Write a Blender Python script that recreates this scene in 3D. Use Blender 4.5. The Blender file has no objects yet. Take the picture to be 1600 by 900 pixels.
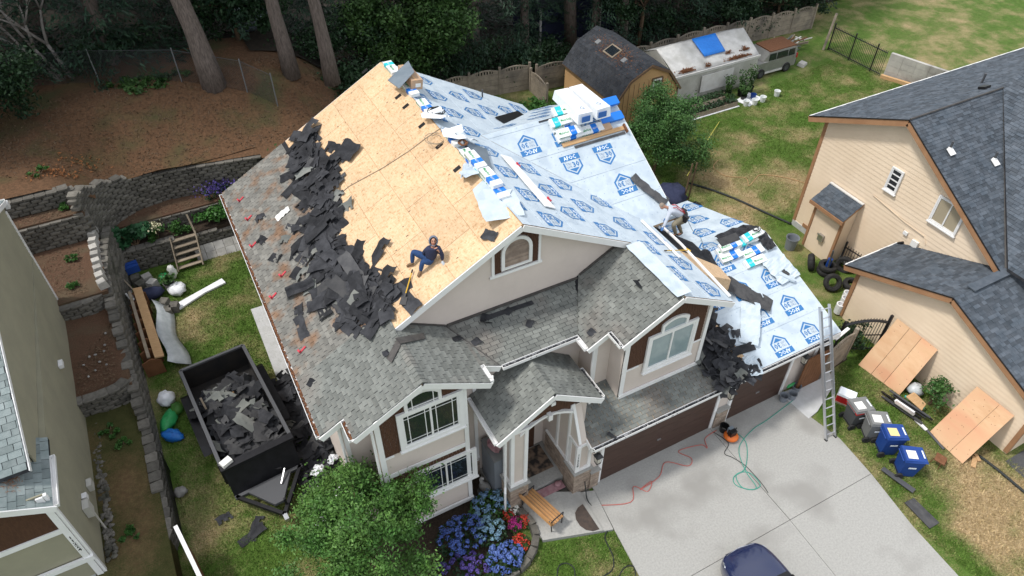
import bpy, bmesh, math, random
import numpy as np
from mathutils import Vector, Matrix, Euler
R = math.radians
random.seed(7); rng = np.random.default_rng(11)
scene = bpy.context.scene
col = scene.collection

# ------------------------------------------------------------------ camera
cam = bpy.data.objects.new('camera', bpy.data.cameras.new('camera'))
col.objects.link(cam)
cam.data.sensor_width = 36.0
cam.data.lens = 36.0 * 1133.926 / 1600.0
cam.data.clip_start = 0.5; cam.data.clip_end = 900
def cam_axes(pitch, yaw, roll):
    p, a, r = R(pitch), R(yaw), R(roll)
    f = Vector((math.sin(a)*math.cos(p), math.cos(a)*math.cos(p), -math.sin(p)))
    x = Vector((math.cos(a), -math.sin(a), 0)); u = x.cross(f)
    return x*math.cos(r)+u*math.sin(r), -x*math.sin(r)+u*math.cos(r), f
cx_, cu_, cf_ = cam_axes(43.193, 28.164, 0.385)
cam.matrix_world = Matrix(((cx_.x, cu_.x, -cf_.x, -7.878), (cx_.y, cu_.y, -cf_.y, -14.113), (cx_.z, cu_.z, -cf_.z, 22.444), (0, 0, 0, 1)))
scene.camera = cam

# ------------------------------------------------------------------ sky, sun, exposure
SUN = Vector((0.52, -0.20, -1.0)).normalized()          # direction the light travels
elev = math.asin(-SUN.z); azim = math.atan2(-SUN.x, -SUN.y)
world = bpy.data.worlds.new('World'); scene.world = world; world.use_nodes = True
nt = world.node_tree
sky = nt.nodes.new('ShaderNodeTexSky'); sky.sky_type = 'NISHITA'; sky.sun_disc = False
sky.sun_elevation = elev; sky.sun_rotation = azim
sky.air_density = 1.0; sky.dust_density = 4.0; sky.ozone_density = 0.5
# thin bright cloud over most of the sky, blue showing through in places
wn = nt.nodes.new('ShaderNodeTexNoise'); wn.inputs['Scale'].default_value = 2.2; wn.inputs['Detail'].default_value = 6
wt = nt.nodes.new('ShaderNodeTexCoord'); nt.links.new(wt.outputs['Generated'], wn.inputs[0])
wr_ = nt.nodes.new('ShaderNodeMapRange'); wr_.inputs[1].default_value = .3; wr_.inputs[2].default_value = .6; wr_.inputs[3].default_value = .45; wr_.inputs[4].default_value = .95
nt.links.new(wn.outputs[0], wr_.inputs[0])
wm_ = nt.nodes.new('ShaderNodeMixRGB'); nt.links.new(wr_.outputs[0], wm_.inputs[0]); nt.links.new(sky.outputs[0], wm_.inputs[1]); wm_.inputs[2].default_value = (5.5, 5.7, 6.0, 1)
nt.links.new(wm_.outputs[0], nt.nodes['Background'].inputs[0])
nt.nodes['Background'].inputs[1].default_value = 0.15
sl = bpy.data.lights.new('sun', 'SUN'); sl.energy = 2.0; sl.angle = R(7.0); sl.color = (1.0, 0.96, 0.9)
so = bpy.data.objects.new('sun', sl); col.objects.link(so)
so.rotation_euler = SUN.to_track_quat('-Z', 'Y').to_euler()
scene.view_settings.view_transform = 'Standard'; scene.view_settings.look = 'None'
scene.view_settings.exposure = 0.52; scene.view_settings.gamma = 1.0
scene.view_settings.use_curve_mapping = False

# ------------------------------------------------------------------ materials
def srgb(r, g, b):
    f = lambda c: c/12.92 if c <= 0.04045 else ((c+0.055)/1.055)**2.4
    return (f(r/255), f(g/255), f(b/255), 1)
M = {}
def mat(name, c, rough=0.8, c2=None, scale=4.0, detail=4.0, bump=0.0, bscale=30.0, island=0.0, metal=0.0, spec=0.4,
        stretch=None, coat=0.0, c3=None, s3=0.6, trans=0.0):
    """diffuse-ish procedural material: noise blend c/c2, large blotches of c3, per piece value jitter, noise bump"""
    m = bpy.data.materials.new(name); m.use_nodes = True; N = m.node_tree.nodes; L = m.node_tree.links
    b = N['Principled BSDF']
    if len(c) == 3: c = (*c, 1)
    b.inputs['Roughness'].default_value = rough; b.inputs['Metallic'].default_value = metal
    b.inputs['Specular IOR Level'].default_value = spec
    if coat: b.inputs['Coat Weight'].default_value = coat; b.inputs['Coat Roughness'].default_value = 0.05
    if trans: b.inputs['Transmission Weight'].default_value = trans
    tc = N.new('ShaderNodeTexCoord'); src = tc.outputs['Object']
    if stretch:
        mp = N.new('ShaderNodeMapping'); mp.inputs['Scale'].default_value = stretch; L.new(src, mp.inputs[0]); src = mp.outputs[0]
    out = None
    if c2 is not None:
        if len(c2) == 3: c2 = (*c2, 1)
        no = N.new('ShaderNodeTexNoise'); no.inputs['Scale'].default_value = scale; no.inputs['Detail'].default_value = detail; no.inputs['Roughness'].default_value = 0.65
        L.new(src, no.inputs[0])
        rp = N.new('ShaderNodeValToRGB'); rp.color_ramp.elements[0].position = 0.36; rp.color_ramp.elements[1].position = 0.64
        rp.color_ramp.elements[0].color = c; rp.color_ramp.elements[1].color = c2
        L.new(no.outputs[0], rp.inputs[0]); out = rp.outputs[0]
    if c3 is not None:
        if len(c3) == 3: c3 = (*c3, 1)
        n3 = N.new('ShaderNodeTexNoise'); n3.inputs['Scale'].default_value = s3; n3.inputs['Detail'].default_value = 5; L.new(src, n3.inputs[0])
        r3 = N.new('ShaderNodeValToRGB'); r3.color_ramp.elements[0].position = 0.5; r3.color_ramp.elements[1].position = 0.66
        L.new(n3.outputs[0], r3.inputs[0])
        mx = N.new('ShaderNodeMixRGB'); L.new(r3.outputs[0], mx.inputs[0])
        if out: L.new(out, mx.inputs[1])
        else: mx.inputs[1].default_value = c
        mx.inputs[2].default_value = c3; out = mx.outputs[0]
    if island:
        ge = N.new('ShaderNodeNewGeometry'); oi = N.new('ShaderNodeObjectInfo')
        ad = N.new('ShaderNodeMath'); ad.operation = 'ADD'; L.new(ge.outputs['Random Per Island'], ad.inputs[0]); L.new(oi.outputs['Random'], ad.inputs[1])
        fr = N.new('ShaderNodeMath'); fr.operation = 'FRACT'; L.new(ad.outputs[0], fr.inputs[0])
        mr = N.new('ShaderNodeMapRange'); mr.inputs[3].default_value = 1-island; mr.inputs[4].default_value = 1+island; L.new(fr.outputs[0], mr.inputs[0])
        hs = N.new('ShaderNodeHueSaturation'); L.new(mr.outputs[0], hs.inputs['Value'])
        if out: L.new(out, hs.inputs['Color'])
        else: hs.inputs['Color'].default_value = c
        out = hs.outputs[0]
    if out: L.new(out, b.inputs['Base Color'])
    else: b.inputs['Base Color'].default_value = c
    if bump:
        n2 = N.new('ShaderNodeTexNoise'); n2.inputs['Scale'].default_value = bscale; n2.inputs['Detail'].default_value = 3; L.new(src, n2.inputs[0])
        bp = N.new('ShaderNodeBump'); bp.inputs['Strength'].default_value = bump; bp.inputs['Distance'].default_value = 0.02
        L.new(n2.outputs[0], bp.inputs['Height']); L.new(bp.outputs[0], b.inputs['Normal'])
    M[name] = m
    return m

mat('shingle_old', (.135,.144,.136), .95, (.195,.205,.19), 1.6, bump=.5, bscale=90, island=.2, c3=(.17,.16,.145), s3=.5)
mat('shingle_needles', (.15,.148,.136), .95, (.215,.21,.19), 2.0, bump=.5, bscale=90, island=.2, c3=(.20,.125,.08), s3=1.5)
mat('shingle_new', (.055,.07,.088), .9, (.085,.10,.12), 2.5, bump=.5, bscale=90, island=.32)
mat('shingle_left', (.17,.21,.21), .9, (.24,.28,.28), 2.5, bump=.5, bscale=90, island=.2)
mat('shingle_shed', (.028,.033,.042), .9, (.046,.05,.058), 2.0, bump=.4, island=.2)
mat('felt', (.022,.023,.0265), .9, (.046,.0475,.053), 3, bump=.5, bscale=40, island=.4, spec=.2)
mat('felt_grey', (.045,.046,.05), .9, (.075,.075,.077), 3, bump=.4, bscale=60, island=.25)
mat('flash', (.05,.046,.045), .6, (.08,.075,.07), 6)
mat('underlay', (.46,.535,.60), .5, (.52,.595,.655), 2.2, bump=.9, bscale=3.0, island=.03, c3=(.41,.485,.555), s3=1.8)
mat('print_blue', (.035,.165,.40), .5); mat('print_navy', (.03,.12,.36), .5)
mat('print_grey', (.22,.30,.42), .5); mat('print_white', (.80,.86,.92), .5)
mat('white', (.80,.80,.80), .5, (.74,.74,.73), 1.5)
mat('offwhite', (.66,.66,.65), .6, (.58,.57,.55), 3)
mat('beige', (.62,.545,.49), .8, (.57,.50,.45), .8, bump=.1)
mat('brown_shake', (.060,.026,.014), .8, (.085,.038,.02), 6, stretch=(6,6,1.2), bump=.3, bscale=40)
mat('door_brown', (.052,.027,.02), .55, (.07,.038,.028), 2.0, stretch=(1,1,6))
mat('peach', (.80,.66,.50), .75, (.74,.60,.445), .8, detail=7)
mat('peach_trim', (.36,.20,.105), .75, (.31,.165,.085), 2)
mat('olive', (.31,.295,.21), .8, (.275,.262,.19), 1.0)
mat('olive_trim', (.5,.49,.45), .7)
mat('concrete', (.30,.30,.285), .9, (.375,.37,.35), 16, detail=10, bump=.3, bscale=70, c3=(.265,.26,.245), s3=.5)
mat('concrete_pale', (.48,.49,.5), .85, (.42,.43,.43), 3)
mat('seam', (.10,.095,.085), .95)
mat('brick', (.26,.20,.155), .9, (.36,.29,.23), 5, bump=.4, bscale=20, island=.22)
mat('mortar', (.30,.28,.25), .95)
mat('block', (.105,.098,.085), .95, (.165,.155,.135), 5, bump=.7, bscale=14, island=.3, c3=(.06,.06,.045), s3=1.1)
mat('block_pale', (.33,.32,.295), .95, (.42,.405,.375), 5, bump=.6, bscale=14, island=.15)
mat('fence_conc', (.22,.185,.145), .9, (.33,.28,.22), 2.5, bump=.4, bscale=14, c3=(.15,.13,.11), s3=.8)
mat('wallblock', (.38,.37,.35), .9, (.48,.47,.44), 1.2, c3=(.20,.19,.18), s3=.7)
mat('lumber', (.46,.28,.135), .8, (.56,.36,.19), 3, stretch=(1,8,8), island=.12)
mat('lumber_grey', (.22,.18,.13), .9, (.30,.25,.19), 3, island=.2)
mat('plywood', (.56,.34,.19), .75, (.64,.43,.26), 1.6, detail=9, stretch=(3,.6,.6), island=.14, c3=(.58,.31,.18), s3=.8)
mat('cardboard', (.42,.28,.18), .85, (.47,.32,.21), 3)
mat('black_metal', (.012,.012,.014), .4, (.02,.02,.024), 4, spec=.5)
mat('trailer_black', (.006,.006,.008), .45, (.012,.012,.015), 3, spec=.3)
mat('trailer_bed', (.008,.008,.009), .7, (.018,.015,.013), 3)
mat('rubber', (.016,.016,.017), .85, (.03,.03,.03), 8, bump=.3)
mat('steel', (.55,.56,.57), .35, (.45,.46,.47), 6, metal=.9)
mat('galv', (.26,.275,.29), .55, metal=.6)
mat('alu', (.62,.63,.65), .35, metal=.8)
mat('sheet_metal', (.24,.30,.36), .35, (.30,.36,.42), 2, metal=.5)
mat('plastic_blue', (.012,.05,.23), .45, (.016,.06,.27), 2)
mat('plastic_grey', (.16,.165,.165), .55, (.20,.205,.205), 2)
mat('plastic_dgrey', (.07,.073,.08), .55)
mat('plastic_red', (.45,.02,.025), .4)
mat('bucket_grey', (.20,.22,.25), .5)
mat('orange', (.62,.14,.02), .4)
mat('cyan', (.02,.50,.55), .5); mat('bundle_blue', (.01,.17,.62), .45)
mat('bundle_white', (.78,.80,.80), .45, (.70,.73,.74), 6)
mat('bundle_green', (.03,.30,.10), .5)
mat('wrap', (.80,.82,.84), .3, (.72,.76,.80), 5, bump=.4, bscale=9)
mat('tarp_white', (.80,.81,.83), .5, (.7,.72,.75), 3, bump=.4, bscale=8)
mat('tarp_blue', (.01,.16,.60), .5, (.015,.20,.68), 8, bump=.4, bscale=12)
mat('tent_top', (.44,.44,.43), .8, (.54,.54,.53), 3, detail=7, c3=(.36,.36,.34), s3=.8)
mat('tent_side', (.40,.40,.36), .8, (.47,.47,.43), 2, bump=.5, bscale=4)
mat('rust', (.13,.055,.025), .95, (.2,.09,.045), 9)
mat('needles', (.22,.085,.03), .95, (.32,.14,.055), 20)
mat('shed_tan', (.56,.35,.165), .8, (.50,.31,.145), 1.2)
mat('shed_trim', (.16,.10,.06), .8)
mat('plastic_film', (.42,.46,.47), .25, (.52,.55,.56), 4, bump=.5, bscale=9)
mat('bark_tree', (.085,.068,.058), .95, (.19,.155,.135), 6, detail=8, stretch=(3,3,.5), bump=1.0, bscale=12)
mat('bark_pale', (.22,.20,.18), .95, (.30,.28,.26), 5, bump=.6, bscale=9)
mat('bark_brown', (.10,.065,.04), .95, (.15,.10,.06), 5, bump=.5, bscale=12)
mat('mulch', (.075,.042,.024), .95, (.13,.07,.042), 22, detail=8, bump=1.0, bscale=55, c3=(.10,.075,.045), s3=.7)
mat('soil', (.035,.024,.016), .95, (.055,.038,.026), 14, bump=.8, bscale=40)
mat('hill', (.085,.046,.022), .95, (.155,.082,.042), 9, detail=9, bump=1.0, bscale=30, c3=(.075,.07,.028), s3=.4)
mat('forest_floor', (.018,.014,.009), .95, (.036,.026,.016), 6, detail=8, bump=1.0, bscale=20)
mat('stone', (.26,.25,.235), .9, (.36,.35,.33), 6, bump=.5, bscale=15, island=.25)
mat('asphalt', (.06,.062,.066), .95, (.085,.085,.088), 14, bump=.3)
mat('fabric_navy', (.022,.028,.065), .9, (.03,.037,.08), 8, bump=.3, bscale=25)
mat('hood_grey', (.13,.15,.20), .9, (.17,.19,.25), 9, bump=.3, bscale=30)
mat('jeans', (.015,.045,.13), .9, (.025,.065,.18), 9, bump=.3, bscale=30)
mat('khaki', (.17,.15,.105), .9, (.22,.195,.14), 9, bump=.3, bscale=30)
mat('shirt', (.47,.51,.58), .9, (.40,.44,.51), 7, bump=.3, bscale=20)
mat('skin', (.50,.26,.175), .6); mat('hair', (.02,.014,.01), .8); mat('hair_grey', (.25,.20,.16), .8)
mat('boot', (.15,.095,.05), .85, (.2,.13,.075), 9); mat('boot_dark', (.03,.022,.018), .8)
mat('glove', (.55,.62,.68), .8); mat('glove_blue', (.06,.16,.38), .7)
mat('eye', (.01,.01,.01), .3)
mat('strap_red', (.45,.05,.05), .7); mat('yellow', (.60,.36,.03), .6)
mat('car_blue', (.007,.014,.06), .22, spec=.6, coat=1.0); mat('car_black', (.01,.01,.011), .4)
mat('chrome', (.75,.76,.78), .12, metal=1.0)
mat('glass', (.015,.02,.025), .04, spec=.9); mat('glass_green', (.02,.05,.045), .05, spec=.9)
mat('glass_sky', (.22,.29,.31), .1, (.28,.36,.37), 1.5, spec=.8); mat('blind', (.36,.31,.22), .7); mat('lamp_glass', (.5,.47,.4), .3)
mat('van_silver', (.34,.34,.33), .35, (.29,.29,.28), 3, metal=.4)
mat('bench_wood', (.42,.215,.085), .6, (.50,.27,.11), 4, island=.12)
mat('rug', (.20,.14,.10), .95, (.035,.03,.028), 5, detail=1)
mat('mat_pink', (.36,.22,.235), .9, (.27,.13,.15), 6); mat('mat_brown', (.075,.055,.045), .95, (.05,.04,.035), 6)
mat('red', (.48,.04,.06), .6); mat('paper', (.75,.75,.72), .8); mat('paper_yellow', (.72,.60,.28), .8)
mat('hose_red', (.50,.12,.10), .6); mat('hose_green', (.03,.30,.23), .6); mat('hose_black', (.015,.02,.02), .6); mat('hose_yellow', (.55,.50,.10), .6)
mat('bag_green', (.02,.25,.07), .5, (.03,.32,.10), 6, bump=.4, bscale=12); mat('bag_blue', (.015,.12,.45), .5, (.02,.18,.55), 6, bump=.4, bscale=12)
mat('wood_brown', (.15,.065,.028), .75, (.20,.09,.04), 3)
mat('terracotta', (.45,.13,.06), .8)
mat('turq', (.03,.42,.38), .5)
def leafmat(name, c, c2, island=.35, trans=.0, rough=.55):
    m = mat(name, c, rough, c2, .9, island=island, spec=.3)
    return m
leafmat('leaf_front', (.045,.125,.022), (.095,.19,.04)); leafmat('leaf_right', (.03,.09,.02), (.06,.135,.032))
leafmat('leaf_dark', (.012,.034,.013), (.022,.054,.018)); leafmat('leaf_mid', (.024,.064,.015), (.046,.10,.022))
leafmat('needle', (.012,.032,.019), (.026,.056,.030), island=.5)
leafmat('leaf_bed', (.035,.12,.02), (.06,.17,.03)); leafmat('leaf_hosta', (.02,.075,.03), (.035,.11,.045))
leafmat('leaf_cover', (.028,.085,.016), (.045,.12,.022)); leafmat('leaf_rust', (.16,.06,.02), (.05,.10,.02))
leafmat('flower_blue', (.045,.08,.28), (.09,.15,.38), .5); leafmat('flower_pale', (.11,.19,.34), (.17,.30,.36), .4); leafmat('flower_purple', (.05,.035,.17), (.085,.055,.25), .4)
leafmat('flower_red', (.42,.025,.018), (.55,.07,.04), .4); leafmat('flower_pink', (.33,.015,.15), (.42,.03,.22), .4); leafmat('flower_white', (.72,.72,.66), (.8,.8,.76), .1)
leafmat('flower_cream', (.55,.52,.33), (.65,.62,.42), .2)

def osb_material():
    m = bpy.data.materials.new('osb'); m.use_nodes = True; N = m.node_tree.nodes; L = m.node_tree.links; b = N['Principled BSDF']
    b.inputs['Roughness'].default_value = .85
    tc = N.new('ShaderNodeTexCoord'); cols = []
    for k, (sc, rot) in enumerate((((9, 26, 20), .5), ((24, 10, 20), -.4))):
        mp = N.new('ShaderNodeMapping'); mp.inputs['Scale'].default_value = sc; mp.inputs['Rotation'].default_value = (0, 0, rot)
        L.new(tc.outputs['Object'], mp.inputs[0])
        v = N.new('ShaderNodeTexVoronoi'); v.inputs['Scale'].default_value = 1.0; L.new(mp.outputs[0], v.inputs['Vector'])
        cols.append(v.outputs['Color'])
    mx = N.new('ShaderNodeMixRGB'); mx.inputs[0].default_value = .5; L.new(cols[0], mx.inputs[1]); L.new(cols[1], mx.inputs[2])
    bw = N.new('ShaderNodeRGBToBW'); L.new(mx.outputs[0], bw.inputs[0])
    rp = N.new('ShaderNodeValToRGB'); e = rp.color_ramp.elements
    e[0].position = .15; e[0].color = (.42,.25,.12,1); e[1].position = .8; e[1].color = (.68,.49,.31,1)
    k = e.new(.33); k.color = (.58,.39,.225,1); k = e.new(.52); k.color = (.63,.44,.265,1)
    L.new(bw.outputs[0], rp.inputs[0])
    no = N.new('ShaderNodeTexNoise'); no.inputs['Scale'].default_value = .8; no.inputs['Detail'].default_value = 4; L.new(tc.outputs['Object'], no.inputs[0])
    hs = N.new('ShaderNodeHueSaturation'); L.new(rp.outputs[0], hs.inputs['Color'])
    mr = N.new('ShaderNodeMapRange'); mr.inputs[1].default_value = .3; mr.inputs[2].default_value = .7; mr.inputs[3].default_value = .9; mr.inputs[4].default_value = 1.06
    L.new(no.outputs[0], mr.inputs[0]); oi = N.new('ShaderNodeObjectInfo'); m2 = N.new('ShaderNodeMapRange'); m2.inputs[3].default_value = .93; m2.inputs[4].default_value = 1.05; L.new(oi.outputs['Random'], m2.inputs[0]); mu = N.new('ShaderNodeMath'); mu.operation = 'MULTIPLY'; L.new(mr.outputs[0], mu.inputs[0]); L.new(m2.outputs[0], mu.inputs[1]); L.new(mu.outputs[0], hs.inputs['Value']); L.new(hs.outputs[0], b.inputs['Base Color'])
    M['osb'] = m
osb_material()

def grass_material(name, spots, base=(.058,.108,.017), base2=(.085,.155,.028), dry=(.40,.305,.18), dry2=(.31,.235,.125), blades=False):
    """green lawn that turns straw-dry in patches: noise, plus soft round patches (x, y, radius, amount)"""
    m = bpy.data.materials.new(name); m.use_nodes = True; N = m.node_tree.nodes; L = m.node_tree.links; b = N['Principled BSDF']
    b.inputs['Roughness'].default_value = .9; b.inputs['Specular IOR Level'].default_value = .15
    ge = N.new('ShaderNodeNewGeometry'); P = ge.outputs['Position']
    def noise(sc, d=5):
        n = N.new('ShaderNodeTexNoise'); n.inputs['Scale'].default_value = sc; n.inputs['Detail'].default_value = d; n.inputs['Roughness'].default_value = .6; L.new(P, n.inputs[0]); return n.outputs[0]
    def mixc(f, a, c):
        x = N.new('ShaderNodeMixRGB'); L.new(f, x.inputs[0])
        for i, v in ((1, a), (2, c)):
            if isinstance(v, tuple): x.inputs[i].default_value = (*v, 1)
            else: L.new(v, x.inputs[i])
        return x.outputs[0]
    def rng_(v, a, c, d=0, e=1):
        r = N.new('ShaderNodeMapRange'); L.new(v, r.inputs[0]); r.inputs[1].default_value = a; r.inputs[2].default_value = c; r.inputs[3].default_value = d; r.inputs[4].default_value = e; return r.outputs[0]
    g = mixc(rng_(noise(3.5), .35, .65), base, base2); d = mixc(rng_(noise(6), .35, .65), dry, dry2)
    tot = rng_(noise(.55, 6), .42, .72, -.15, .75)
    for (x, y, r, a) in spots:
        sub = N.new('ShaderNodeVectorMath'); sub.operation = 'SUBTRACT'; L.new(P, sub.inputs[0]); sub.inputs[1].default_value = (x, y, 0)
        mul = N.new('ShaderNodeVectorMath'); mul.operation = 'MULTIPLY'; L.new(sub.outputs[0], mul.inputs[0]); mul.inputs[1].default_value = (1, 1, 0)
        le = N.new('ShaderNodeVectorMath'); le.operation = 'LENGTH'; L.new(mul.outputs[0], le.inputs[0])
        w = N.new('ShaderNodeMath'); w.operation = 'MULTIPLY_ADD'; L.new(noise(.9, 4), w.inputs[0]); w.inputs[1].default_value = r*.9; L.new(le.outputs['Value'], w.inputs[2])
        v = rng_(w.outputs[0], r*.5, r*1.5, a, 0)
        s = N.new('ShaderNodeMath'); s.operation = 'ADD'; L.new(tot, s.inputs[0]); L.new(v, s.inputs[1]); tot = s.outputs[0]
    fine = rng_(noise(22, 4), .3, .7, -.38, .38)
    s = N.new('ShaderNodeMath'); s.operation = 'ADD'; s.use_clamp = True; L.new(tot, s.inputs[0]); L.new(fine, s.inputs[1])
    c = mixc(s.outputs[0], g, d)
    if blades:
        hs = N.new('ShaderNodeHueSaturation'); L.new(c, hs.inputs['Color']); L.new(rng_(ge.outputs['Random Per Island'], 0, 1, .9, 1.75), hs.inputs['Value']); c = hs.outputs[0]
    else:
        bp = N.new('ShaderNodeBump'); bp.inputs['Strength'].default_value = .9; bp.inputs['Distance'].default_value = .03; L.new(noise(45, 3), bp.inputs['Height']); L.new(bp.outputs[0], b.inputs['Normal'])
    L.new(c, b.inputs['Base Color']); M[name] = m
SPOTS = [(17.5,8.5,3.2,.8),(16,5.5,2.0,.6),(14.5,4.5,1.6,.5),(21,7,2.6,.6),(13,-9.5,2.3,1.0),(15,-11.5,3.2,1.0),(12,-11,1.6,.9),(13.5,-6.8,.8,.35),(24,11,2,.3),(20,11.5,2,.25),
         (-9.6,11.5,1.5,.35),(-10.8,1.5,1.8,.4),(-9.5,3.5,2,.3),(30,13,3,.15),(38,22,3,.35),(42,14,7,.3),(37,13,4,.3),(47,20,6,.25)]
grass_material('lawn', SPOTS); grass_material('lawn_blades', SPOTS, blades=True)
SPOT2 = [(-13,3.5,1.6,.8),(-12.8,1.5,1.2,.6)]
grass_material('terrace_grass', SPOT2, base=(.05,.055,.018), base2=(.07,.07,.025), dry=(.17,.12,.06), dry2=(.12,.075,.04))

# ------------------------------------------------------------------ mesh helpers
class B:
    """collects faces; material index per face"""
    def __init__(s): s.v = []; s.f = []; s.m = []; s.mi = 0
    def add(s, vs, fs):
        o = len(s.v); s.v += [tuple(v) for v in vs]
        for f in fs: s.f.append(tuple(o+i for i in f)); s.m.append(s.mi)
        return s
    def box(s, c, d, rot=None, taper=1.0):
        x, y, z = d[0]/2, d[1]/2, d[2]/2
        vs = [(-x,-y,-z),(x,-y,-z),(x,y,-z),(-x,y,-z),(-x*taper,-y*taper,z),(x*taper,-y*taper,z),(x*taper,y*taper,z),(-x*taper,y*taper,z)]
        if rot is not None:
            if not isinstance(rot, Matrix): rot = Euler(rot).to_matrix()
            vs = [rot @ Vector(v) for v in vs]
        vs = [(v[0]+c[0], v[1]+c[1], v[2]+c[2]) for v in vs]
        return s.add(vs, [(3,2,1,0),(4,5,6,7),(0,1,5,4),(1,2,6,5),(2,3,7,6),(3,0,4,7)])
    def bb(s, x0, x1, y0, y1, z0, z1): return s.box(((x0+x1)/2,(y0+y1)/2,(z0+z1)/2),(abs(x1-x0),abs(y1-y0),abs(z1-z0)))
    def slab(s, poly, off):
        """closed solid: 3D polygon and its copy moved by off"""
        n = len(poly); off = Vector(off)
        vs = [Vector(p) for p in poly]+[Vector(p)+off for p in poly]
        nrm = Vector((0,0,0))
        for i in range(n): nrm += Vector(poly[i]).cross(Vector(poly[(i+1) % n]))
        top = tuple(range(n)); bot = tuple(range(2*n-1, n-1, -1)); sides = [(i, i+n, (i+1) % n+n, (i+1) % n) for i in range(n)]
        if nrm.dot(off) > 0: top = top[::-1]; bot = bot[::-1]; sides = [f[::-1] for f in sides]
        return s.add(vs, [top, bot]+sides)
    def beam(s, a, b, w, h, up=(0,0,1)):
        a, b = Vector(a), Vector(b); d = (b-a); L = d.length
        if L < 1e-6: return s
        d /= L; upv = Vector(up); x = d.cross(upv)
        if x.length < 1e-4: x = d.cross(Vector((1,0,0)))
        x.normalize(); z = x.cross(d)
        m = Matrix((x, d, z)).transposed()
        return s.box((a+b)/2, (w, L, h), m)
    def tube(s, path, r, n=6, cap=True):
        P = [Vector(p) for p in path]; rr = r if isinstance(r, (list, tuple)) else [r]*len(P)
        rings = []; prev = None
        for i, p in enumerate(P):
            d = (P[min(i+1, len(P)-1)]-P[max(i-1, 0)]).normalized()
            if prev is None:
                x = d.orthogonal().normalized()
            else:
                x = prev-d*prev.dot(d)
                x = x.normalized() if x.length > 1e-5 else d.orthogonal().normalized()
            prev = x; y = d.cross(x)
            rings.append([p+(x*math.cos(2*math.pi*k/n)+y*math.sin(2*math.pi*k/n))*rr[i] for k in range(n)])
        vs = [v for q in rings for v in q]; fs = []
        for i in range(len(P)-1):
            for k in range(n): fs.append((i*n+k, i*n+(k+1) % n, (i+1)*n+(k+1) % n, (i+1)*n+k))
        if cap: fs += [tuple(range(n))[::-1], tuple(range((len(P)-1)*n, len(P)*n))]
        return s.add(vs, fs)
    def lathe(s, c, prof, n=16, axis='z'):
        vs = []; fs = []
        for (r, z) in prof:
            for k in range(n):
                a = 2*math.pi*k/n; v = (r*math.cos(a), r*math.sin(a), z)
                if axis == 'x': v = (z, v[0], v[1])
                elif axis == 'y': v = (v[0], z, v[1])
                vs.append((v[0]+c[0], v[1]+c[1], v[2]+c[2]))
        for i in range(len(prof)-1):
            for k in range(n):
                f = (i*n+k, i*n+(k+1) % n, (i+1)*n+(k+1) % n, (i+1)*n+k)
                fs.append(f if axis != 'y' else f[::-1])
        return s.add(vs, fs)
    def ell(s, c, r, n=10, k=6, rot=None, jit=0):
        vs = []; fs = []
        for i in range(k+1):
            t = math.pi*i/k
            for j in range(n):
                a = 2*math.pi*j/n; q = 1+random.uniform(-jit, jit)
                v = Vector((r[0]*math.sin(t)*math.cos(a)*q, r[1]*math.sin(t)*math.sin(a)*q, r[2]*math.cos(t)*q))
                if rot is not None: v = rot @ v
                vs.append((v[0]+c[0], v[1]+c[1], v[2]+c[2]))
        for i in range(k):
            for j in range(n): fs.append((i*n+j, (i+1)*n+j, (i+1)*n+(j+1) % n, i*n+(j+1) % n))
        return s.add(vs, fs)

def obj(name, b, m, parent=None, smooth=False, kind=None, label=None):
    me = bpy.data.meshes.new(name)
    if isinstance(b, B): me.from_pydata(b.v, [], b.f)
    else: me = b
    ms = m if isinstance(m, (list, tuple)) else [m]
    for k in ms: me.materials.append(M[k])
    if isinstance(b, B) and len(ms) > 1: me.polygons.foreach_set('material_index', b.m)
    if smooth: me.polygons.foreach_set('use_smooth', [True]*len(me.polygons))
    me.update()
    o = bpy.data.objects.new(name, me); col.objects.link(o)
    if parent is not None: put(o, parent)
    if kind: o['kind'] = kind
    if label: o['label'] = label
    return o
def put(o, parent):
    o.parent = parent
    if parent.get('_w') is not None: o.matrix_parent_inverse = Matrix.Translation(-Vector(parent['_w']))
def tag(o, label, cat, group=None):
    o['label'] = label; o['category'] = cat
    if group: o['group'] = group
    return o
ANCH = []
def thing(name, label, cat, loc=(0,0,0), group=None, world=True):
    """Empty at the thing's base; with world=True its parts are modelled in world coordinates"""
    o = bpy.data.objects.new(name, None); col.objects.link(o); o.location = loc; o.empty_display_size = .2
    if world: o['_w'] = list(loc); ANCH.append(o)
    return tag(o, label, cat, group)
def part(name, parent, m, b, **k): return obj(name, b, m, parent, **k)
def struct(name, b, m, smooth=False): return obj(name, b, m, None, smooth, 'structure')
def sub(name, parent, mesh, mw=None):
    """object that shares mesh data"""
    o = bpy.data.objects.new(name, mesh); col.objects.link(o)
    if parent is not None: o.parent = parent
    if mw is not None: o.matrix_world = mw
    return o
def copy_tree(o, parent=None):
    c = o.copy(); col.objects.link(c)
    if parent is not None: c.parent = parent
    for ch in list(o.children): copy_tree(ch, c)
    return c
def frame(o, u, v):
    """matrix with x along u, y along v, z normal at origin o"""
    u = Vector(u).normalized(); v = Vector(v).normalized(); n = u.cross(v)
    return Matrix(((u.x, v.x, n.x, o[0]), (u.y, v.y, n.y, o[1]), (u.z, v.z, n.z, o[2]), (0,0,0,1)))
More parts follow.
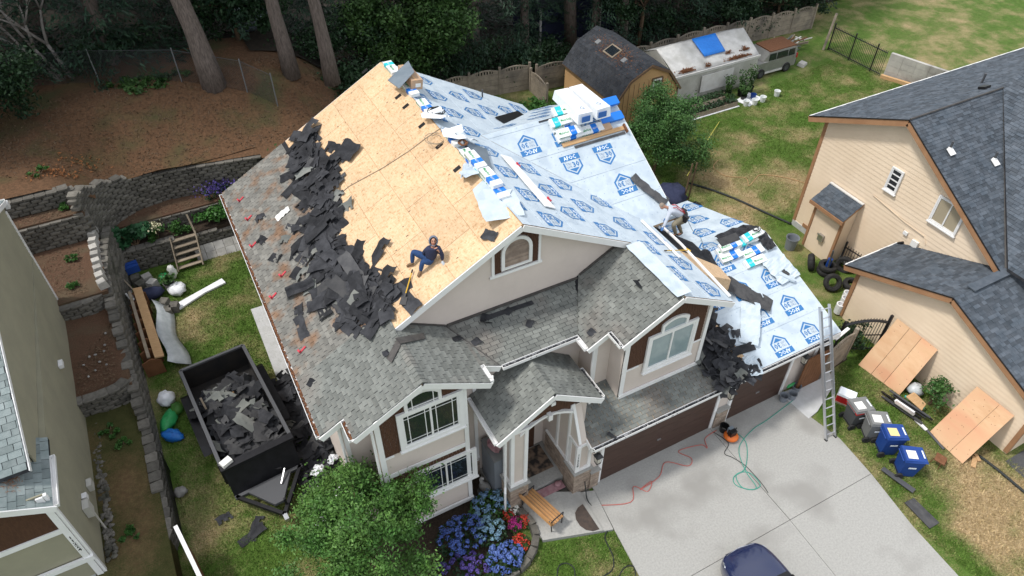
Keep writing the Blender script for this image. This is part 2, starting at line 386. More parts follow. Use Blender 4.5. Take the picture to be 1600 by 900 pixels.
def clip(poly, clipper):
    """Sutherland-Hodgman in 2D, clipper convex, counter-clockwise"""
    out = poly
    for i in range(len(clipper)):
        a = clipper[i]; b = clipper[(i+1) % len(clipper)]; inp = out; out = []
        if not inp: break
        def side(p): return (b[0]-a[0])*(p[1]-a[1])-(b[1]-a[1])*(p[0]-a[0])
        for j in range(len(inp)):
            p = inp[j]; q = inp[(j+1) % len(inp)]; sp = side(p); sq = side(q)
            if sp >= 0: out.append(p)
            if sp*sq < 0:
                t = sp/(sp-sq); out.append((p[0]+(q[0]-p[0])*t, p[1]+(q[1]-p[1])*t))
    return out
def area2(p): return sum(p[i][0]*p[(i+1) % len(p)][1]-p[(i+1) % len(p)][0]*p[i][1] for i in range(len(p)))/2

# ------------------------------------------------------------------ building helpers
CAMP = Vector((-7.878, -14.113, 22.444))
def poly_uv(poly, O, U, V):
    p = [((Vector(q)-O).dot(U), (Vector(q)-O).dot(V)) for q in poly]
    return p if area2(p) > 0 else p[::-1]
TABS = {}
def shingles(parent, O, U, V, polys, m, w=.305, h=.135, keep=0, lift=.018, jit=.0, laminated=False, seed=1):
    """courses of tabs as real pieces on the roof plane; the `keep` nearest whole tabs are single objects"""
    rnd = random.Random(seed); O, U, V = Vector(O), Vector(U).normalized(), Vector(V).normalized(); N = U.cross(V)
    if N.z < 0: N = -N
    b = B(); whole = []
    for poly in polys:
        C = poly_uv(poly, O, U, V); us = [p[0] for p in C]; vs = [p[1] for p in C]
        for k in range(int(math.floor(min(vs)/h)), int(math.ceil(max(vs)/h))):
            rr = random.Random(seed*1000+k); u = math.floor(min(us)/w)*w - w + (.5*w if k % 2 else 0) + rr.uniform(-.04, .04)
            while u < max(us):
                ww = w*rr.choice((.5, .7, 1, 1.3)) if laminated else w
                g = .004 if laminated else .009
                r = [(u+g, k*h), (u+ww-g, k*h), (u+ww-g, (k+1)*h+.01), (u+g, (k+1)*h+.01)]
                u += ww
                c = clip(r, C)
                if len(c) < 3 or area2(c) < .002: continue
                lf = lift*(rr.choice((.55, 1.0)) if laminated else rr.uniform(.75, 1.15))
                full = abs(area2(c)-area2(r)) < 1e-6 and not laminated
                P = O+U*(r[0][0]+r[1][0])*.5+V*((k+.5)*h)
                if full and keep: whole.append(((P-CAMP).length, P, lf, c)); continue
                top = [O+U*q[0]+V*q[1]+N*(.002+lf*(1-(q[1]-k*h)/h*.85)) for q in c]
                n = len(top); b.add(top+[t-N*.018 for t in top], [tuple(range(n))]+[(i, i+n, (i+1) % n+n, (i+1) % n) for i in range(n)])
    if keep:
        whole.sort(key=lambda t: t[0])
        key = (m, w, h)
        if key not in TABS:
            tb = B(); x = w/2-.009; t0 = [(-x, -h/2, .014), (x, -h/2, .014), (x, h/2+.01, .003), (-x, h/2+.01, .003)]
            tb.add(t0+[(q[0], q[1], q[2]-.018) for q in t0], [(0,1,2,3),(0,4,5,1),(1,5,6,2),(2,6,7,3),(3,7,4,0)])
            me = bpy.data.meshes.new('shingle'); me.from_pydata(tb.v, [], tb.f); me.materials.append(M[m]); TABS[key] = me
        for d, P, lf, c in whole[:keep]:
            mw = frame(P, U, V) if U.cross(V).z > 0 else frame(P, -U, V)
            sub('shingle', parent, TABS[key], mw)
        for d, P, lf, c in whole[keep:]:
            v0 = min(q[1] for q in c)
            top = [O+U*q[0]+V*q[1]+N*(.002+lf*(1-(q[1]-v0)/h*.85)) for q in c]; n = len(top)
            b.add(top+[t-N*.018 for t in top], [tuple(range(n))]+[(i, i+n, (i+1) % n+n, (i+1) % n) for i in range(n)])
    if b.f: obj('shingles', b, m, parent, kind='stuff')
def roof_slab(parent, name, polys, m, t=.10):
    b = B()
    for p in polys: b.slab(p, (0, 0, -t))
    return part(name, parent, m, b)
def siding(parent, name, poly, N, m, e=.17, proud=.02, z0=0.0):
    """lapped boards filling a convex wall polygon"""
    N = Vector(N).normalized(); U = Vector((0,0,1)).cross(N).normalized(); Z = Vector((0,0,1)); O = Vector(poly[0]); O.z = z0
    C = poly_uv(poly, O, U, Z); zs = [p[1] for p in C]; us = [p[0] for p in C]; b = B()
    for k in range(int(math.floor(min(zs)/e)), int(math.ceil(max(zs)/e))):
        c = clip([(min(us)-1, k*e), (max(us)+1, k*e), (max(us)+1, (k+1)*e), (min(us)-1, (k+1)*e)], C)
        if len(c) < 3 or area2(c) < 1e-4: continue
        f = [O+U*q[0]+Z*q[1]+N*(proud*(1-(q[1]-k*e)/e*.8)) for q in c]; r = [O+U*q[0]+Z*q[1]-N*.03 for q in c]; n = len(c)
        b.add(f+r, [tuple(range(n))]+[(i, i+n, (i+1) % n+n, (i+1) % n) for i in range(n)])
    return part(name, parent, m, b, kind='stuff')
def window(parent, O, U, N, w, h, fw=.07, cols=1, rows=1, grid=0, glass='glass', fm='white', depth=.07, sill=True, out=.10):
    """frame with mullions, panes set back inside it, grille bars along the pane edges"""
    O, U, N, Z = Vector(O), Vector(U).normalized(), Vector(N).normalized(), Vector((0,0,1))
    rot = Matrix((U, N, Z)).transposed()
    def bx(b, u0, u1, z0, z1, n0, n1): b.box(O+U*(u0+u1)/2+Z*(z0+z1)/2+N*(n0+n1)/2, (u1-u0, n1-n0, z1-z0), rot)
    b = B()
    for a in ((-out, 0, -out, h+out), (w, w+out, -out, h+out), (0, w, h, h+out), (0, w, -out, 0)): bx(b, *a, .0, depth)
    f = part('window', parent, fm, b)
    b = B()
    for a in ((0, fw, 0, h), (w-fw, w, 0, h), (fw, w-fw, h-fw, h), (fw, w-fw, 0, fw)): bx(b, *a, 0, depth*.75)
    for i in range(1, cols): bx(b, w*i/cols-fw*.5, w*i/cols+fw*.5, fw, h-fw, 0, depth*.8)
    for j in range(1, rows): bx(b, fw, w-fw, h*j/rows-fw*.4, h*j/rows+fw*.4, 0, depth*.7)
    part('frame', f, fm, b)
    for i in range(cols):
        for j in range(rows):
            u0 = fw if i == 0 else w*i/cols+fw*.5; u1 = w-fw if i == cols-1 else w*(i+1)/cols-fw*.5
            z0 = fw if j == 0 else h*j/rows+fw*.4; z1 = h-fw if j == rows-1 else h*(j+1)/rows-fw*.4
            b = B(); bx(b, u0, u1, z0, z1, .008, .02); part('pane', f, glass, b)
            if grid:
                b = B(); g = .012
                for uu in (u0+grid, u1-grid): bx(b, uu-g, uu+g, z0, z1, .021, .03)
                for zz in (z0+grid, z1-grid): bx(b, u0, u1, zz-g, zz+g, .031, .036)
                part('grille', f, fm, b)
    if sill:
        b = B(); bx(b, -out-.03, w+out+.03, -out-.05, -out-.003, .0, depth+.04); part('sill', f, fm, b)
    return f
def gutter(parent, a, bb, m='white', w=.12, h=.11, fill=None):
    a, bb = Vector(a), Vector(bb); d = (bb-a).normalized(); s = d.cross(Vector((0,0,1))).normalized()
    b = B(); Z = Vector((0,0,1))
    b.beam(a+s*w*.5-Z*h*.5, bb+s*w*.5-Z*h*.5, .014, h); b.beam(a-s*w*.5-Z*h*.5, bb-s*w*.5-Z*h*.5, .014, h); b.beam(a-Z*h, bb-Z*h, w+.014, .014)
    for p in (a, bb): b.beam(p-s*w*.5-Z*h*.5, p+s*w*.5-Z*h*.5, .012, h*.95)
    g = part('gutter', parent, m, b)
    if fill:
        c = B(); L = (bb-a).length; n = int(L/.035)
        for i in range(n):
            p = a+d*(L*(i+random.random())/n)+s*random.uniform(-.035, .035)-Z*(.05+random.uniform(0, .025)); c.box(p, (random.uniform(.04, .1), random.uniform(.03, .06), .03), (random.uniform(-.4,.4), random.uniform(-.4,.4), random.uniform(0, 3)))
        part('gutter_litter', g, fill, c, kind='stuff')
    return g
FONT = {}
def text_verts(s, h, bold=0.0):
    """flat lettering: list of verts, faces with cap height about h, lower left at origin"""
    k = (s, bold)
    if k not in FONT:
        cu = bpy.data.curves.new('lettering', 'FONT'); cu.body = s; cu.size = 1.0; cu.resolution_u = 1; cu.offset = bold
        o = bpy.data.objects.new('lettering', cu); col.objects.link(o)
        dg = bpy.context.evaluated_depsgraph_get(); me = bpy.data.meshes.new_from_object(o.evaluated_get(dg))
        FONT[k] = ([tuple(v.co) for v in me.vertices], [tuple(p.vertices) for p in me.polygons])
        bpy.data.objects.remove(o); bpy.data.curves.remove(cu); bpy.data.meshes.remove(me)
    v, f = FONT[k]; a = h/.69
    return [(p[0]*a, p[1]*a, 0) for p in v], f
def text_on(b, s, O, U, V, h, lift=.003, bold=0.0, width=None):
    v, f = text_verts(s, h, bold); U, V, O = Vector(U).normalized(), Vector(V).normalized(), Vector(O); N = U.cross(V)
    w = max(p[0] for p in v); k = 1 if width is None else width/w
    b.add([O+U*p[0]*k+V*p[1]+N*lift for p in v], f)
def leaves(name, pts, size, m, parent=None, spread=.9, up=.35, aspect=.55, rngl=None, kind=None, normals=None):
    """one small bent-free leaf quad (two triangles) per point, random orientation leaning upward"""
    n = len(pts); g = rngl or rng
    nr = g.normal(size=(n, 3)); nr[:, 2] = np.abs(nr[:, 2])+up
    if normals is not None: nr = nr*spread+normals*1.2
    nr /= np.linalg.norm(nr, axis=1)[:, None]
    t = g.normal(size=(n, 3)); t -= nr*(t*nr).sum(1)[:, None]; t /= np.linalg.norm(t, axis=1)[:, None]
    s = np.cross(nr, t); L = size*g.uniform(.6, 1.3, (n, 1)); W = L*aspect
    P = np.asarray(pts)
    v = np.empty((n, 4, 3)); v[:, 0] = P-t*L*.5; v[:, 1] = P+s*W*.5-nr*L*.06; v[:, 2] = P+t*L*.5-nr*L*.12; v[:, 3] = P-s*W*.5-nr*L*.06
    return quads(name, v, m, parent, kind)
def quads(name, v, m, parent=None, kind=None):
    n = len(v); me = bpy.data.meshes.new(name); me.vertices.add(n*4); me.vertices.foreach_set('co', v.reshape(-1))
    me.loops.add(n*4); me.loops.foreach_set('vertex_index', np.arange(n*4, dtype=np.int32)); me.polygons.add(n)
    me.polygons.foreach_set('loop_start', np.arange(0, n*4, 4, dtype=np.int32)); me.polygons.foreach_set('loop_total', np.full(n, 4, dtype=np.int32))
    me.update(calc_edges=True)
    return obj(name, me, m, parent, kind=kind)

# ------------------------------------------------------------------ ground and terrain
def grid_sheet(name, x0, x1, y0, y1, nx, ny, zf, m, hole=None):
    b = B(); vs = []; fs = []
    for j in range(ny+1):
        for i in range(nx+1):
            x = x0+(x1-x0)*i/nx; y = y0+(y1-y0)*j/ny; vs.append((x, y, zf(x, y)))
    for j in range(ny):
        for i in range(nx):
            a = j*(nx+1)+i; fs.append((a, a+1, a+nx+2, a+nx+1))
    b.add(vs, fs); return struct(name, b, m, smooth=True)
def sm(t): t = max(0, min(1, t)); return t*t*(3-2*t)
def nz(x, y): return .5*math.sin(x*1.7+y*.6)+.5*math.sin(y*1.3-x*.9+1.2)+.3*math.sin(x*3.1+2*y)
def hill_z(x, y):
    """wooded bank behind and left of the house: highest at the left, fading out to the right"""
    edge = 5.0+(3.5-5.0)*sm((x+13.5)/2.8)                      # height at the top of the retaining wall
    back = edge+(5.4-edge)*sm((y-17)/6.0)
    back += .07*nz(x, y)+ .8*sm((y-26)/25)
    fade = 1-sm((x-(-3.0))/9.0)
    if y < 17.2 and x > -4.5: fade *= sm((y-12.5)/4.0)
    return back*fade-.02-1.5*(1-fade)*0
def hz(x, y):
    z = hill_z(x, y); return z if z > .01 else -.05-.02*0
b = B()
S = 420
struct('ground', B().add([(-S,-S,0),(S,-S,0),(S,S,0),(-S,S,0)], [(0,1,2,3)]), 'lawn')
# forest floor: everything behind the fences
def ff(x, y): return max(hz(x, y), 0)+.03+.05*abs(nz(x*.6, y*.6))
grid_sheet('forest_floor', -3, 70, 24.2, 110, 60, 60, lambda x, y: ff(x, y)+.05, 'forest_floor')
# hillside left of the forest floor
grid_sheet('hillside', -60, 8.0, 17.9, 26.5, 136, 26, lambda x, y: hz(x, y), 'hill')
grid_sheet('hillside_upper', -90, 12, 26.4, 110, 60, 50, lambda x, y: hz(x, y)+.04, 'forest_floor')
grid_sheet('hillside_left', -60, -11.7, 16.4, 18.0, 90, 6, lambda x, y: hz(x, max(y, 17.0))+.015, 'hill')
# right-hand part of the bank that runs down behind the house
grid_sheet('hillside_right', -4.6, 8.0, 16.9, 18.0, 30, 4, lambda x, y: hz(x, y)+.015, 'hill')
# strip of the bank right behind the sweeping wall
eb = B(); ex = [(-10.4,17.98),(-9.2,18.18),(-8.2,18.08),(-6.6,17.78),(-4.4,17.4)]
eb.add([(x, y, 3.47) for x, y in ex]+[(x, 18.6, hz(x, 18.6)+.02) for x, y in ex], [(i, i+1, i+6, i+5) for i in range(4)]); struct('bank_edge', eb, 'hill')
# terraces between the left house and the yard
def terrace(name, pts, z, m, dz=0):
    b = B(); n = len(pts)
    top = [(p[0], p[1], z+(p[2] if len(p) > 2 else 0)) for p in pts]; bot = [(p[0], p[1], -.3) for p in pts]
    b.add(top+bot, [tuple(range(n))]+[(i, i+n, (i+1) % n+n, (i+1) % n) for i in range(n)])
    return struct(name, b, m)
terrace('terrace_bed', [(-14.2,-4.0,-.1),(-12.08,-4.0,-.2),(-12.08,7.2,.05),(-14.2,7.2,.2)], 1.0, 'terrace_grass')
terrace('terrace_bed', [(-14.2,7.25,-.05),(-12.12,7.25,-.2),(-12.15,11.5,.05),(-14.2,11.5,.25)], 1.95, 'mulch')
terrace('terrace_bed', [(-30,11.6),(-12.15,11.6),(-12.1,15.35),(-30,15.35)], 2.78, 'mulch')
terrace('terrace_bed', [(-30,15.45),(-12.25,15.45),(-12.05,16.45),(-30,16.45)], 4.08, 'mulch')
terrace('planting_bed', [(-11.8,15.95),(-4.6,16.25),(-4.6,17.2),(-11.8,17.0)], 1.12, 'soil')
terrace('planting_bed', [(-11.6,16.85),(-4.6,16.85),(-4.6,17.75),(-7.0,17.9),(-9.0,18.2),(-11.6,18.1)], 1.95, 'mulch')
# soil strips along the house
def sheet(name, pts, z, m): return struct(name, B().add([(p[0], p[1], z) for p in pts], [tuple(range(len(pts)))]), m)
sheet('soil_strip', [(-7.0,-2.4),(-6.3,-2.4),(-6.3,11.0),(-7.0,11.0)], .008, 'soil')
sheet('soil_strip', [(-6.6,-4.6),(-2.2,-4.3),(-1.95,-1.0),(-6.6,-1.0)], .012, 'soil')
sheet('soil_strip', [(11.3,-3.4),(13.6,-3.2),(14.5,5.5),(12.2,5.0)], .006, 'soil')
# driveway of concrete slabs with seams
drive = struct('driveway', B().add([(.4,-12.5,.012),(9.6,-12.5,.012),(9.8,-9.6,.012),(10.1,-7.5,.012),(10.28,-5.9,.012),(9.7,-3.3,.012),(1.15,-3.3,.012),(.75,-7.0,.012)],[tuple(range(8))]), 'seam')
def slab_piece(pts, z=.06, m='concrete', name='concrete_slab', parent=drive):
    b = B(); b.slab([(p[0], p[1], z) for p in pts], (0, 0, -z-.1)); return part(name, parent, m, b)
g = .008
slab_piece([(.62,-7.52+g),(.72,-6.7),(.90,-5.06),(1.10,-3.5),(1.12,-3.25),(6.34-g,-3.25),(6.33-g,-7.52+g)])
slab_piece([(6.34+g,-7.52+g),(6.34+g,-3.25),(9.80,-3.25),(10.32,-5.9),(10.17,-7.52+g)])
slab_piece([(.2,-12.5),(.62,-7.52-g),(6.33-g,-7.52-g),(6.1-g,-12.5)])
slab_piece([(6.1+g,-12.5),(6.33+g,-7.52-g),(10.17,-7.52-g),(9.82,-9.6),(9.70,-11.4),(9.65,-12.5)])
slab_piece([(9.95,-4.7),(9.83,-3.3),(12.4,-3.3),(12.15,-3.9),(10.5,-4.6)], .075, 'concrete_pale', 'side_slab')
struct('street', B().add([(-60,-34,.01),(60,-34,.01),(60,-26,.01),(-60,-26,.01)], [(0,1,2,3)]), 'asphalt')
sheet('neighbour_drive', [(14.6,-20),(26,-20),(26,-9.4),(14.9,-9.4)], .02, 'asphalt')
# entrance stoop, step and porch floor
stoop = struct('stoop', B().add([(-1.4,-4.3,.015),(.8,-5.0,.015),(1.0,-3.5,.015),(.4,-1.0,.015),(-2,-1.0,.015)],[tuple(range(5))]), 'seam')
slab_piece([(-1.42,-4.32),(.52,-4.95),(.60,-3.36),(-.85,-2.62),(-1.42,-2.62)], .16, 'concrete', 'concrete_slab', stoop)
slab_piece([(.53,-4.95),(.86,-5.05),(1.08,-3.52),(.61,-3.36)], .10, 'concrete', 'step', stoop)
slab_piece([(-1.9,-2.6),(.45,-2.6),(.45,-.9),(-2.1,-.9),(-2.1,-2.2)], .30, 'concrete', 'porch_floor', stoop)
slab_piece([(-7.35,11.0),(-6.45,11.0),(-6.45,6.2),(-7.35,6.2)], .05, 'concrete_pale', 'side_slab', stoop)

# ------------------------------------------------------------------ the house being re-roofed
HP = .552; HH = 9.75
house = thing('house', 'large beige two-storey house with its roof half stripped for new shingles', 'house', (0, 4, 0))
zl = lambda x: HH-HP*abs(x)
def ML(x, y, d=0): return (x, y, zl(x)+d)                    # left and right main slopes share this
def BRp(x, y, d=0): return (x, y, 7.46-HP*(x+4.16)+d)        # right slope of the window bay gable
def ENp(x, y, d=0): return (x, y, 6.0+.3*(y+1.39)+d)         # low roof over the entry
def DLp(x, y, d=0): return (x, y, 7.54+HP*(x-4.0)+d)         # left slope of the dormer gable
def WFp(x, y, d=0): return (x, y, 5.49+.55*y+d)              # rear wing, front slope
def WBp(x, y, d=0): return (x, y, 5.49+.55*(12.2-y)+d)
def GFp(x, y, d=0): return (x, y, 2.94+.328*(y+3.51)+d)      # garage front slope
def GBp(x, y, d=0): return (x, y, 4.438-.328*(y-1.056)+d)
Ux, Uy = Vector((1,0,0)), Vector((0,1,0))
cs = 1/math.hypot(1, HP); VL = Vector((cs, 0, HP*cs)); VR = Vector((-cs, 0, HP*cs))
cw = 1/math.hypot(1, .55); VW = Vector((0, cw, .55*cw)); VWB = Vector((0, -cw, .55*cw))
cg = 1/math.hypot(1, .328); VG = Vector((0, cg, .328*cg)); VGB = Vector((0, -cg, .328*cg))
ce = 1/math.hypot(1, .3); VE = Vector((0, ce, .3*ce))

# ---- walls: a plain core, lapped boards outside
def core(name, x0, x1, y0, y1, z0, z1): part(name, house, 'beige', B().bb(x0, x1, y0, y1, z0, z1))
core('wall', -6.35, 5.7, .32, 10.9, 0, 5.9); core('wall', -6.35, 1.7, -1.0, .318, 0, 5.6)
core('wall', -5.6, -2.83, -1.88, -1.003, .3, 6.25); core('wall', 5.703, 6.85, 1.95, 10.4, 0, 6.3)
core('wall', 1.703, 5.7, -1.75, .318, 3.0, 6.2); core('wall', 2.35, 5.698, -2.45, -1.753, 3.0, 6.4)
core('wall', .95, 11.15, -3.2, -1.76, 0, 2.9); core('wall', 5.72, 11.15, -1.757, 5.2, 0, 2.9)
def tri(name, pts, off): part(name, house, 'beige', B().slab(pts, off))
tri('gable_wall', [(-6.35,.33,5.75),(5.7,.33,5.75),(5.7,.33,6.5),(0,.33,HH-.14),(-6.35,.33,6.15)], (0,.12,0))
tri('gable_wall', [(-6.35,10.8,5.75),(5.7,10.8,5.75),(0,10.8,HH-.14)], (0,.1,0))
tri('gable_wall', [(-5.6,-1.87,6.2),(-2.83,-1.87,6.2),(-2.83,-1.87,6.62),(-4.16,-1.87,7.3),(-5.6,-1.87,6.55)], (0,.1,0))
tri('gable_wall', [(2.36,-2.44,6.2),(5.69,-2.44,6.2),(5.69,-2.44,6.48),(4.0,-2.44,7.38),(2.36,-2.44,6.5)], (0,.1,0))
tri('gable_wall', [(6.84,1.96,6.2),(6.84,10.3,6.2),(6.84,6.1,8.7)], (-.1,0,0))
siding(house, 'siding', [(-5.2,.33,5.6),(5.2,.33,5.6),(5.2,.33,6.75),(0,.33,HH-.1),(-5.2,.33,6.75)], (0,-1,0), 'beige', .17)
siding(house, 'siding', [(-6.35,-1.0,.3),(-5.6,-1.0,.3),(-5.6,-1.0,6.55),(-6.35,-1.0,6.1)], (0,-1,0), 'beige')
siding(house, 'siding', [(-2.83,-1.0,.3),(1.7,-1.0,.3),(1.7,-1.0,5.85),(-2.1,-1.0,5.85),(-2.83,-1.0,6.4)], (0,-1,0), 'beige')
siding(house, 'siding', [(-6.35,-1.0,.1),(-6.35,10.9,.1),(-6.35,10.9,6.0),(-6.35,-1.0,6.0)], (-1,0,0), 'beige')
siding(house, 'siding', [(-5.6,-1.88,.4),(-5.6,-1.0,.4),(-5.6,-1.0,6.4),(-5.6,-1.88,6.4)], (-1,0,0), 'beige')
siding(house, 'siding', [(-2.83,-1.88,.4),(-2.83,-1.0,.4),(-2.83,-1.0,6.4),(-2.83,-1.88,6.4)], (1,0,0), 'beige')
siding(house, 'siding', [(1.7,-1.75,3.4),(2.35,-1.75,3.4),(2.35,-1.75,6.35),(1.7,-1.75,6.05)], (0,-1,0), 'beige')
siding(house, 'siding', [(1.7,-1.75,3.4),(1.7,-1.0,3.5),(1.7,-1.0,6.0),(1.7,-1.75,6.0)], (-1,0,0), 'beige')
siding(house, 'siding', [(2.35,-2.45,3.2),(2.35,-1.75,3.4),(2.35,-1.75,6.4),(2.35,-2.45,6.4)], (-1,0,0), 'beige')
siding(house, 'siding', [(11.15,-3.2,.1),(11.15,5.2,.1),(11.15,5.2,2.85),(11.15,-3.2,2.85)], (1,0,0), 'beige')

# ---- main left slope: bare OSB above, old shingles below
deckL = roof_slab(house, 'roof_deck', [[ML(-6.93,-1.38,-.02),ML(-4.16,-1.38,-.02),ML(-4.16,11.27,-.02),ML(-6.93,11.27,-.02)],
    [ML(-6.21,-2.16,-.021),ML(-4.16,-2.16,-.021),ML(-4.16,-1.385,-.021),ML(-6.21,-1.385,-.021)], [ML(-4.155,.02,-.02),ML(0,.02,-.02),ML(0,11.27,-.02),ML(-4.155,11.27,-.02)]], 'lumber', .1)
k = 0; y_top = 11.29; rowh = 1.22*cs
for r_ in range(4):
    xu = -.02-rowh*r_; xd = max(-.02-rowh*(r_+1)+.014*cs, -4.42); y = -.0-(1.22 if r_ % 2 else 0)
    while y < y_top:
        a, c = max(y, 0.0), min(y+2.44-.014, y_top); y += 2.44
        if c-a < .05: continue
        part('osb_panel', deckL, 'osb', B().slab([ML(xd,a,.0),ML(xu,a,.0),ML(xu,c,.0),ML(xd,c,.0)], (0,0,-.016)))
hole = B()                                                   # vent cut-outs below the ridge
for q in ((-0.63, 11.53, 9.40), (-0.33, 8.77, 9.57) , (-0.34, 8.01, 9.56), (-0.34, 6.55, 9.56), (-0.34, 5.09, 9.56), (-0.37, 3.63, 9.55)):
    for s_ in (0,):
        hole.box((q[0], q[1], q[2]+.002), (.26, .17, .006), Matrix((VL, Uy, VL.cross(Uy))).transposed())
part('vent_cutout', deckL, 'car_black', hole, kind='stuff')
# knot marks and nail scars
sc = B()
for i in range(60):
    x, y = random.uniform(-3.7, -.2), random.uniform(.3, 11); s = random.uniform(.015, .04)
    sc.box(ML(x, y, .003), (s*random.uniform(1, 2.5), s, .004), Matrix((VL, Uy, VL.cross(Uy))).transposed())
part('nail_scars', deckL, 'shed_trim', sc, kind='stuff')
sl1 = roof_slab(house, 'roof_slope', [[ML(-6.95,-1.39,.012),ML(-4.2,-1.39,.012),ML(-4.2,11.29,.012),ML(-6.95,11.29,.012)]], 'felt', .03)
shingles(sl1, ML(-6.97,-1.4,.014), Uy, VL, [[ML(-6.97,.8),ML(-4.05,.8),ML(-4.35,11.3),ML(-6.97,11.3)]], 'shingle_needles', seed=3)
shingles(sl1, ML(-6.97,-1.4,.014), Uy, VL, [[ML(-6.97,-1.4),ML(-4.16,-1.4),ML(-4.05,.8),ML(-6.97,.8)]], 'shingle_old', keep=110, seed=3)
sl2 = roof_slab(house, 'roof_slope', [[ML(-6.23,-2.18,.011),ML(-4.16,-2.18,.011),ML(-4.16,-1.395,.011),ML(-6.23,-1.395,.011)]], 'felt', .03)
shingles(sl2, ML(-6.97,-1.4,.014), Uy, VL, [[ML(-6.24,-2.2),ML(-4.16,-2.2),ML(-4.16,-1.4),ML(-6.24,-1.4)]], 'shingle_old', keep=70, seed=3)
# bay right slope, entry roof, dormer left slope
bayP = [[BRp(-4.16,-2.2),BRp(-2.16,-2.2),BRp(-2.16,.3),BRp(-4.16,.3)], [BRp(-2.16,-1.47),BRp(-1.52,-1.47),BRp(-2.16,-.2)]]
sl3 = roof_slab(house, 'roof_slope', [[Vector(p)+Vector((0,0,-.005)) for p in q] for q in bayP], 'felt', .1)
shingles(sl3, BRp(-2.17,-2.2), Uy, VR, bayP, 'shingle_old', keep=110, seed=5)
entP = [[ENp(-1.55,-1.47),ENp(1.26,-1.47),ENp(2.34,.33),ENp(-2.44,.33)]]
sl4 = roof_slab(house, 'roof_slope', [[Vector(p)+Vector((0,0,-.005)) for p in entP[0]]], 'felt', .1)
shingles(sl4, ENp(-2.5,-1.47), Ux, VE, entP, 'shingle_old', seed=6)
dorP = [[DLp(1.2,-2.12),DLp(1.97,-2.12),DLp(1.97,.33),DLp(2.3,.33),DLp(1.24,-1.45)], [DLp(1.97,-2.82),DLp(3.98,-2.82),DLp(3.98,.33),DLp(1.97,.33)]]
sl5 = roof_slab(house, 'roof_slope', [[Vector(p)+Vector((0,0,-.005)) for p in q] for q in ([DLp(1.2,-2.12),DLp(2.0,-2.12),DLp(2.3,.33),DLp(1.24,-1.45)], dorP[1])], 'felt', .1)
shingles(sl5, DLp(1.2,-2.82), Uy, VL, [[DLp(1.2,-2.12),DLp(1.97,-2.12),DLp(1.97,-.22),DLp(1.24,-1.45)], [DLp(1.97,-2.82),DLp(3.98,-2.82),DLp(3.98,.33),DLp(2.3,.33),DLp(1.97,-.22)]], 'shingle_old', seed=7)
# garage front slope: old shingles on the left, bare decking by the dormer, underlayment on the right
garP = [[GFp(.72,-3.53),GFp(6.1,-3.53),GFp(6.1,-2.2),GFp(2.2,-1.0),GFp(.72,-1.0)]]
sl6 = roof_slab(house, 'roof_slope', [[GFp(.72,-3.51,-.01),GFp(11.6,-3.51,-.01),GFp(11.6,1.056,-.01),GFp(5.75,1.056,-.01),GFp(5.75,-1.0,-.01),GFp(.72,-1.0,-.01)],
    [GBp(5.75,1.056,-.01),GBp(11.6,1.056,-.01),GBp(11.6,5.6,-.01),GBp(5.75,5.6,-.01)]], 'osb', .1)
shingles(sl6, GFp(.7,-3.53,.0), Ux, VG, [[GFp(.72,-3.53),GFp(6.35,-3.53),GFp(5.95,-2.3),GFp(5.7,-1.05),GFp(.72,-1.05)]], 'shingle_old', seed=8)
# porch gable
pa, pe, px0, px1 = 5.78, 4.58, -2.35, 1.25
def PLp(x, y, d=0): return (x, y, pa-(pa-pe)/(-.5-px0)*(-.5-x)+d)
def PRp(x, y, d=0): return (x, y, pa-(pa-pe)/(px1+.5)*(x+.5)+d)
for fn, e, seed in ((PLp, px0, 9), (PRp, px1, 10)):
    pol = [fn(-.5,-3.02),fn(e,-3.02),fn(e,-1.03),fn(-.5,-1.03)]
    s_ = roof_slab(house, 'porch_roof', [[Vector(p)+Vector((0,0,-.005)) for p in pol]], 'felt', .1)
    v = (Vector(fn(-.5,0))-Vector(fn(e,0))).normalized()
    shingles(s_, fn(e,-3.02), Uy, v, [pol], 'shingle_old', seed=seed)
# ridge caps: each cap a bent piece over the ridge
def ridge_caps(parent, a, b_, s1, s2, n, m='shingle_old', w=.15):
    a, b_, s1, s2 = Vector(a), Vector(b_), Vector(s1), Vector(s2)
    for i in range(n):
        p = a.lerp(b_, i/n); q = a.lerp(b_, (i+1.12)/n); up = Vector((0,0,1))
        c = B(); c.add([p+up*.05, q+up*.028, p+s1*w+up*.045, q+s1*w+up*.024, p+s2*w+up*.045, q+s2*w+up*.024,
                        p+up*.02, p+s1*w+up*.01, p+s2*w+up*.01], [(0,2,3,1),(0,1,5,4),(0,6,7,2),(0,4,8,6)])
        part('ridge_cap', parent, m, c)
ridge_caps(sl3, (-4.16,-2.2,7.46), (-4.16,-.15,7.46), -VL, -VR, 14)
ridge_caps(sl3, (-.5,-3.02,pa), (-.5,-1.2,pa), (Vector(PLp(px0,0))-Vector(PLp(-.5,0))).normalized(), (Vector(PRp(px1,0))-Vector(PRp(-.5,0))).normalized(), 12)
# valley metal and step flashing
fl = B(); fl.tube([ENp(-2.44,.25,.03), ENp(-1.53,-1.45,.03)], .035, 5); fl.tube([ENp(-2.5,.2,.03), ENp(-1.6,-1.45,.03)], .03, 5)
fl.tube([ENp(2.32,.25,.03), ENp(1.26,-1.45,.03)], .03, 5); fl.tube([ENp(2.40,.25,.05), ENp(1.34,-1.45,.05)], .03, 5)
fl.beam(ENp(-2.4,.27,.04), ENp(2.3,.27,.04), .10, .03); fl.beam(DLp(2.3,.27,.04), DLp(3.85,.27,.04), .08, .03); fl.beam(BRp(-4.0,.27,.04), BRp(-2.45,.27,.04), .06, .03)
part('valley_flashing', house, 'flash', fl)
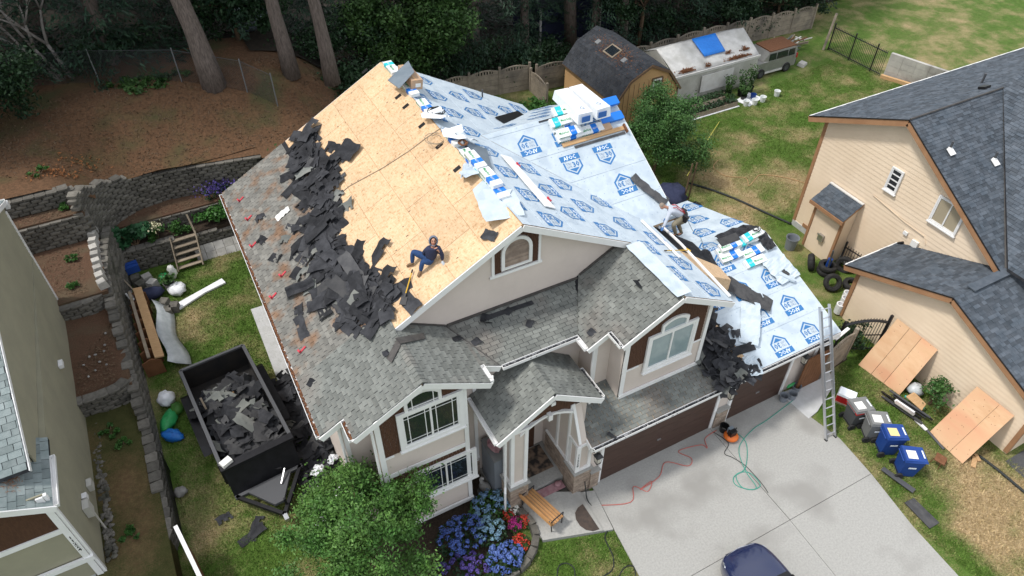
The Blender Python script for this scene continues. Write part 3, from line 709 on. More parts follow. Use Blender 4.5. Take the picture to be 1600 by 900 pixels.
# ---- underlayment: courses of sheet with printed emblems
def emblem_mesh():
    """print of the underlayment: band with lettering, shield outline, number, peak"""
    b = B()
    b.mi = 0; w = .40
    b.add([(-w,.20,0),(w,.20,0),(w,.42,0),(-w,.42,0)], [(0,1,2,3)])
    out = [(-.36,.16),(-.36,-.14),(0,-.42),(.36,-.14),(.36,.16)]; inn = [(-.30,.16),(-.30,-.115),(0,-.345),(.30,-.115),(.30,.16)]
    vs = [(*p, 0) for p in out]+[(*p, 0) for p in inn]; b.add(vs, [(i, i+5, i+6, i+1) for i in range(4)])
    b.add([(-.2,-.13,0),(0,-.28,0),(.2,-.13,0)], [(0,1,2)])
    text_on(b, '30', (-.02,-.085,0), (1,0,0), (0,1,0), .20, 0, .02, .28)
    b.mi = 1; text_on(b, 'APOC', (-.25,.235,0), (1,0,0), (0,1,0), .15, .002, .012, .5)
    b.mi = 2; text_on(b, 'TRI', (-.26,.03,0), (1,0,0), (0,1,0), .09, 0, 0, .2); text_on(b, 'LAYR', (-.26,-.085,0), (1,0,0), (0,1,0), .09, 0, 0, .2)
    me = bpy.data.meshes.new('printed_emblem'); me.from_pydata(b.v, [], b.f)
    for k in ('print_blue', 'print_white', 'print_grey'): me.materials.append(M[k])
    me.polygons.foreach_set('material_index', b.m); return me
EMB = emblem_mesh()
def courses(parent, O, U, V, polys, wc=1.10, u0=.4, du=1.42, flip=0, emb=None, stag=.71, scale=1.0, voff=0.0):
    O, U, V = Vector(O), Vector(U).normalized(), Vector(V).normalized(); N = U.cross(V); sgn = 1
    if N.z < 0: N = -N; sgn = -1
    PU = [poly_uv(p, O, U, V) for p in polys]; vmin = min(q[1] for p in PU for q in p); vmax = max(q[1] for p in PU for q in p)
    um = min(q[0] for p in PU for q in p); uM = max(q[0] for p in PU for q in p)
    EP = [poly_uv(p, O, U, V) for p in (emb or polys)]
    def inside(C, u_, v_, g_): return all(((C[(i+1) % len(C)][0]-C[i][0])*(v_-C[i][1])-(C[(i+1) % len(C)][1]-C[i][1])*(u_-C[i][0]))/math.hypot(C[(i+1) % len(C)][0]-C[i][0], C[(i+1) % len(C)][1]-C[i][1]) > g_ for i in range(len(C)))
    k = 0; v = vmin-voff
    while v < vmax:
        lift0 = .004; nseg = 10; row = []; uu = um+u0+(stag if k % 2 else 0)
        for C in PU:
            b = B()
            for i in range(nseg):
                a, c = um+(uM-um)*i/nseg, um+(uM-um)*(i+1)/nseg
                for (va, vb) in ((v, v+wc*.5), (v+wc*.5, v+wc)):
                    r = clip([(a, va), (c, va), (c, vb), (a, vb)], C)
                    if len(r) > 2 and area2(r) > 1e-4:
                        b.add([O+U*q[0]+V*q[1]+N*(lift0+.006*(1-(q[1]-v)/wc)+.0035*math.sin(q[0]*2.1+k*1.7)*math.sin((q[1]-v)*2.9)) for q in r], [tuple(range(len(r)))])
                # overlap edge, a thin drop at the lower side
                r = clip([(a, v), (c, v), (c, v+.02), (a, v+.02)], C)
                if len(r) > 2 and area2(r) > 1e-5:
                    n = len(r); top = [O+U*q[0]+V*q[1]+N*(lift0+.012) for q in r]; b.add(top+[t-N*.012 for t in top], [tuple(range(n))]+[(i2, i2+n, (i2+1) % n+n, (i2+1) % n) for i2 in range(n)])
            if not b.f: continue
            me_w = bmesh.new(); vs_ = [me_w.verts.new(q) for q in b.v]
            for f_ in b.f: me_w.faces.new([vs_[i_] for i_ in f_])
            bmesh.ops.remove_doubles(me_w, verts=me_w.verts[:], dist=.004); me_ = bpy.data.meshes.new('underlayment_course'); me_w.to_mesh(me_); me_w.free()
            co = obj('underlayment_course', me_, 'underlay', parent); row.append((C, co))
            cn = B(); rn = random.Random(k*7+len(b.f)); a = um
            while a < uM:
                for vv in (v+.1, v+wc*.36, v+wc*.64, v+wc*.9):
                    q = (a+rn.uniform(-.12, .12), vv+rn.uniform(-.05, .05))
                    if all((C[(i_+1) % len(C)][0]-C[i_][0])*(q[1]-C[i_][1])-(C[(i_+1) % len(C)][1]-C[i_][1])*(q[0]-C[i_][0]) > .03 for i_ in range(len(C))):
                        c_ = O+U*q[0]+V*q[1]+N*.0165; s_ = rn.uniform(.011, .019); cn.add([c_+U*s_, c_+V*s_, c_-U*s_, c_-V*s_], [(0,1,2,3)])
                a += .42
            if cn.f: obj('cap_nails', cn, 'print_grey', co, kind='stuff')
        while uu < uM and row:
            vv = v+wc*.5
            if any(inside(E, uu, vv, .29) for E in EP):
                co = next((c_ for C, c_ in row if inside(C, uu, vv, -.01)), row[0][1]); f = -1 if (flip == 2 or (flip == 1 and k % 2)) else 1
                sub('printed_emblem', co, EMB).matrix_world = frame(O+U*uu+V*vv+N*.0155, U*f*sgn, V*f) @ Matrix.Scale(scale, 4)
            uu += du
        v += wc; k += 1
ulR = roof_slab(house, 'roof_slope', [[ML(0,.02,-.02),ML(4.02,.02,-.02),ML(4.02,11.27,-.02),ML(0,11.27,-.02)], [ML(4.02,-2.8,-.02),ML(6.14,-2.8,-.02),ML(6.14,1.55,-.02),ML(4.02,3.7,-.02)],
     [ML(4.02,8.5,-.02),ML(6.14,10.6,-.02),ML(6.14,11.27,-.02),ML(4.02,11.27,-.02)]], 'osb', .09)
courses(ulR, ML(6.16,-2.82), Uy, VR, [[ML(6.16,-2.82),ML(6.16,1.56),ML(4.0,3.73),ML(4.0,-2.82)], [ML(4.0,0),ML(4.0,3.73),ML(1.64,6.1),ML(4.0,8.47),ML(4.0,11.29),ML(0,11.29),ML(0,0)][0:3]+[ML(0,6.1),ML(0,0)],
     [ML(0,6.1),ML(1.64,6.1),ML(4.0,8.47),ML(4.0,11.29),ML(0,11.29)], [ML(4.0,8.47),ML(6.16,10.64),ML(6.16,11.29),ML(4.0,11.29)]], wc=1.22, u0=.55, flip=1, emb=[[ML(0,0),ML(6.16,0),ML(6.16,1.56),ML(1.64,6.1),ML(0,6.1)], [ML(4,-2.82),ML(6.16,-2.82),ML(6.16,1.56),ML(4,3.7)], [ML(0,6.1),ML(1.64,6.1),ML(6.16,10.64),ML(6.16,11.29),ML(0,11.29)], [ML(0,3),ML(1.64,3),ML(1.64,9),ML(0,9)]])
ulW = roof_slab(house, 'roof_slope', [[WFp(6.1,1.56,-.02),WFp(7.23,1.56,-.02),WFp(7.23,6.1,-.02),WFp(1.64,6.1,-.02)], [WBp(6.1,10.64,-.02),WBp(7.23,10.64,-.02),WBp(7.23,6.1,-.02),WBp(1.64,6.1,-.02)]], 'osb', .09)
courses(ulW, WFp(1.6,1.5), Ux, VW, [[WFp(6.18,1.54),WFp(7.25,1.54),WFp(7.25,6.1),WFp(1.66,6.1)]], wc=1.25, u0=1.36, stag=.13, flip=1, voff=.0, du=1.40)
courses(ulW, WBp(1.6,10.7), Ux, VWB, [[WBp(6.18,10.66),WBp(7.25,10.66),WBp(7.25,6.1),WBp(1.66,6.1)]], wc=1.25, u0=.7, flip=2)
courses(sl6, GFp(6.0,-3.53), Ux, VG, [[GFp(7.55,-3.53),GFp(11.62,-3.53),GFp(11.62,1.056),GFp(8.0,1.056),GFp(7.1,-.3)]], wc=1.24, u0=.47, flip=2, du=1.44, stag=.0, voff=.12)
courses(sl6, GBp(6.0,5.6), Ux, VGB, [[GBp(6.7,5.6),GBp(11.62,5.6),GBp(11.62,1.056),GBp(6.9,1.056)]], wc=1.24, u0=.3, flip=0)
# small saddle roof that carries water from the wing corner down to the garage roof
sp = lambda x, y: (x, y, 6.2-.75*(x-6.2))
part('saddle_roof', house, 'osb', B().slab([sp(6.2,-1.2), sp(8.45,-.6), sp(8.75,.38), sp(6.2,.38)], (0,0,-1.9))); part('saddle_roof', house, 'felt', B().slab([sp(6.2,.385), sp(8.72,.385), sp(8.8,2.0), sp(6.2,1.9)], (0,0,-1.9)))
# ---- fascias, rakes, gutters
def rake(a, b_, w=.20, t=.035, m='white', name='rake_board', drop=.13):
    a, b_ = Vector(a), Vector(b_); part(name, house, m, B().beam(a-Vector((0,0,drop)), b_-Vector((0,0,drop)), t, w))
rake(ML(-4.1,-.02), ML(-.0,-.02)); rake(ML(4.05,-.022), ML(.0,-.022)); rake(ML(-6.9,11.31), ML(0,11.31)); rake(ML(6.1,11.31), ML(0,11.31))
rake(ML(-6.25,-2.20), ML(-4.16,-2.20)); rake(BRp(-2.14,-2.202), BRp(-4.16,-2.202)); rake(ML(-6.98,-1.41), ML(-6.18,-1.41)); rake(BRp(-1.5,-1.49), BRp(-2.13,-1.49))
rake(DLp(1.94,-2.84), DLp(4.0,-2.84)); rake(ML(6.18,-2.842), ML(4.0,-2.842)); rake(DLp(1.18,-2.14), DLp(1.95,-2.14))
rake(PLp(px0-.03,-3.04), PLp(-.5,-3.04)); rake(PRp(px1+.03,-3.042), PRp(-.5,-3.042)); rake(WFp(7.27,1.5), WFp(7.27,6.1)); rake(WBp(7.27,10.7), WBp(7.27,6.1))
rake(GFp(11.64,-3.5), GFp(11.64,1.05)); rake(GBp(11.64,5.6), GBp(11.64,1.05)); rake(GFp(.70,-3.5), GFp(.70,-2.9))
part('fascia', house, 'white', B().bb(.7,11.64,-3.56,-3.525,2.68,2.9)); part('fascia', house, 'white', B().bb(6.17,6.2,-2.8,1.5,6.1,6.32))
part('soffit', house, 'white', B().bb(.75,11.6,-3.52,-3.21,2.70,2.73))
gutter(house, (-7.03,-1.36,5.90), (-7.03,11.27,5.90), 'white', fill='rust'); gutter(house, (-6.30,-2.17,6.28), (-6.30,-1.45,6.28), 'white', fill='rust')
gutter(house, (-2.10,-2.15,6.36), (-2.10,-1.5,6.36)); gutter(house, (-1.45,-1.55,6.0), (1.2,-1.55,6.0), fill='felt')
gutter(house, (1.14,-2.1,6.0), (1.14,-1.6,6.0)); gutter(house, (1.9,-2.8,6.4), (1.9,-2.15,6.4), fill='felt')
gutter(house, (px0-.06,-3.0,pe), (px0-.06,-1.1,pe)); gutter(house, (px1+.06,-3.0,pe), (px1+.06,-1.7,pe), fill='felt')
gutter(house, (.75,-3.62,2.93), (6.4,-3.62,2.93), fill='felt'); gutter(house, (7.6,-3.62,2.93), (11.0,-3.62,2.93), fill='felt')
# ---- trim boards
def vtrim(x, y, z0, z1, w=.14, t=.03, ax='y'):
    b = B(); b.bb(x-w/2, x+w/2, y-t, y, z0, z1) if ax == 'y' else b.bb(x-t, x, y-w/2, y+w/2, z0, z1)
    part('trim_board', house, 'white', b)
yb = -1.905
vtrim(-5.54, yb, .45, 6.5, .16); vtrim(-2.88, yb, .45, 6.5, .14)
part('trim_board', house, 'white', B().bb(-5.46,-2.95,yb-.035,yb,3.42,3.60)); part('trim_board', house, 'white', B().bb(-5.66,-2.78,yb-.06,yb,.28,.45))
part('trim_board', house, 'white', B().bb(-5.46,-5.19,yb-.03,yb,4.40,4.47)); part('trim_board', house, 'white', B().bb(-3.25,-2.95,yb-.03,yb,4.40,4.47))
shk = B()
def shake_band(poly, y):
    """brown shingle siding, narrow staggered courses"""
    C = poly_uv([(p[0], y, p[1]) for p in poly], Vector((0,y,0)), Ux, Vector((0,0,1))); b = B()
    us = [p[0] for p in C]; zs = [p[1] for p in C]; rr = random.Random(4)
    for k in range(int(min(zs)/.14)-1, int(max(zs)/.14)+1):
        u = min(us)-rr.random()*.2
        while u < max(us):
            w = rr.uniform(.09, .17); c = clip([(u, k*.14), (u+w-.008, k*.14), (u+w-.008, k*.14+.14), (u, k*.14+.14)], C); u += w
            if len(c) > 2 and area2(c) > 3e-4:
                n = len(c); f = [Vector((q[0], y-.022*(1-(q[1]-k*.14)/.14*.8), q[1])) for q in c]; b.add(f+[v+Vector((0,.03,0)) for v in f], [tuple(range(n))]+[(i, i+n, (i+1) % n+n, (i+1) % n) for i in range(n)])
    part('shake_siding', house, 'brown_shake', b, kind='stuff')
shake_band([(-5.46,4.47),(-2.95,4.47),(-2.95,6.55),(-4.16,7.2),(-5.46,6.45)], -1.885)
shake_band([(-5.46,2.75),(-2.95,2.75),(-2.95,3.42),(-5.46,3.42)], -1.885)
shake_band([(-.78,7.9),(.72,7.9),(.72,9.25),(0,9.6),(-.78,9.2)], .305)
shake_band([(2.55,4.6),(5.5,4.6),(5.5,6.5),(4.0,7.28),(2.55,6.45)], -2.455)
shake_band([(-1.95,4.45),(.9,4.45),(-.5,5.6)], -2.73)
# bay windows
def arch_window(parent, O, w, h, N, glass, bars=True):
    """segmental window: flat sill, curved head"""
    O = Vector(O); U = Ux; Z = Vector((0,0,1)); N = Vector(N)
    def pts(e): 
        L = [(-e, -e), (w+e, -e)]; r0 = h*.62
        for i in range(9):
            t = i/8; x = (w+e)-(w+2*e)*t; L.append((x, r0+e+(h-r0)*math.sin(math.pi*t)**.8))
        return L
    o, i_ = pts(.1), pts(0.0); n = len(o); b = B()
    vs = [O+U*p[0]+Z*p[1]+N*.06 for p in o]+[O+U*p[0]+Z*p[1]+N*.06 for p in i_]+[O+U*p[0]+Z*p[1] for p in o]+[O+U*p[0]+Z*p[1] for p in i_]
    fs = []
    for k in range(n):
        j = (k+1) % n; fs += [(k, j, n+j, n+k), (k, 2*n+k, 2*n+j, j), (n+k, n+j, 3*n+j, 3*n+k)]
    b.add(vs, fs); f = part('window', parent, 'white', b)
    b = B(); b.add([O+U*p[0]+Z*p[1]+N*.02 for p in i_], [tuple(range(n))]); part('pane', f, glass, b)
    if bars:
        b = B()
        for x in (.14, w-.14): b.bb(O.x+x-.012, O.x+x+.012, O.y-.045, O.y-.022, O.z, O.z+h*.82)
        b.bb(O.x, O.x+w, O.y-.046, O.y-.023, O.z+.12, O.z+.145); part('grille', f, 'white', b)
    return f
window(house, (-4.83, -1.91, 4.67), Ux, (0,-1,0), 1.75, 1.42, .06, 2, 1, .14, 'glass', out=.14)
arch_window(house, (-4.60, -1.91, 6.17), .92, .62, (0,-1,0), 'glass')
window(house, (-4.61, -1.91, 1.71), Ux, (0,-1,0), 1.9, 1.35, .06, 2, 1, .14, 'glass', out=.10)
siding(house, 'siding', [(-5.46,-1.88,.45),(-2.95,-1.88,.45),(-2.95,-1.88,4.4),(-5.46,-1.88,4.4)], (0,-1,0), 'beige', .17, .012)
# gable vent with arched louvres
part('trim_board', house, 'white', B().bb(-.86,-.77,.26,.31,7.82,9.17)); part('trim_board', house, 'white', B().bb(.72,.80,.26,.31,7.82,9.22)); part('trim_board', house, 'white', B().bb(-.92,.86,.255,.31,7.78,7.88))
vb = B(); r1, r2, zc, hb = .52, .41, 8.62, 8.08
arc = [(r1*math.cos(t), zc+r1*math.sin(t)) for t in [math.pi*i/12 for i in range(13)]]+[(-r1, hb-.09), (r1, hb-.09)]
arc2 = [(r2*math.cos(t), zc+r2*math.sin(t)) for t in [math.pi*i/12 for i in range(13)]]+[(-r2, hb), (r2, hb)]
n = len(arc); vb.add([(p[0]-.03, .225, p[1]) for p in arc]+[(p[0]-.03, .225, p[1]) for p in arc2]+[(p[0]-.03, .30, p[1]) for p in arc]+[(p[0]-.03, .30, p[1]) for p in arc2],
      [f for k in range(n) for f in ((k, n+k, n+(k+1) % n, (k+1) % n), (k, (k+1) % n, 2*n+(k+1) % n, 2*n+k), (n+k, 3*n+k, 3*n+(k+1) % n, n+(k+1) % n))])
vent = part('gable_vent', house, 'white', vb)
lv = B(); z = hb+.02
while z < zc+r2-.03:
    hw = r2 if z < zc else math.sqrt(max(r2*r2-(z-zc)**2, 0)); lv.box((-.03, .275, z), (2*hw, .05, .012), (R(35), 0, 0)); z += .045
part('louvres', vent, 'brick', lv, kind='stuff')
# dormer window set
vtrim(2.44, -2.475, 3.35, 6.6, .16); vtrim(5.62, -2.475, 3.35, 6.45, .14); part('trim_board', house, 'white', B().bb(2.36,5.69,-2.53,-2.475,3.28,3.42))
part('trim_board', house, 'white', B().bb(2.52,3.0,-2.5,-2.475,4.55,4.62)); part('trim_board', house, 'white', B().bb(5.05,5.55,-2.5,-2.475,4.55,4.62))
window(house, (3.31, -2.48, 4.27), Ux, (0,-1,0), 1.72, 1.45, .06, 2, 1, 0, 'glass_sky', out=.12)
arch_window(house, (3.76, -2.48, 5.79), .85, .46, (0,-1,0), 'glass_sky', False)
siding(house, 'siding', [(2.5,-2.45,3.35),(5.55,-2.45,3.35),(5.55,-2.45,4.6),(2.5,-2.45,4.6)], (0,-1,0), 'beige', .17, .012)
vtrim(1.76, -1.775, 3.4, 6.1, .12)
def downspout(a, pts): 
    part('downspout', house, 'white', B().tube([a]+pts, .045, 6))
downspout((1.55,-1.95,5.9), [(1.62,-1.86,5.75),(1.62,-1.86,3.65),(1.70,-2.0,3.58)]); downspout((-5.63,-1.6,6.1), [(-5.70,-1.94,5.9),(-5.70,-1.94,.3)])
downspout((-6.9,-1.2,5.85), [(-6.43,-1.1,5.6),(-6.43,-1.1,.2)]); downspout((-1.98,-2.0,6.3), [(-2.75,-1.55,6.1),(-2.75,-1.55,.4)])
downspout((-2.3,-2.9,4.5), [(-1.98,-2.75,4.2),(-1.98,-2.72,1.5),(-2.05,-2.85,1.35),(-2.05,-2.85,.15)])
vtrim(-6.29, -1.025, .3, 6.1, .12); vtrim(-2.18, -1.025, .9, 6.0, .12)
# brick skirt right of the bay
def bricks(parent, x0, x1, y, z0, z1, N=(0,-1,0), along='x'):
    rr = random.Random(3); r = 0; z = z0
    while z < z1-.03:
        u = x0-(.1 if r % 2 else 0)
        while u < x1:
            a, c = max(u, x0)+.004, min(u+.2, x1)-.004; u += .2
            if c-a < .03: continue
            d = rr.uniform(.012, .022); b = B()
            if along == 'x': b.bb(a, c, y-d, y+.02, z+.004, min(z+.066, z1))
            else: b.bb(y-.02 if N[0] > 0 else y-d, y+d if N[0] > 0 else y+.02, a, c, z+.004, min(z+.066, z1))
            yield b
        z += .07; r += 1
bs = part('brick_skirt', house, 'mortar', B().bb(-2.84,-2.1,-1.04,-.98,0,1.05)); mb = B()
for q in bricks(bs, -2.82, -2.1, -1.04, 0, 1.02): mb.add(q.v, q.f)
part('bricks', bs, 'brick', mb, kind='stuff'); part('trim_board', house, 'white', B().bb(-2.83,-2.1,-1.08,-1.0,1.05,1.14))
# porch columns on stone-veneer piers
def pier(x0, x1, y0, y1, zc, ztop):
    pr = part('porch_column', house, 'beige', B().bb(x0+.10,x1-.10,y0+.10,y1-.10,zc,ztop))
    t = B()
    for (x, y) in ((x0+.1,y0+.1),(x1-.1,y0+.1),(x0+.1,y1-.1),(x1-.1,y1-.1)): t.bb(x-.06,x+.06,y-.06,y+.06,zc+.02,ztop)
    t.bb(x0+.03,x1-.03,y0+.03,y1-.03,zc-.02,zc+.10); t.bb(x0+.03,x1-.03,y0+.03,y1-.03,ztop-.06,ztop+.05); part('corner_trim', pr, 'white', t)
    st = part('stone_base', pr, 'mortar', B().bb(x0+.02,x1-.02,y0+.02,y1-.02,0,zc-.03)); part('stone_cap', pr, 'concrete', B().bb(x0-.05,x1+.05,y0-.05,y1+.05,zc-.08,zc-.022))
    mbk = B()
    for q in bricks(st, x0, x1, y0+.02, 0, zc-.09): mbk.add(q.v, q.f)
    for q in bricks(st, y0, y1, x0+.02, 0, zc-.09, (-1,0,0), 'y'): mbk.add(q.v, q.f)
    for q in bricks(st, y0, y1, x1-.02, 0, zc-.09, (1,0,0), 'y'): mbk.add(q.v, q.f)
    part('stones', st, 'brick', mbk, kind='stuff')
pier(-1.86,-1.18,-2.86,-2.22,1.45,4.35); pier(.32,.98,-3.32,-2.72,1.40,2.80)
part('porch_wall', house, 'beige', B().bb(.42,.94,-2.70,-1.02,.0,4.4)); part('porch_wall', house, 'beige', B().slab([(.40,-3.24,1.5),(.40,-2.71,1.5),(.40,-2.71,4.35),(.40,-3.24,2.98)], (.30,0,0))); part('trim_board', house, 'white', B().beam((.43,-3.27,2.97),(.43,-2.69,4.40),.09,.06,(0,-.9,.4))); st = part('stone_base', house, 'mortar', B().bb(.36,.41,-2.70,-1.3,0,1.3))
mb = B()
for q in bricks(st, -2.70, -1.3, .37, 0, 1.3, (-1,0,0), 'y'): mb.add(q.v, q.f)
part('stones', st, 'brick', mb, kind='stuff')
for (x0_, x1_, y0_, y1_) in ((.33,.43,-2.74,-2.66),(.36,.42,-2.05,-1.95)): part('trim_board', house, 'white', B().bb(x0_,x1_,y0_,y1_,1.3,4.4))
part('trim_board', house, 'white', B().bb(.35,.43,-2.69,-1.3,1.3,1.38))
part('porch_ceiling', house, 'white', B().bb(-2.05,.95,-2.6,-1.03,4.46,4.5)); part('front_door', house, 'brown_shake', B().bb(-.9,.05,-1.05,-1.0,.3,2.4))
# arched beam between the columns
ab = B(); n = 12
lo = [(-1.5+1.95*i/n, 4.02+.42*math.sin(math.pi*i/n)) for i in range(n+1)]
ab.add([(x, -2.80, z) for x, z in lo]+[(x, -2.80, z+.10) for x, z in lo]+[(x, -2.62, z) for x, z in lo]+[(x, -2.62, z+.10) for x, z in lo],
       [f for i in range(n) for f in ((i, i+1, n+2+i, n+1+i), (2*n+2+i, 3*n+3+i, 3*n+4+i, 2*n+3+i), (i, 2*n+2+i, 2*n+3+i, i+1), (n+1+i, n+2+i, 3*n+4+i, 3*n+3+i))])
part('arched_beam', house, 'white', ab)
pg = B(); pg.slab([(-2.05,-2.70,4.5),(-1.5,-2.70,4.05)]+[(x, -2.70, z+.05) for x, z in lo[1:-1]]+[(.45,-2.70,4.1),(.95,-2.70,4.5),(-.5,-2.70,5.58)], (0,.06,0)); part('gable_wall', house, 'brown_shake', pg)
for q in ((-.57,-.43,-3.0,-2.75,5.2,5.35), (-.57,-.43,-2.9,-2.72,4.35,4.6), (.78,.86,-3.0,-2.74,4.5,4.75)): part('gable_bracket', house, 'white', B().bb(*q))
# ---- garage doors
def garage_door(x0, x1):
    d = part('garage_door', house, 'door_brown', B().bb(x0,x1,-3.235,-3.20,.02,2.13)); n = 4
    for r_ in range(n):
        part('door_panel', d, 'door_brown', B().bb(x0+.01,x1-.01,-3.262,-3.236,.03+r_*.525,.03+r_*.525+.517))
    part('lift_handle', d, 'steel', B().bb((x0+x1)/2-.08,(x0+x1)/2+.08,-3.29,-3.263,.93,.98))
    t = B(); t.bb(x0-.12,x0,-3.30,-3.20,.06,2.25); t.bb(x1,x1+.12,-3.30,-3.20,.06,2.25); t.bb(x0,x1,-3.30,-3.20,2.13,2.27); part('door_frame', d, 'white', t)
garage_door(1.45, 6.30); garage_door(7.10, 9.75)
for (xa, xb) in ((.97,1.33),(6.42,6.98)):
    st = part('stone_base', house, 'mortar', B().bb(xa+.02,xb-.02,-3.34,-3.20,0,1.0)); mb = B()
    for q in bricks(st, xa, xb, -3.345, 0, .98): mb.add(q.v, q.f)
    part('stones', st, 'brick', mb, kind='stuff'); part('stone_cap', house, 'concrete', B().bb(xa-.02,xb+.02,-3.40,-3.2,1.0,1.06))
siding(house, 'siding', [(.97,-3.2,1.0),(11.15,-3.2,1.0),(11.15,-3.2,2.85),(.97,-3.2,2.85)], (0,-1,0), 'beige', .17, .014)
siding(house, 'siding', [(9.88,-3.2,.1),(11.15,-3.2,.1),(11.15,-3.2,1.0),(9.88,-3.2,1.0)], (0,-1,0), 'beige', .17, .014)
vtrim(11.08, -3.235, .1, 2.7, .14)
def lantern(x, y, z):
    l = part('wall_lantern', house, 'black_metal', B().bb(x-.05,x+.05,y,y+.12,z-.02,z+.1).bb(x-.015,x+.015,y-.16,y,z+.08,z+.11))
    b = B(); b.box((x, y-.17, z+.06), (.26,.26,.12), None, .35); b.box((x, y-.17, z-.36), (.16,.16,.03)); 
    for i, j in ((-1,-1),(1,-1),(1,1),(-1,1)): b.beam((x+.1*i, y-.17+.1*j, z), (x+.075*i, y-.17+.075*j, z-.36), .014, .014)
    part('lantern_cage', l, 'black_metal', b); part('lantern_glass', l, 'lamp_glass', B().box((x, y-.17, z-.18), (.13,.13,.32)))
lantern(.98, -3.42, 2.35); lantern(6.70, -3.30, 2.2); lantern(10.2, -3.30, 2.25)
# house number on the corner trim by the garage
hb_ = B(); zt = 2.55
for ch in '11228':
    text_on(hb_, ch, (.335, -3.345, zt-.13), (1,0,0), (0,0,1), .12, .004, .012); zt -= .155
vtrim(.38, -3.31, 1.5, 2.9, .16); part('house_number', house, 'car_black', hb_)
# crawl vents and meter on the left side, roof pipes
for (x, y) in ((3.9, 10.6),):
    q = ML(x, y); part('vent_pipe', house, 'plastic_dgrey', B().tube([(q[0],q[1],q[2]-.1),(q[0],q[1],q[2]+.35)], .035, 8))

# ------------------------------------------------------------------ retaining walls of rough blocks
def block_mesh(name, w, h, d, m):
    """split-face block: bevelled, bulging front (front is -y)"""
    b = B(); x, z = w/2-.006, h/2-.004
    b.add([(-x,0,-z),(x,0,-z),(x,0,z),(-x,0,z),(-x*.8,-.05,-z*.75),(x*.8,-.045,-z*.8),(x*.78,-.055,z*.75),(-x*.8,-.04,z*.78),(-x*.9,d,-z),(x*.9,d,-z),(x*.9,d,z),(-x*.9,d,z)],
          [(4,5,6,7),(0,1,5,4),(1,2,6,5),(2,3,7,6),(3,0,4,7),(3,2,10,11),(1,0,8,9),(2,1,9,10),(0,3,11,8)])
    me = bpy.data.meshes.new(name); me.from_pydata(b.v, [], b.f); me.materials.append(M[m]); return me
BLK = block_mesh('block', .42, .155, .28, 'block'); CAPB = block_mesh('cap_block', .44, .12, .34, 'block')
def block_wall(label, path, z0, z1, batter=.02, limit=300, seed=1, group='grey block retaining walls of the terraced yard'):
    """path: plan points, seen side on the right-hand side of travel; z0/z1 numbers or lists per point"""
    rr = random.Random(seed); P = [Vector((p[0], p[1], 0)) for p in path]; n = len(P)
    a0 = z0 if isinstance(z0, list) else [z0]*n; a1 = z1 if isinstance(z1, list) else [z1]*n
    S = [0]
    for i in range(n-1): S.append(S[-1]+(P[i+1]-P[i]).length)
    def at(s):
        s = max(0, min(S[-1]-1e-6, s)); i = max(k for k in range(n-1) if S[k] <= s); t = (s-S[i])/(S[i+1]-S[i])
        d = (P[i+1]-P[i]).normalized()
        j = i+1 if t > .5 else i-1                                     # soften the bend
        if 0 <= j < n-1:
            wgt = abs(t-.5); d = (d*(1-wgt)+(P[j+1]-P[j]).normalized()*wgt).normalized()
        return P[i].lerp(P[i+1], t), d, a0[i]+(a0[i+1]-a0[i])*t, a1[i]+(a1[i+1]-a1[i])*t
    mid = at(S[-1]/2)
    w = thing('retaining_wall', label, 'retaining wall', (mid[0].x, mid[0].y, mid[2]), group)
    rows = int((max(a1)-min(a0))/.155)+1; items = []
    for r in range(rows):
        s = -.21 if r % 2 else 0
        while s < S[-1]:
            sc = s+.21; s += .42
            if sc > S[-1]: break
            p, d, za, zb = at(sc); z = min(a0)+r*.155+.0775
            if z < za-.1 or z > zb-.06: continue
            top = z+.155 > zb-.06; nrm = d.cross(Vector((0,0,1)))
            pos = p+nrm*(.0-(z-za)*batter+rr.uniform(-.015, .015)+(.02 if top else 0)); pos.z = z+rr.uniform(-.006, .006)
            rot = frame(pos, d, -nrm) @ Matrix.Rotation(rr.uniform(-.05, .05), 4, 'Z')
            items.append(((pos-CAMP).length, rot @ Matrix.Diagonal((rr.uniform(.93, 1.0), 1, 1, 1)), top))
    items.sort(key=lambda t: t[0])
    inv = Matrix.Translation(-Vector(w['_w']))
    for d_, mw, top in items[:limit]:
        o = bpy.data.objects.new('block', CAPB if top else BLK); col.objects.link(o); o.parent = w; o.matrix_basis = inv @ mw
    if len(items) > limit:
        b = B(); src = [tuple(v.co) for v in BLK.vertices]; sf = [tuple(f.vertices) for f in BLK.polygons]
        for d_, mw, top in items[limit:]: b.add([mw @ Vector(v) for v in src], sf)
        part('blocks', w, 'block', b, kind='stuff')
    return w
block_wall('long grey block retaining wall running down the left yard below the olive house', [(-13.5,.35),(-12.6,.55),(-12.1,.95),(-11.95,1.6),(-11.95,5),(-11.97,7.1),(-12.0,9),(-12.02,11.5),(-12.02,13),(-11.85,14.5),(-11.62,15.75)],
           0, [.9,.95,1.0,1.05,1.1,1.75,2.0,2.6,2.78,2.85,2.9], seed=2)
block_wall('short curved block wall above the weedy grass bed beside the olive house', [(-13.95,7.0),(-13.0,6.98),(-12.4,7.1),(-12.05,7.5)], 1.0, 1.98, seed=3)
block_wall('short curved block wall between the two bark-covered beds', [(-13.95,11.35),(-13.2,11.3),(-12.6,11.45),(-12.2,11.9)], 1.95, 2.85, seed=4)
block_wall('dark stepped block wall behind the upper bark bed with pale stones', [(-17.5,15.4),(-12.75,15.35),(-12.2,15.45)], 2.78, 4.1, seed=5)
block_wall('topmost dark block wall at the left below the brown hillside', [(-17.5,16.25),(-13.2,16.2),(-12.3,16.35)], 4.1, 5.0, seed=6)
block_wall('low block wall behind the wooden steps and lawn', [(-11.7,15.95),(-9.7,15.9),(-4.6,16.05)], 0, [1.25,1.25,.8], seed=7)
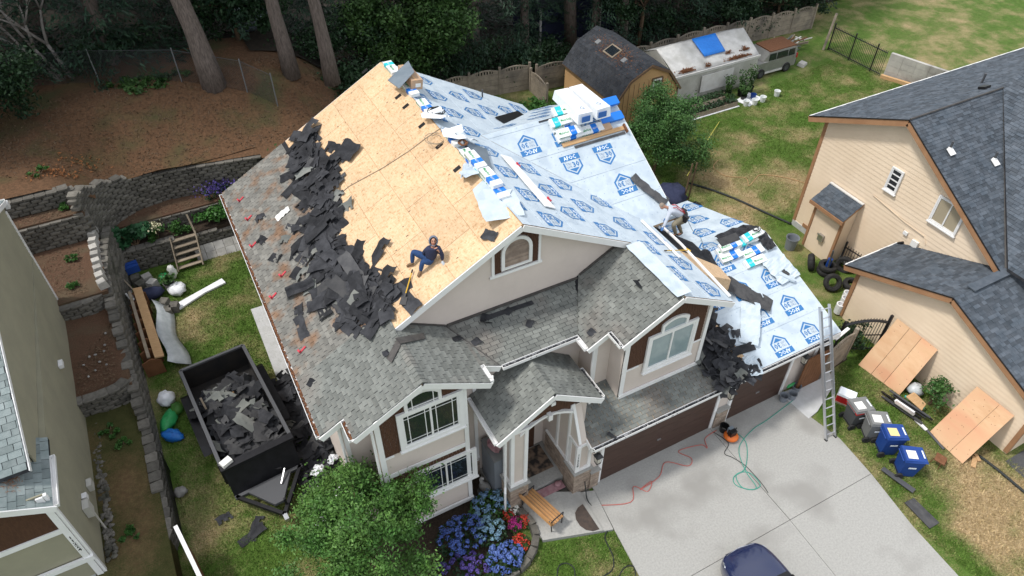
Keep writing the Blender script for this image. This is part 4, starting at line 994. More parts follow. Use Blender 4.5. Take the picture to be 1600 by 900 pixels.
block_wall('middle block wall behind the leafy planting bed', [(-11.7,16.95),(-8.5,16.8),(-4.6,16.9)], 1.12, 2.02, seed=8)
block_wall('sweeping upper block wall that holds back the brown hillside', [(-12.25,15.5),(-11.95,16.4),(-11.35,17.3),(-10.4,17.85),(-9.2,18.05),(-8.2,17.95),(-6.6,17.65),(-4.6,17.3)], [2.0,1.95,1.9,1.9,1.9,1.9,1.9,1.9], [4.9,4.7,4.2,3.75,3.55,3.5,3.5,3.5], seed=9)
# pale stones standing along the upper bark bed
for i in range(9):
    t = i/8; x, y, z = -12.25-.08*math.sin(t*3), 11.9+3.9*t, 2.78
    b = B(); b.box((x, y, z+.16), (.36, .36, .34), (random.uniform(-.1,.1), random.uniform(-.1,.1), random.uniform(-.3,.3)), .8)
    o = part('edging_stone', None, 'block_pale', b)
    tag(o, ['pale split stone at the near end of the row beside the bark bed', 'pale split stone in the row edging the upper bark bed', 'pale split stone at the far end of the row by the dark wall'][0 if i == 0 else 2 if i == 8 else 1], 'stone', 'pale edging stones of the bark bed')
# concrete pavers leaning in two rows along the low wall
pav = thing('paver_edging', 'two rows of pale concrete pavers leaning against the low block wall', 'paver edging', (-6.5, 15.6, 0))
for i in range(10):
    for j in range(2):
        part('paver', pav, 'block_pale' if (i+j) % 3 else 'wallblock', B().box((-8.55+i*.44, 15.42+j*.30, .10+.26*j), (.425, .06, .38), (R(-42), 0, random.uniform(-.03,.03))))

# ------------------------------------------------------------------ neighbour on the left
lh = thing('neighbour_house', 'olive green house with white trim cut off by the left edge', 'house', (-17, 6, 0))
part('wall', lh, 'olive', B().bb(-26,-13.93,.72,11.98,0,4.9)); part('gable_wall', lh, 'olive', B().slab([(-14.2,2.0,4.8),(-13.99,11.98,4.8),(-13.99,11.98,7.1),(-14.08,7.8,8.8),(-14.2,2.0,5.9)], (-.1,0,0)))
siding(lh, 'siding', [(-13.93,.72,.9),(-13.93,11.98,.9),(-13.93,11.98,4.9),(-13.93,.72,4.9)], (1,0,0), 'olive', .16); siding(lh, 'siding', [(-14.13,2.0,4.88),(-13.935,11.98,4.88),(-13.935,11.98,7.15),(-14.017,7.8,8.88),(-14.13,2.0,6.0)], (9.98,-.195,0), 'olive', .16); part('wall_ledge', lh, 'olive', B().slab([(-14.2,1.9,4.935),(-13.915,1.9,4.935),(-13.915,11.95,4.935),(-14.0,11.95,4.935)], (0,0,-.05)))
part('foundation', lh, 'concrete_pale', B().bb(-26,-13.88,.68,12.03,0,1.0))
part('trim_board', lh, 'white', B().bb(-13.97,-13.89,.62,.72,.9,5.3)); part('trim_board', lh, 'white', B().bb(-13.96,-13.885,11.9,12.02,.9,7.0))
siding(lh, 'siding', [(-26,.7,.9),(-13.97,.7,.9),(-13.97,.7,5.3),(-26,.7,5.3)], (0,-1,0), 'olive', .16)
part('trim_board', lh, 'white', B().bb(-20,-13.99,.60,.66,3.55,3.75)); part('shake_siding', lh, 'brown_shake', B().bb(-20,-14.1,.63,.68,3.76,5.2))
part('trim_board', lh, 'white', B().bb(-14.15,-13.98,.585,.64,.9,5.3)); part('trim_board', lh, 'white', B().bb(-20,-13.9,.55,.64,1.9,2.1))
nb = B(); zt = 3.2
for ch in '11224': text_on(nb, ch, (-14.12, .58, zt), (1,0,0), (0,0,1), .13, .004, .012); zt -= .17
part('house_number', lh, 'car_black', nb)
clb = math.hypot(1, .55)
lr = [(-20,.4,5.0+.55*6.15),(-13.85,.4,5.0),(-13.85,2.9,5.0),(-20,2.9,5.0+.55*6.15)]
s_ = roof_slab(lh, 'roof_slope', [lr], 'felt', .12); shingles(s_, (-13.85,.4,5.005), Uy, (-1/clb,0,.55/clb), [lr], 'shingle_left', .34, .2, seed=21)
part('fascia', lh, 'white', B().beam((-13.8,.37,4.93),(-20,.37,4.93+.55*6.2),.035,.22)); gutter(lh, (-13.78,.45,5.0), (-13.78,2.2,5.0))
lr2 = [(-26,.6,5.65),(-13.75,.6,5.65),(-13.75,7.2,9.25),(-26,7.2,9.25)]; lr2 = [(-26,1.3,5.76),(-14.1,1.3,5.76),(-13.97,7.8,9.01),(-26,7.8,9.01)]
s_ = roof_slab(lh, 'roof_slope', [lr2], 'felt', .12); shingles(s_, (-26,1.3,5.765), Ux, (0,6.5,3.25), [lr2], 'shingle_left', .34, .2, seed=22)
lr3 = [(-26,12.4,7.2),(-13.88,12.4,7.2),(-13.97,7.8,9.01),(-26,7.8,9.01)]
s_ = roof_slab(lh, 'roof_slope', [lr3], 'felt', .12); shingles(s_, (-26,12.4,7.205), Ux, (0,-4.6,1.81), [lr3], 'shingle_left', .34, .2, seed=23)
part('rake_board', lh, 'white', B().beam((-14.08,1.3,5.66),(-13.95,7.8,8.91),.03,.15)); part('rake_board', lh, 'white', B().beam((-13.86,12.42,7.1),(-13.95,7.8,8.91),.035,.16)); gutter(lh, (-26,12.48,7.18), (-13.88,12.48,7.18))
part('gutter_end', lh, 'white', B().bb(-13.95,-13.82,12.35,12.55,6.85,7.1))
part('meter_box', lh, 'olive_trim', B().bb(-13.9,-13.72,1.9,2.25,2.1,2.6).tube([(-13.75,2.07,2.05),(-13.75,2.07,.9)],.03,6))
part('meter_box', lh, 'olive_trim', B().bb(-13.9,-13.75,3.2,3.5,1.7,2.0)); part('dryer_vent', lh, 'white', B().bb(-13.9,-13.76,2.35,2.55,2.35,2.55)); part('dryer_vent', lh, 'white', B().bb(-13.9,-13.76,7.45,7.75,3.3,3.45))
# litter of needles in the roof valley
nd = leaves('needle_litter', np.column_stack([rng.normal(-14.62, .10, 700), np.clip(rng.normal(1.75, .3, 700), 1.0, 2.5), np.zeros(700)])+np.array([[0,0,0]]), .10, 'needles', None, aspect=.12)
me = nd.data
for v in me.vertices: v.co.z += 5.0+.55*(-13.85-v.co.x)+.08
put(nd, lh); nd['kind'] = 'stuff'

# ------------------------------------------------------------------ neighbour on the right
rh = thing('neighbour_house', 'peach two-storey house with slate grey roof on the right', 'house', (22, -2, 0))
RFp = lambda x, y: (x, y, 7.95-.6*(.75-y)); RBp = lambda x, y: (x, y, 7.95-.47*(y-.75))
part('wall', rh, 'peach', B().bb(18.03,34,-6.5,4.6,0,3.8)); part('gable_wall', rh, 'peach', B().slab([(18.03,4.6,3.7),(18.03,-6.2,3.7),(18.03,.75,7.85),(18.03,4.6,6.0)], (.15,0,0)))
part('wall', rh, 'peach', B().bb(18.2,34,-2.3,4.6,3.8,5.9))
siding(rh, 'siding', [(18.03,4.6,.3),(18.03,-6.1,.3),(18.03,-6.1,3.75),(18.03,.75,7.88),(18.03,4.6,6.05)], (-1,0,0), 'peach', .2)
part('trim_board', rh, 'peach_trim', B().bb(17.98,18.12,4.5,4.66,.2,5.95)); part('foundation', rh, 'concrete_pale', B().bb(17.97,34,-6.5,4.63,0,.3))
bp = [RBp(17.6,.75), RBp(34,.75), RBp(34,5.25), RBp(17.6,5.25)]
s_ = roof_slab(rh, 'roof_slope', [[Vector(p)-Vector((0,0,.01)) for p in bp]], 'felt', .14); cb = math.hypot(1,.47); shingles(s_, RBp(17.6,5.25), Ux, (0,-1/cb,.47/cb), [bp], 'shingle_new', .3, .14, laminated=True, seed=31)
fp = [RFp(17.6,.75), RFp(17.6,-6.6), RFp(17.75,-6.6), RFp(23.15,.75)]; fp = [RFp(17.6,.75), RFp(17.6,-5.3), RFp(23.15,.75)]
s_ = roof_slab(rh, 'roof_slope', [[Vector(p)-Vector((0,0,.01)) for p in [RFp(17.6,.75), RFp(17.6,-6.8), RFp(34,-6.8), RFp(34,.75)]]], 'felt', .14); cf = math.hypot(1,.6)
shingles(s_, RFp(17.6,-6.8), Ux, (0,1/cf,.6/cf), [[RFp(17.6,.75), RFp(17.6,-6.8), RFp(16.2,-6.8), RFp(23.15,.75)][0:2]+[RFp(17.61,-6.8), RFp(23.15,.75)]], 'shingle_new', .3, .14, laminated=True, seed=32)
# cross gable: its left slope meets the front slope in a valley
XL = lambda x, y: (x, y, 7.95-.6*(23.15-x))
xp = [XL(17.72,-5.05), XL(23.15,.75), XL(24.5,.75), XL(24.5,-6.8), XL(17.72,-6.8)]
s_ = roof_slab(rh, 'roof_slope', [[Vector(p)-Vector((0,0,-.03)) for p in xp]], 'felt', .1)
shingles(s_, Vector(XL(17.72,-6.8))+Vector((0,0,.04)), Uy, (1/cf,0,.6/cf), [[Vector(p)+Vector((0,0,.04)) for p in xp]], 'shingle_new', .3, .14, laminated=True, seed=33)
part('valley_flashing', rh, 'flash', B().tube([RFp(23.15,.7),RFp(17.9,-4.9)], .05, 5)); part('ridge_flashing', rh, 'flash', B().tube([(17.6,.75,7.99),(23.15,.75,7.99)], .04, 5))
part('rake_board', rh, 'peach_trim', B().beam(Vector(RBp(17.58,5.25))-Vector((0,0,.14)), Vector(RBp(17.58,.75))-Vector((0,0,.14)), .04, .24))
part('rake_board', rh, 'peach_trim', B().beam(Vector(RFp(17.58,-6.8))-Vector((0,0,.14)), Vector(RFp(17.58,.75))-Vector((0,0,.14)), .04, .24))
part('drip_edge', rh, 'white', B().beam(RBp(17.6,5.28), RBp(34,5.28), .05, .05)); part('drip_edge', rh, 'car_black', B().beam(Vector(RBp(17.55,5.25))+Vector((0,0,.02)), Vector(RBp(17.55,.75))+Vector((0,0,.02)), .03, .04)); part('drip_edge', rh, 'car_black', B().beam(Vector(RFp(17.55,-6.8))+Vector((0,0,.02)), Vector(RFp(17.55,.75))+Vector((0,0,.02)), .03, .04))
for q, r_ in (((18.60, -0.66, 7.08), .05), ((20.40, -1.53, 6.61), .05)):
    x, y = q[0], q[1]; z = RFp(x, y)[2]
    pv = part('vent_pipe', rh, 'plastic_dgrey', B().tube([(x,y,z-.05),(x,y,z+.38)], .045, 8)); part('pipe_boot', pv, 'white', B().box((x-.05,y-.12,z+.02), (.3,.32,.03), (R(31),0,0)).lathe((x,y,z), [(.11,-.02),(.06,.14)], 10))
part('vent_pipe', rh, 'plastic_dgrey', B().tube([RBp(24.2,2.2),(24.2,2.2,RBp(0,2.2)[2]+.45)], .05, 8)); part('roof_vent', rh, 'car_black', B().box((23.1,1.45,RBp(0,1.45)[2]+.07), (.4,.3,.12), (R(-25),0,0)))
window(rh, (18.0,.80,4.62), (0,-1,0), (-1,0,0), .48, 1.0, .05, 1, 4, 0, 'glass', out=.05); window(rh, (18.0,-1.50,4.52), (0,-1,0), (-1,0,0), 1.12, 1.12, .05, 2, 1, 0, 'blind', out=.06)
part('vent_cover', rh, 'white', B().bb(17.93,18.0,-.95,-.75,3.25,3.4)); part('meter_box', rh, 'paper', B().bb(17.9,18.0,-1.55,-1.25,3.0,3.3)); part('cable', rh, 'peach', B().tube([(17.97,1.2,4.0),(17.97,-.6,3.75),(17.97,-1.6,3.7),(17.97,-1.8,3.4)], .015, 4))
# chimney box with its own small shed roof
part('chimney_box', rh, 'peach', B().bb(17.25,18.0,1.55,3.12,.02,2.75)); siding(rh, 'siding', [(17.25,1.55,.1),(18.0,1.55,.1),(18.0,1.55,3.2),(17.25,1.55,2.7)], (0,-1,0), 'peach', .2)
siding(rh, 'siding', [(17.25,3.12,.1),(17.25,1.55,.1),(17.25,1.55,2.75),(17.25,3.12,2.75)], (-1,0,0), 'peach', .2, .006)
cr = [(16.95,3.3,2.72),(16.95,1.38,2.72),(18.0,1.38,3.35),(18.0,3.3,3.35)]
s_ = roof_slab(rh, 'chimney_roof', [cr], 'peach_trim', .1); shingles(s_, (16.93,1.38,2.725), Uy, (1.05,0,.63), [[Vector(p)+Vector((0,0,.004)) for p in cr]], 'shingle_new', .3, .14, laminated=True, seed=34)
part('trim_board', rh, 'peach_trim', B().bb(17.2,17.3,1.5,1.62,.1,2.7)); part('trim_board', rh, 'peach_trim', B().bb(17.2,17.3,3.05,3.17,.1,2.7)); part('fascia', rh, 'peach_trim', B().bb(16.9,16.94,1.36,3.32,2.55,2.72)); part('apron_flashing', rh, 'offwhite', B().bb(17.85,17.98,1.38,3.3,3.33,3.38)); part('flue_vent', rh, 'steel', B().bb(17.1,17.22,2.15,2.42,.95,1.3).bb(17.05,17.1,2.12,2.45,1.25,1.33)); part('crawl_vent', rh, 'peach_trim', B().bb(17.96,18.0,3.6,4.0,.32,.5))
# garage wing of that house
GY0, GZ = -5.05, 4.5
RG1 = lambda x, y: (x, y, GZ-.415*(y-GY0)); RG2 = lambda x, y: (x, y, GZ-.40*(GY0-y))
part('wall', rh, 'peach', B().bb(15.23,30,-9.2,-1.2,0,2.6)); part('gable_wall', rh, 'peach', B().slab([(15.23,-1.2,2.5),(15.23,-9.2,2.5),(15.23,-9.2,2.75),(15.23,GY0,GZ-.1),(15.23,-1.2,2.75)], (.1,0,0)))
siding(rh, 'siding', [(15.23,-1.2,.25),(15.23,-9.2,.25),(15.23,-9.2,2.75),(15.23,GY0,GZ-.08),(15.23,-1.2,2.8)], (-1,0,0), 'peach', .2)
siding(rh, 'siding', [(15.23,-9.2,.25),(30,-9.2,.25),(30,-9.2,2.5),(15.23,-9.2,2.5)], (0,-1,0), 'peach', .2); siding(rh, 'siding', [(15.23,-1.2,.25),(18,-1.2,.25),(18,-1.2,2.6),(15.23,-1.2,2.6)], (0,1,0), 'peach', .2)
for y in (-1.25,-9.15): part('trim_board', rh, 'peach_trim', B().bb(15.16,15.3,y-.08,y+.08,.1,2.7))
for fn, ye, sd in ((RG1, -.72, 35), (RG2, -9.7, 36)):
    pol = [fn(14.9,GY0), fn(14.9,ye), fn(30,ye), fn(30,GY0)] if fn is RG2 else [fn(14.9,GY0), fn(14.9,ye), fn(18.0,ye), fn(18.0,GY0)]
    s_ = roof_slab(rh, 'roof_slope', [[Vector(p)-Vector((0,0,.01)) for p in pol]], 'felt', .14)
    shingles(s_, fn(14.9,ye), Ux, (Vector(fn(0,GY0))-Vector(fn(0,ye))), [pol], 'shingle_new', .3, .14, laminated=True, seed=sd)
    part('rake_board', rh, 'peach_trim', B().beam(Vector(fn(14.88,ye))-Vector((0,0,.14)), Vector(fn(14.88,GY0))-Vector((0,0,.14)), .04, .22)); part('drip_edge', rh, 'car_black', B().beam(Vector(fn(14.85,ye))+Vector((0,0,.02)), Vector(fn(14.85,GY0))+Vector((0,0,.02)), .03, .04))
part('drip_edge', rh, 'white', B().beam(RG1(14.9,-.70), RG1(17.95,-.70), .05, .05))
part('ridge_vent', rh, 'shingle_new', B().box((16.9,GY0+.02,GZ+.06), (2.2,.34,.05))); part('downspout', rh, 'car_black', B().tube([(17.9,-.78,2.75),(17.95,-.95,2.9)], .06, 6))
part('hose_reel', rh, 'car_black', B().lathe((16.2,-9.45,.9), [(.05,-.12),(.3,-.12),(.3,-.1),(.12,-.1),(.12,.1),(.3,.1),(.3,.12),(.05,.12)], 16, 'y'))

# ------------------------------------------------------------------ trees and plants
def crown_points(c, r, ncl, per, g, cl=.45, shell=.55, flat=.8, low=-.6):
    """leaf positions in clumps spread through an ellipsoid"""
    pts = []; cen = []
    while len(cen) < ncl:
        d = g.normal(size=3); d /= np.linalg.norm(d)
        if d[2] < low: continue
        rad = shell+(1-shell)*g.random()**.7 if g.random() < .8 else g.random()*.7
        p = d*rad*np.array(r)*(1+.2*math.sin(4*math.atan2(d[1], d[0])+3*d[2])); cen.append(p)
        n = int(per*g.uniform(.6, 1.4)); s = cl*g.uniform(.7, 1.25)
        q = g.normal(size=(n, 3))*np.array([s, s, s*flat])*.55; pts.append(q+p)
    return np.concatenate(pts)+np.array(c), np.array(cen)+np.array(c)
def tree(name, label, cat, base, c, r, ncl, per, leaf, lm, bark, trunk_r, seed, group=None, cl=.45, low=-.6, aspect=.5):
    g = np.random.default_rng(seed); t = thing(name, label, cat, base, group); b = B(); base = Vector(base); cc = Vector(c)
    b.tube([base-Vector((0,0,.1)), base.lerp(cc, .45)+Vector((.05,.04,0)), base.lerp(cc, .8)], [trunk_r, trunk_r*.8, trunk_r*.6], 8)
    pts, cen = crown_points(c, r, ncl, per, g, cl, low=low)
    top = base.lerp(cc, .62)
    for k in range(0, len(cen), max(1, len(cen)//16)):
        e = Vector(cen[k]); m = top.lerp(e, .5)+Vector((0,0,.12)); b.tube([top, m, e], [trunk_r*.45, trunk_r*.25, .012], 5)
    part('trunk', t, bark, b, smooth=True); o = leaves('crown', pts, leaf, lm, t, aspect=aspect, rngl=g)
    return t
# broad young tree at the front corner of the house
tree('leafy_tree', 'bushy bright green tree in front of the bay window', 'tree', (-6.65,-3.0,0), (-6.75,-2.75,2.75), (2.05,1.75,1.75), 78, 520, .105, 'leaf_front', 'bark_brown', .10, 5, cl=.38)
tree('leafy_tree', 'dense dark green tree between the rear wing and the tan shed', 'tree', (13.9,10.9,0), (14.55,11.35,2.3), (2.0,2.1,2.15), 80, 460, .12, 'leaf_right', 'bark_brown', .11, 6, cl=.45)
tree('leafy_bush', 'bright green sprouts rising in front of the tan shed wall', 'bush', (16.2,13.9,0), (16.2,13.9,1.9), (1.5,.8,1.3), 30, 170, .15, 'leaf_mid', 'bark_brown', .05, 61, cl=.35)
# shrubs
def bush(label, c, r, n, leaf, lm, seed, cat='bush', name='leafy_bush', group=None, aspect=.55, flat=.5):
    g = np.random.default_rng(seed); base = (c[0], c[1], c[2]-r[2]); t = thing(name, label, cat, base, group)
    pts, cen = crown_points(c, r, max(6, n//60), 60, g, min(r)*.5, .4, flat, -.3); leaves('foliage', pts, leaf, lm, t, rngl=g, aspect=aspect)
    b = B()
    for k in range(0, len(cen), max(1, len(cen)//5)): b.tube([base, Vector(base).lerp(Vector(cen[k]), .5)+Vector((0,0,.05)), cen[k]], [.03, .02, .008], 4)
    part('stems', t, 'bark_brown', b, kind='stuff'); return t
bush('large round-leaved green plant at the left end of the planting bed', (-11.0,16.35,1.55), (.75,.5,.5), 500, .34, 'leaf_hosta', 12, 'plant', 'broadleaf_plant', aspect=.8)
bush('low clump of small green leaves beside the wooden steps', (-9.2,16.4,1.35), (.8,.35,.3), 900, .12, 'leaf_cover', 13, 'plant', 'leafy_plant')
bush('bright green leafy clump right of the wooden steps', (-6.9,16.45,1.5), (1.25,.45,.45), 2200, .17, 'leaf_bed', 14, 'plant', 'leafy_plant')
t = bush('plant with a pale cream flower head in the planting bed', (-10.05,16.4,1.4), (.32,.3,.35), 260, .14, 'leaf_cover', 15, 'plant', 'flowering_plant')
leaves('blossom', rng.normal(size=(160,3))*np.array([.16,.14,.08])+np.array([-10.05,16.4,1.85]), .09, 'flower_cream', t, aspect=.9)
t = bush('purple flowered plant on the wall above the planting bed', (-6.9,17.25,2.2), (.7,.35,.3), 900, .10, 'leaf_dark', 16, 'plant', 'flowering_plant')
leaves('blossom', rng.normal(size=(420,3))*np.array([.42,.2,.12])+np.array([-6.9,17.25,2.45]), .08, 'flower_purple', t, aspect=.9)
bush('dark green bush below the rear corner of the stripped roof', (-2.6,15.6,2.6), (1.7,1.3,1.6), 4200, .17, 'leaf_mid', 17)
bush('low green ground cover patch in front of the pale precast fence', (12.2,19.2,.35), (1.9,1.6,.45), 5200, .17, 'leaf_bed', 18, 'plant', 'ground_cover')
bush('low green plants under the wire fence at the top left', (-8.6,23.2,5.3), (2.2,.8,.4), 2600, .20, 'leaf_mid', 19, 'plant', 'ground_cover')
bush('small rust-tipped shrub between the two plywood sheets', (14.6,-6.35,.75), (.5,.55,.75), 1100, .11, 'leaf_right', 20)
bush('dark ivy clump behind the black iron gate', (14.0,-2.6,.6), (.75,.55,.6), 1100, .13, 'leaf_dark', 22)
for i, (x, y, z, rr_) in enumerate(((-13.2,6.0,1.15,.35),(-12.9,5.2,1.1,.3),(-13.1,1.6,1.05,.4),(-13.2,14.2,2.9,.2),(-12.9,16.0,4.2,.22),(-13.4,17.6,5.1,.35),(-13.3,12.4,2.9,.15))):
    bush(['green weed tuft by the short curved wall beside the olive house', 'green weed tuft in the middle of the grass bed', 'bright green weed tuft near the stone strip of the olive house', 'small weed on the upper bark bed', 'yellow green weed on the highest narrow bed', 'green weed at the top edge of the left walls', 'tiny weed at the house end of the bark bed'][i], (x, y, z), (rr_, rr_, .15), 220, .12, 'leaf_cover', 80+i, 'weed', 'weed', 'weeds on the terraces')
# hydrangeas and bedding flowers in front of the bay
def flowers(label, c, r, n, size, fm, seed, lm='leaf_dark', per=22, cat='flower bush', name='flower_bush'):
    g = np.random.default_rng(seed); base = (c[0], c[1], .01); t = thing(name, label, cat, base)
    th = g.uniform(0, 2*math.pi, n); rad = np.sqrt(g.random(n)); x = c[0]+r[0]*rad*np.cos(th); y = c[1]+r[1]*rad*np.sin(th); z = c[2]+r[2]*np.sqrt(np.maximum(0, 1-rad**2))*g.uniform(.8, 1.1, n)
    k = n*9; th = g.uniform(0, 2*math.pi, k); rad = np.sqrt(g.random(k))*1.05; lz = c[2]+r[2]*np.sqrt(np.maximum(0, 1-np.minimum(rad, 1)**2))*g.uniform(.1, .98, k)
    leaves('foliage', np.column_stack([c[0]+r[0]*rad*np.cos(th), c[1]+r[1]*rad*np.sin(th), lz]), .13, lm, t, rngl=g, aspect=.6)
    cen = np.column_stack([x, y, z]); d = g.normal(size=(n*per, 3)); d /= np.linalg.norm(d, axis=1)[:, None]; d[:, 2] = np.abs(d[:, 2])
    P = np.repeat(cen, per, 0)+d*size*np.repeat(g.uniform(.7, 1.2, n), per)[:, None]
    leaves('blossoms', P, size*.75, fm, t, rngl=g, aspect=.9, normals=d, spread=.3)
    part('stems', t, 'leaf_dark', B().tube([base, (c[0], c[1], c[2])], .03, 5).tube([base, (c[0]+r[0]*.4, c[1], c[2])], .02, 5).tube([base, (c[0]-r[0]*.4, c[1]+.1, c[2])], .02, 5), kind='stuff')
flowers('vivid blue hydrangea at the middle of the bed below the bay', (-3.75,-3.05,.35), (.85,.65,.45), 70, .085, 'flower_blue', 31)
flowers('vivid blue hydrangea nearest the lawn corner of the bed', (-2.85,-4.35,.25), (.62,.55,.4), 60, .085, 'flower_blue', 32)
flowers('pale blue-green hydrangea between the two vivid blue ones', (-2.85,-3.35,.35), (.5,.5,.4), 42, .075, 'flower_pale', 33)
flowers('faded blue hydrangea behind the bed beside the white bird figure', (-2.35,-2.45,.3), (.8,.5,.35), 60, .075, 'flower_pale', 34, 'leaf_right')
flowers('purple hydrangea half hidden under the bushy tree', (-4.35,-4.2,.25), (.95,.75,.4), 46, .085, 'flower_purple', 35)
flowers('red geranium by the edging stones near the lawn', (-2.1,-4.05,.12), (.26,.3,.2), 34, .06, 'flower_red', 36, 'leaf_mid', 12, 'flower', 'bedding_flower')
flowers('red geranium beside the wooden bench', (-1.62,-3.45,.12), (.2,.22,.18), 22, .06, 'flower_red', 37, 'leaf_mid', 12, 'flower', 'bedding_flower')
flowers('red geranium next to the white flowers at the back of the bed', (-2.0,-3.0,.12), (.22,.35,.18), 24, .06, 'flower_red', 38, 'leaf_mid', 12, 'flower', 'bedding_flower')
flowers('magenta petunia in the middle of the round bed', (-1.95,-3.4,.12), (.26,.24,.2), 34, .06, 'flower_pink', 39, 'leaf_mid', 12, 'flower', 'bedding_flower')
flowers('white petunia beside the edging stones near the porch column', (-1.72,-2.92,.12), (.16,.2,.18), 16, .06, 'flower_white', 40, 'leaf_mid', 12, 'flower', 'bedding_flower')
ring = thing('bed_edging', 'curved brown block edging around the flower bed', 'bed edging', (-1.6, -3.6, 0))
rp = [(-2.25,-2.62),(-1.86,-2.78),(-1.62,-3.02),(-1.48,-3.34),(-1.46,-3.72),(-1.55,-4.1),(-1.8,-4.42),(-2.15,-4.66),(-2.6,-4.82),(-3.1,-4.92)]
for i in range(len(rp)-1):
    a, c = Vector((*rp[i], 0)), Vector((*rp[i+1], 0)); m_ = (a+c)/2; d = (c-a); ang = math.atan2(d.y, d.x)
    for lv_ in range(2): part('edging_block', ring, 'block', B().box((m_.x+random.uniform(-.01,.01), m_.y+random.uniform(-.01,.01), .07+.13*lv_), (d.length*.96, .26-.02*lv_, .125), (0,0,ang+random.uniform(-.04,.04)), .93))
# ------------------------------------------------------------------ conifers
def conifer_mesh(name, h, rb, z0, seed, dens=1.0):
    g = np.random.default_rng(seed); Q = []; nb = int(130*dens)
    for i in range(nb):
        t = (i+g.random())/nb; z = z0+(h-z0)*t; L = rb*(1-t)**.75*g.uniform(.75, 1.15)+.3; a = g.uniform(0, 2*math.pi)
        n = max(16, int(105*L/rb)+14); s = np.sort(g.random(n))**.8
        dx = np.array([math.cos(a), math.sin(a), 0]); sd = np.array([-math.sin(a), math.cos(a), 0])
        droop = .18+.25*(1-t)
        P = np.outer(s*L, dx)+np.outer(g.normal(size=n)*(.08+.28*s*(1-s)*L*.9+.05), sd); P[:, 2] += z-droop*L*s**1.5+.10*L*s+g.normal(size=n)*.06
        T = dx*.9+np.outer(g.normal(size=n)*.7, sd)+np.array([0, 0, -.35])+g.normal(size=(n, 3))*.25; T /= np.linalg.norm(T, axis=1)[:, None]
        W = np.cross(T, np.array([0, 0, 1.])+g.normal(size=(n, 3))*.4); W /= np.linalg.norm(W, axis=1)[:, None]
        l = g.uniform(.22, .46, (n, 1)); w = l*.2
        v = np.empty((n, 4, 3)); v[:, 0] = P-T*l*.4; v[:, 1] = P+W*w*.5; v[:, 2] = P+T*l*.6; v[:, 3] = P-W*w*.5; Q.append(v)
    return np.concatenate(Q)
NEEDLE_SETS = []
for i, (h, rb, z0, d) in enumerate(((24, 4.2, 1.0, 1.25), (28, 4.6, 2.4, 1.3), (20, 3.6, .6, 1.2))):
    v = conifer_mesh('c', h, rb, z0, 100+i, d); o = quads('crown', v, 'needle'); me = o.data; bpy.data.objects.remove(o)
    tb = B(); tb.tube([(0,0,-.3),(0,0,h*.5),(0,0,h*.98)], [.38, .22, .03], 9); tm = bpy.data.meshes.new('trunk'); tm.from_pydata(tb.v, [], tb.f); tm.materials.append(M['bark_tree'])
    NEEDLE_SETS.append((me, tm))
def gz(x, y): return max(hz(x, y), 0)
def conifer(x, y, kind, s, a, label):
    t = thing('conifer_tree', label, 'tree', (x, y, gz(x, y)), 'dark conifers of the wood behind the houses', world=False)
    t.rotation_euler = (0, 0, a); t.scale = (s, s, s*random.uniform(.9, 1.1))
    for n_, me in zip(('crown', 'trunk'), NEEDLE_SETS[kind]):
        o = bpy.data.objects.new(n_, me); col.objects.link(o); o.parent = t
    return t
spots = [(-15.5,25.5),(-12.2,28.5),(-9.5,26.3),(-6.6,28.2),(-3.4,27.5),(1.8,27.8),(4.6,30.5),(11.5,27.5),(14.5,26.2),(17.5,29.0),(19.5,25.4),(23.0,26.5),(26.5,25.6),(30.5,25.8),(34.5,26.2),(38.5,27.5),(43.5,29.5),
         (-18,31),(-1,33),(8,34),(13,33.5),(21,33),(28,31.5),(33,32),(40,34),(48,33),(54,36),(-7,34),(-13,35),(60,41),(47,40),(36,40),(26,39),(16,40),(4,40),(-5,41),(-16,41)]
for i, (x, y) in enumerate(spots):
    side = 'left of the big bare trunks' if x < -4 else 'behind the stripped ridge' if x < 6 else 'behind the tan shed' if x < 20 else 'behind the tent shelter' if x < 32 else 'above the iron fence at the right'
    row = 'front row' if y < 30 else 'deeper row' if y < 36 else 'last row'
    conifer(x, y, i % 3, random.uniform(.85, 1.15), random.uniform(0, 6.3), 'dark conifer in the %s of the wood, %s' % (row, side))
# tall firs beyond the olive house, mostly outside the picture, that shade the left yard
for i, (x, y, k, s) in enumerate(((-24.5,24.0,1,1.0),(-19,26.5,0,1.0),(-30,14,1,1.2),(-31,5,1,1.2))):
    conifer(x, y, k, s, i*1.3, 'tall fir standing beyond the olive house at the left')
# the three big bare trunks
def big_trunk(label, base, top, r, seed):
    t = thing('fir_tree', label, 'tree', base, 'big fir trunks at the wood edge'); g = random.Random(seed); b = B(); base = Vector(base); top = Vector(top); n = 10
    path = [base.lerp(top, i/n)+Vector((g.uniform(-.05,.05), g.uniform(-.05,.05), 0)) for i in range(n+1)]; path[0].z -= .3
    b.tube(path, [r*1.2]+[r*(1.12-.1*min(i, 2)-.055*i) for i in range(1, n+1)], 22)
    vs = []
    for k, v in enumerate(b.v):                                  # furrowed bark: alternate ridges
        ring = k//22; c = path[min(ring, n)]; f = 1+(.06 if k % 2 else -.05)+g.uniform(-.03, .03); vs.append((c.x+(v[0]-c.x)*f, c.y+(v[1]-c.y)*f, v[2]))
    b.v = vs; part('trunk', t, 'bark_tree', b, smooth=True)
    o = bpy.data.objects.new('crown', NEEDLE_SETS[seed % 3][0]); col.objects.link(o); o.parent = t; o.matrix_world = Matrix.Translation(Vector(t['_w'])*0+Vector((top.x-base.x, top.y-base.y, 9.5)))
    o.matrix_parent_inverse = Matrix.Identity(4); o.matrix_basis = Matrix.Translation(Vector((0, 0, 9.5)))
    return t
big_trunk('thickest bare fir trunk left of the stripped ridge', (-5.32, 21.80, 5.00), (-6.6,22.6,20), .50, 3)
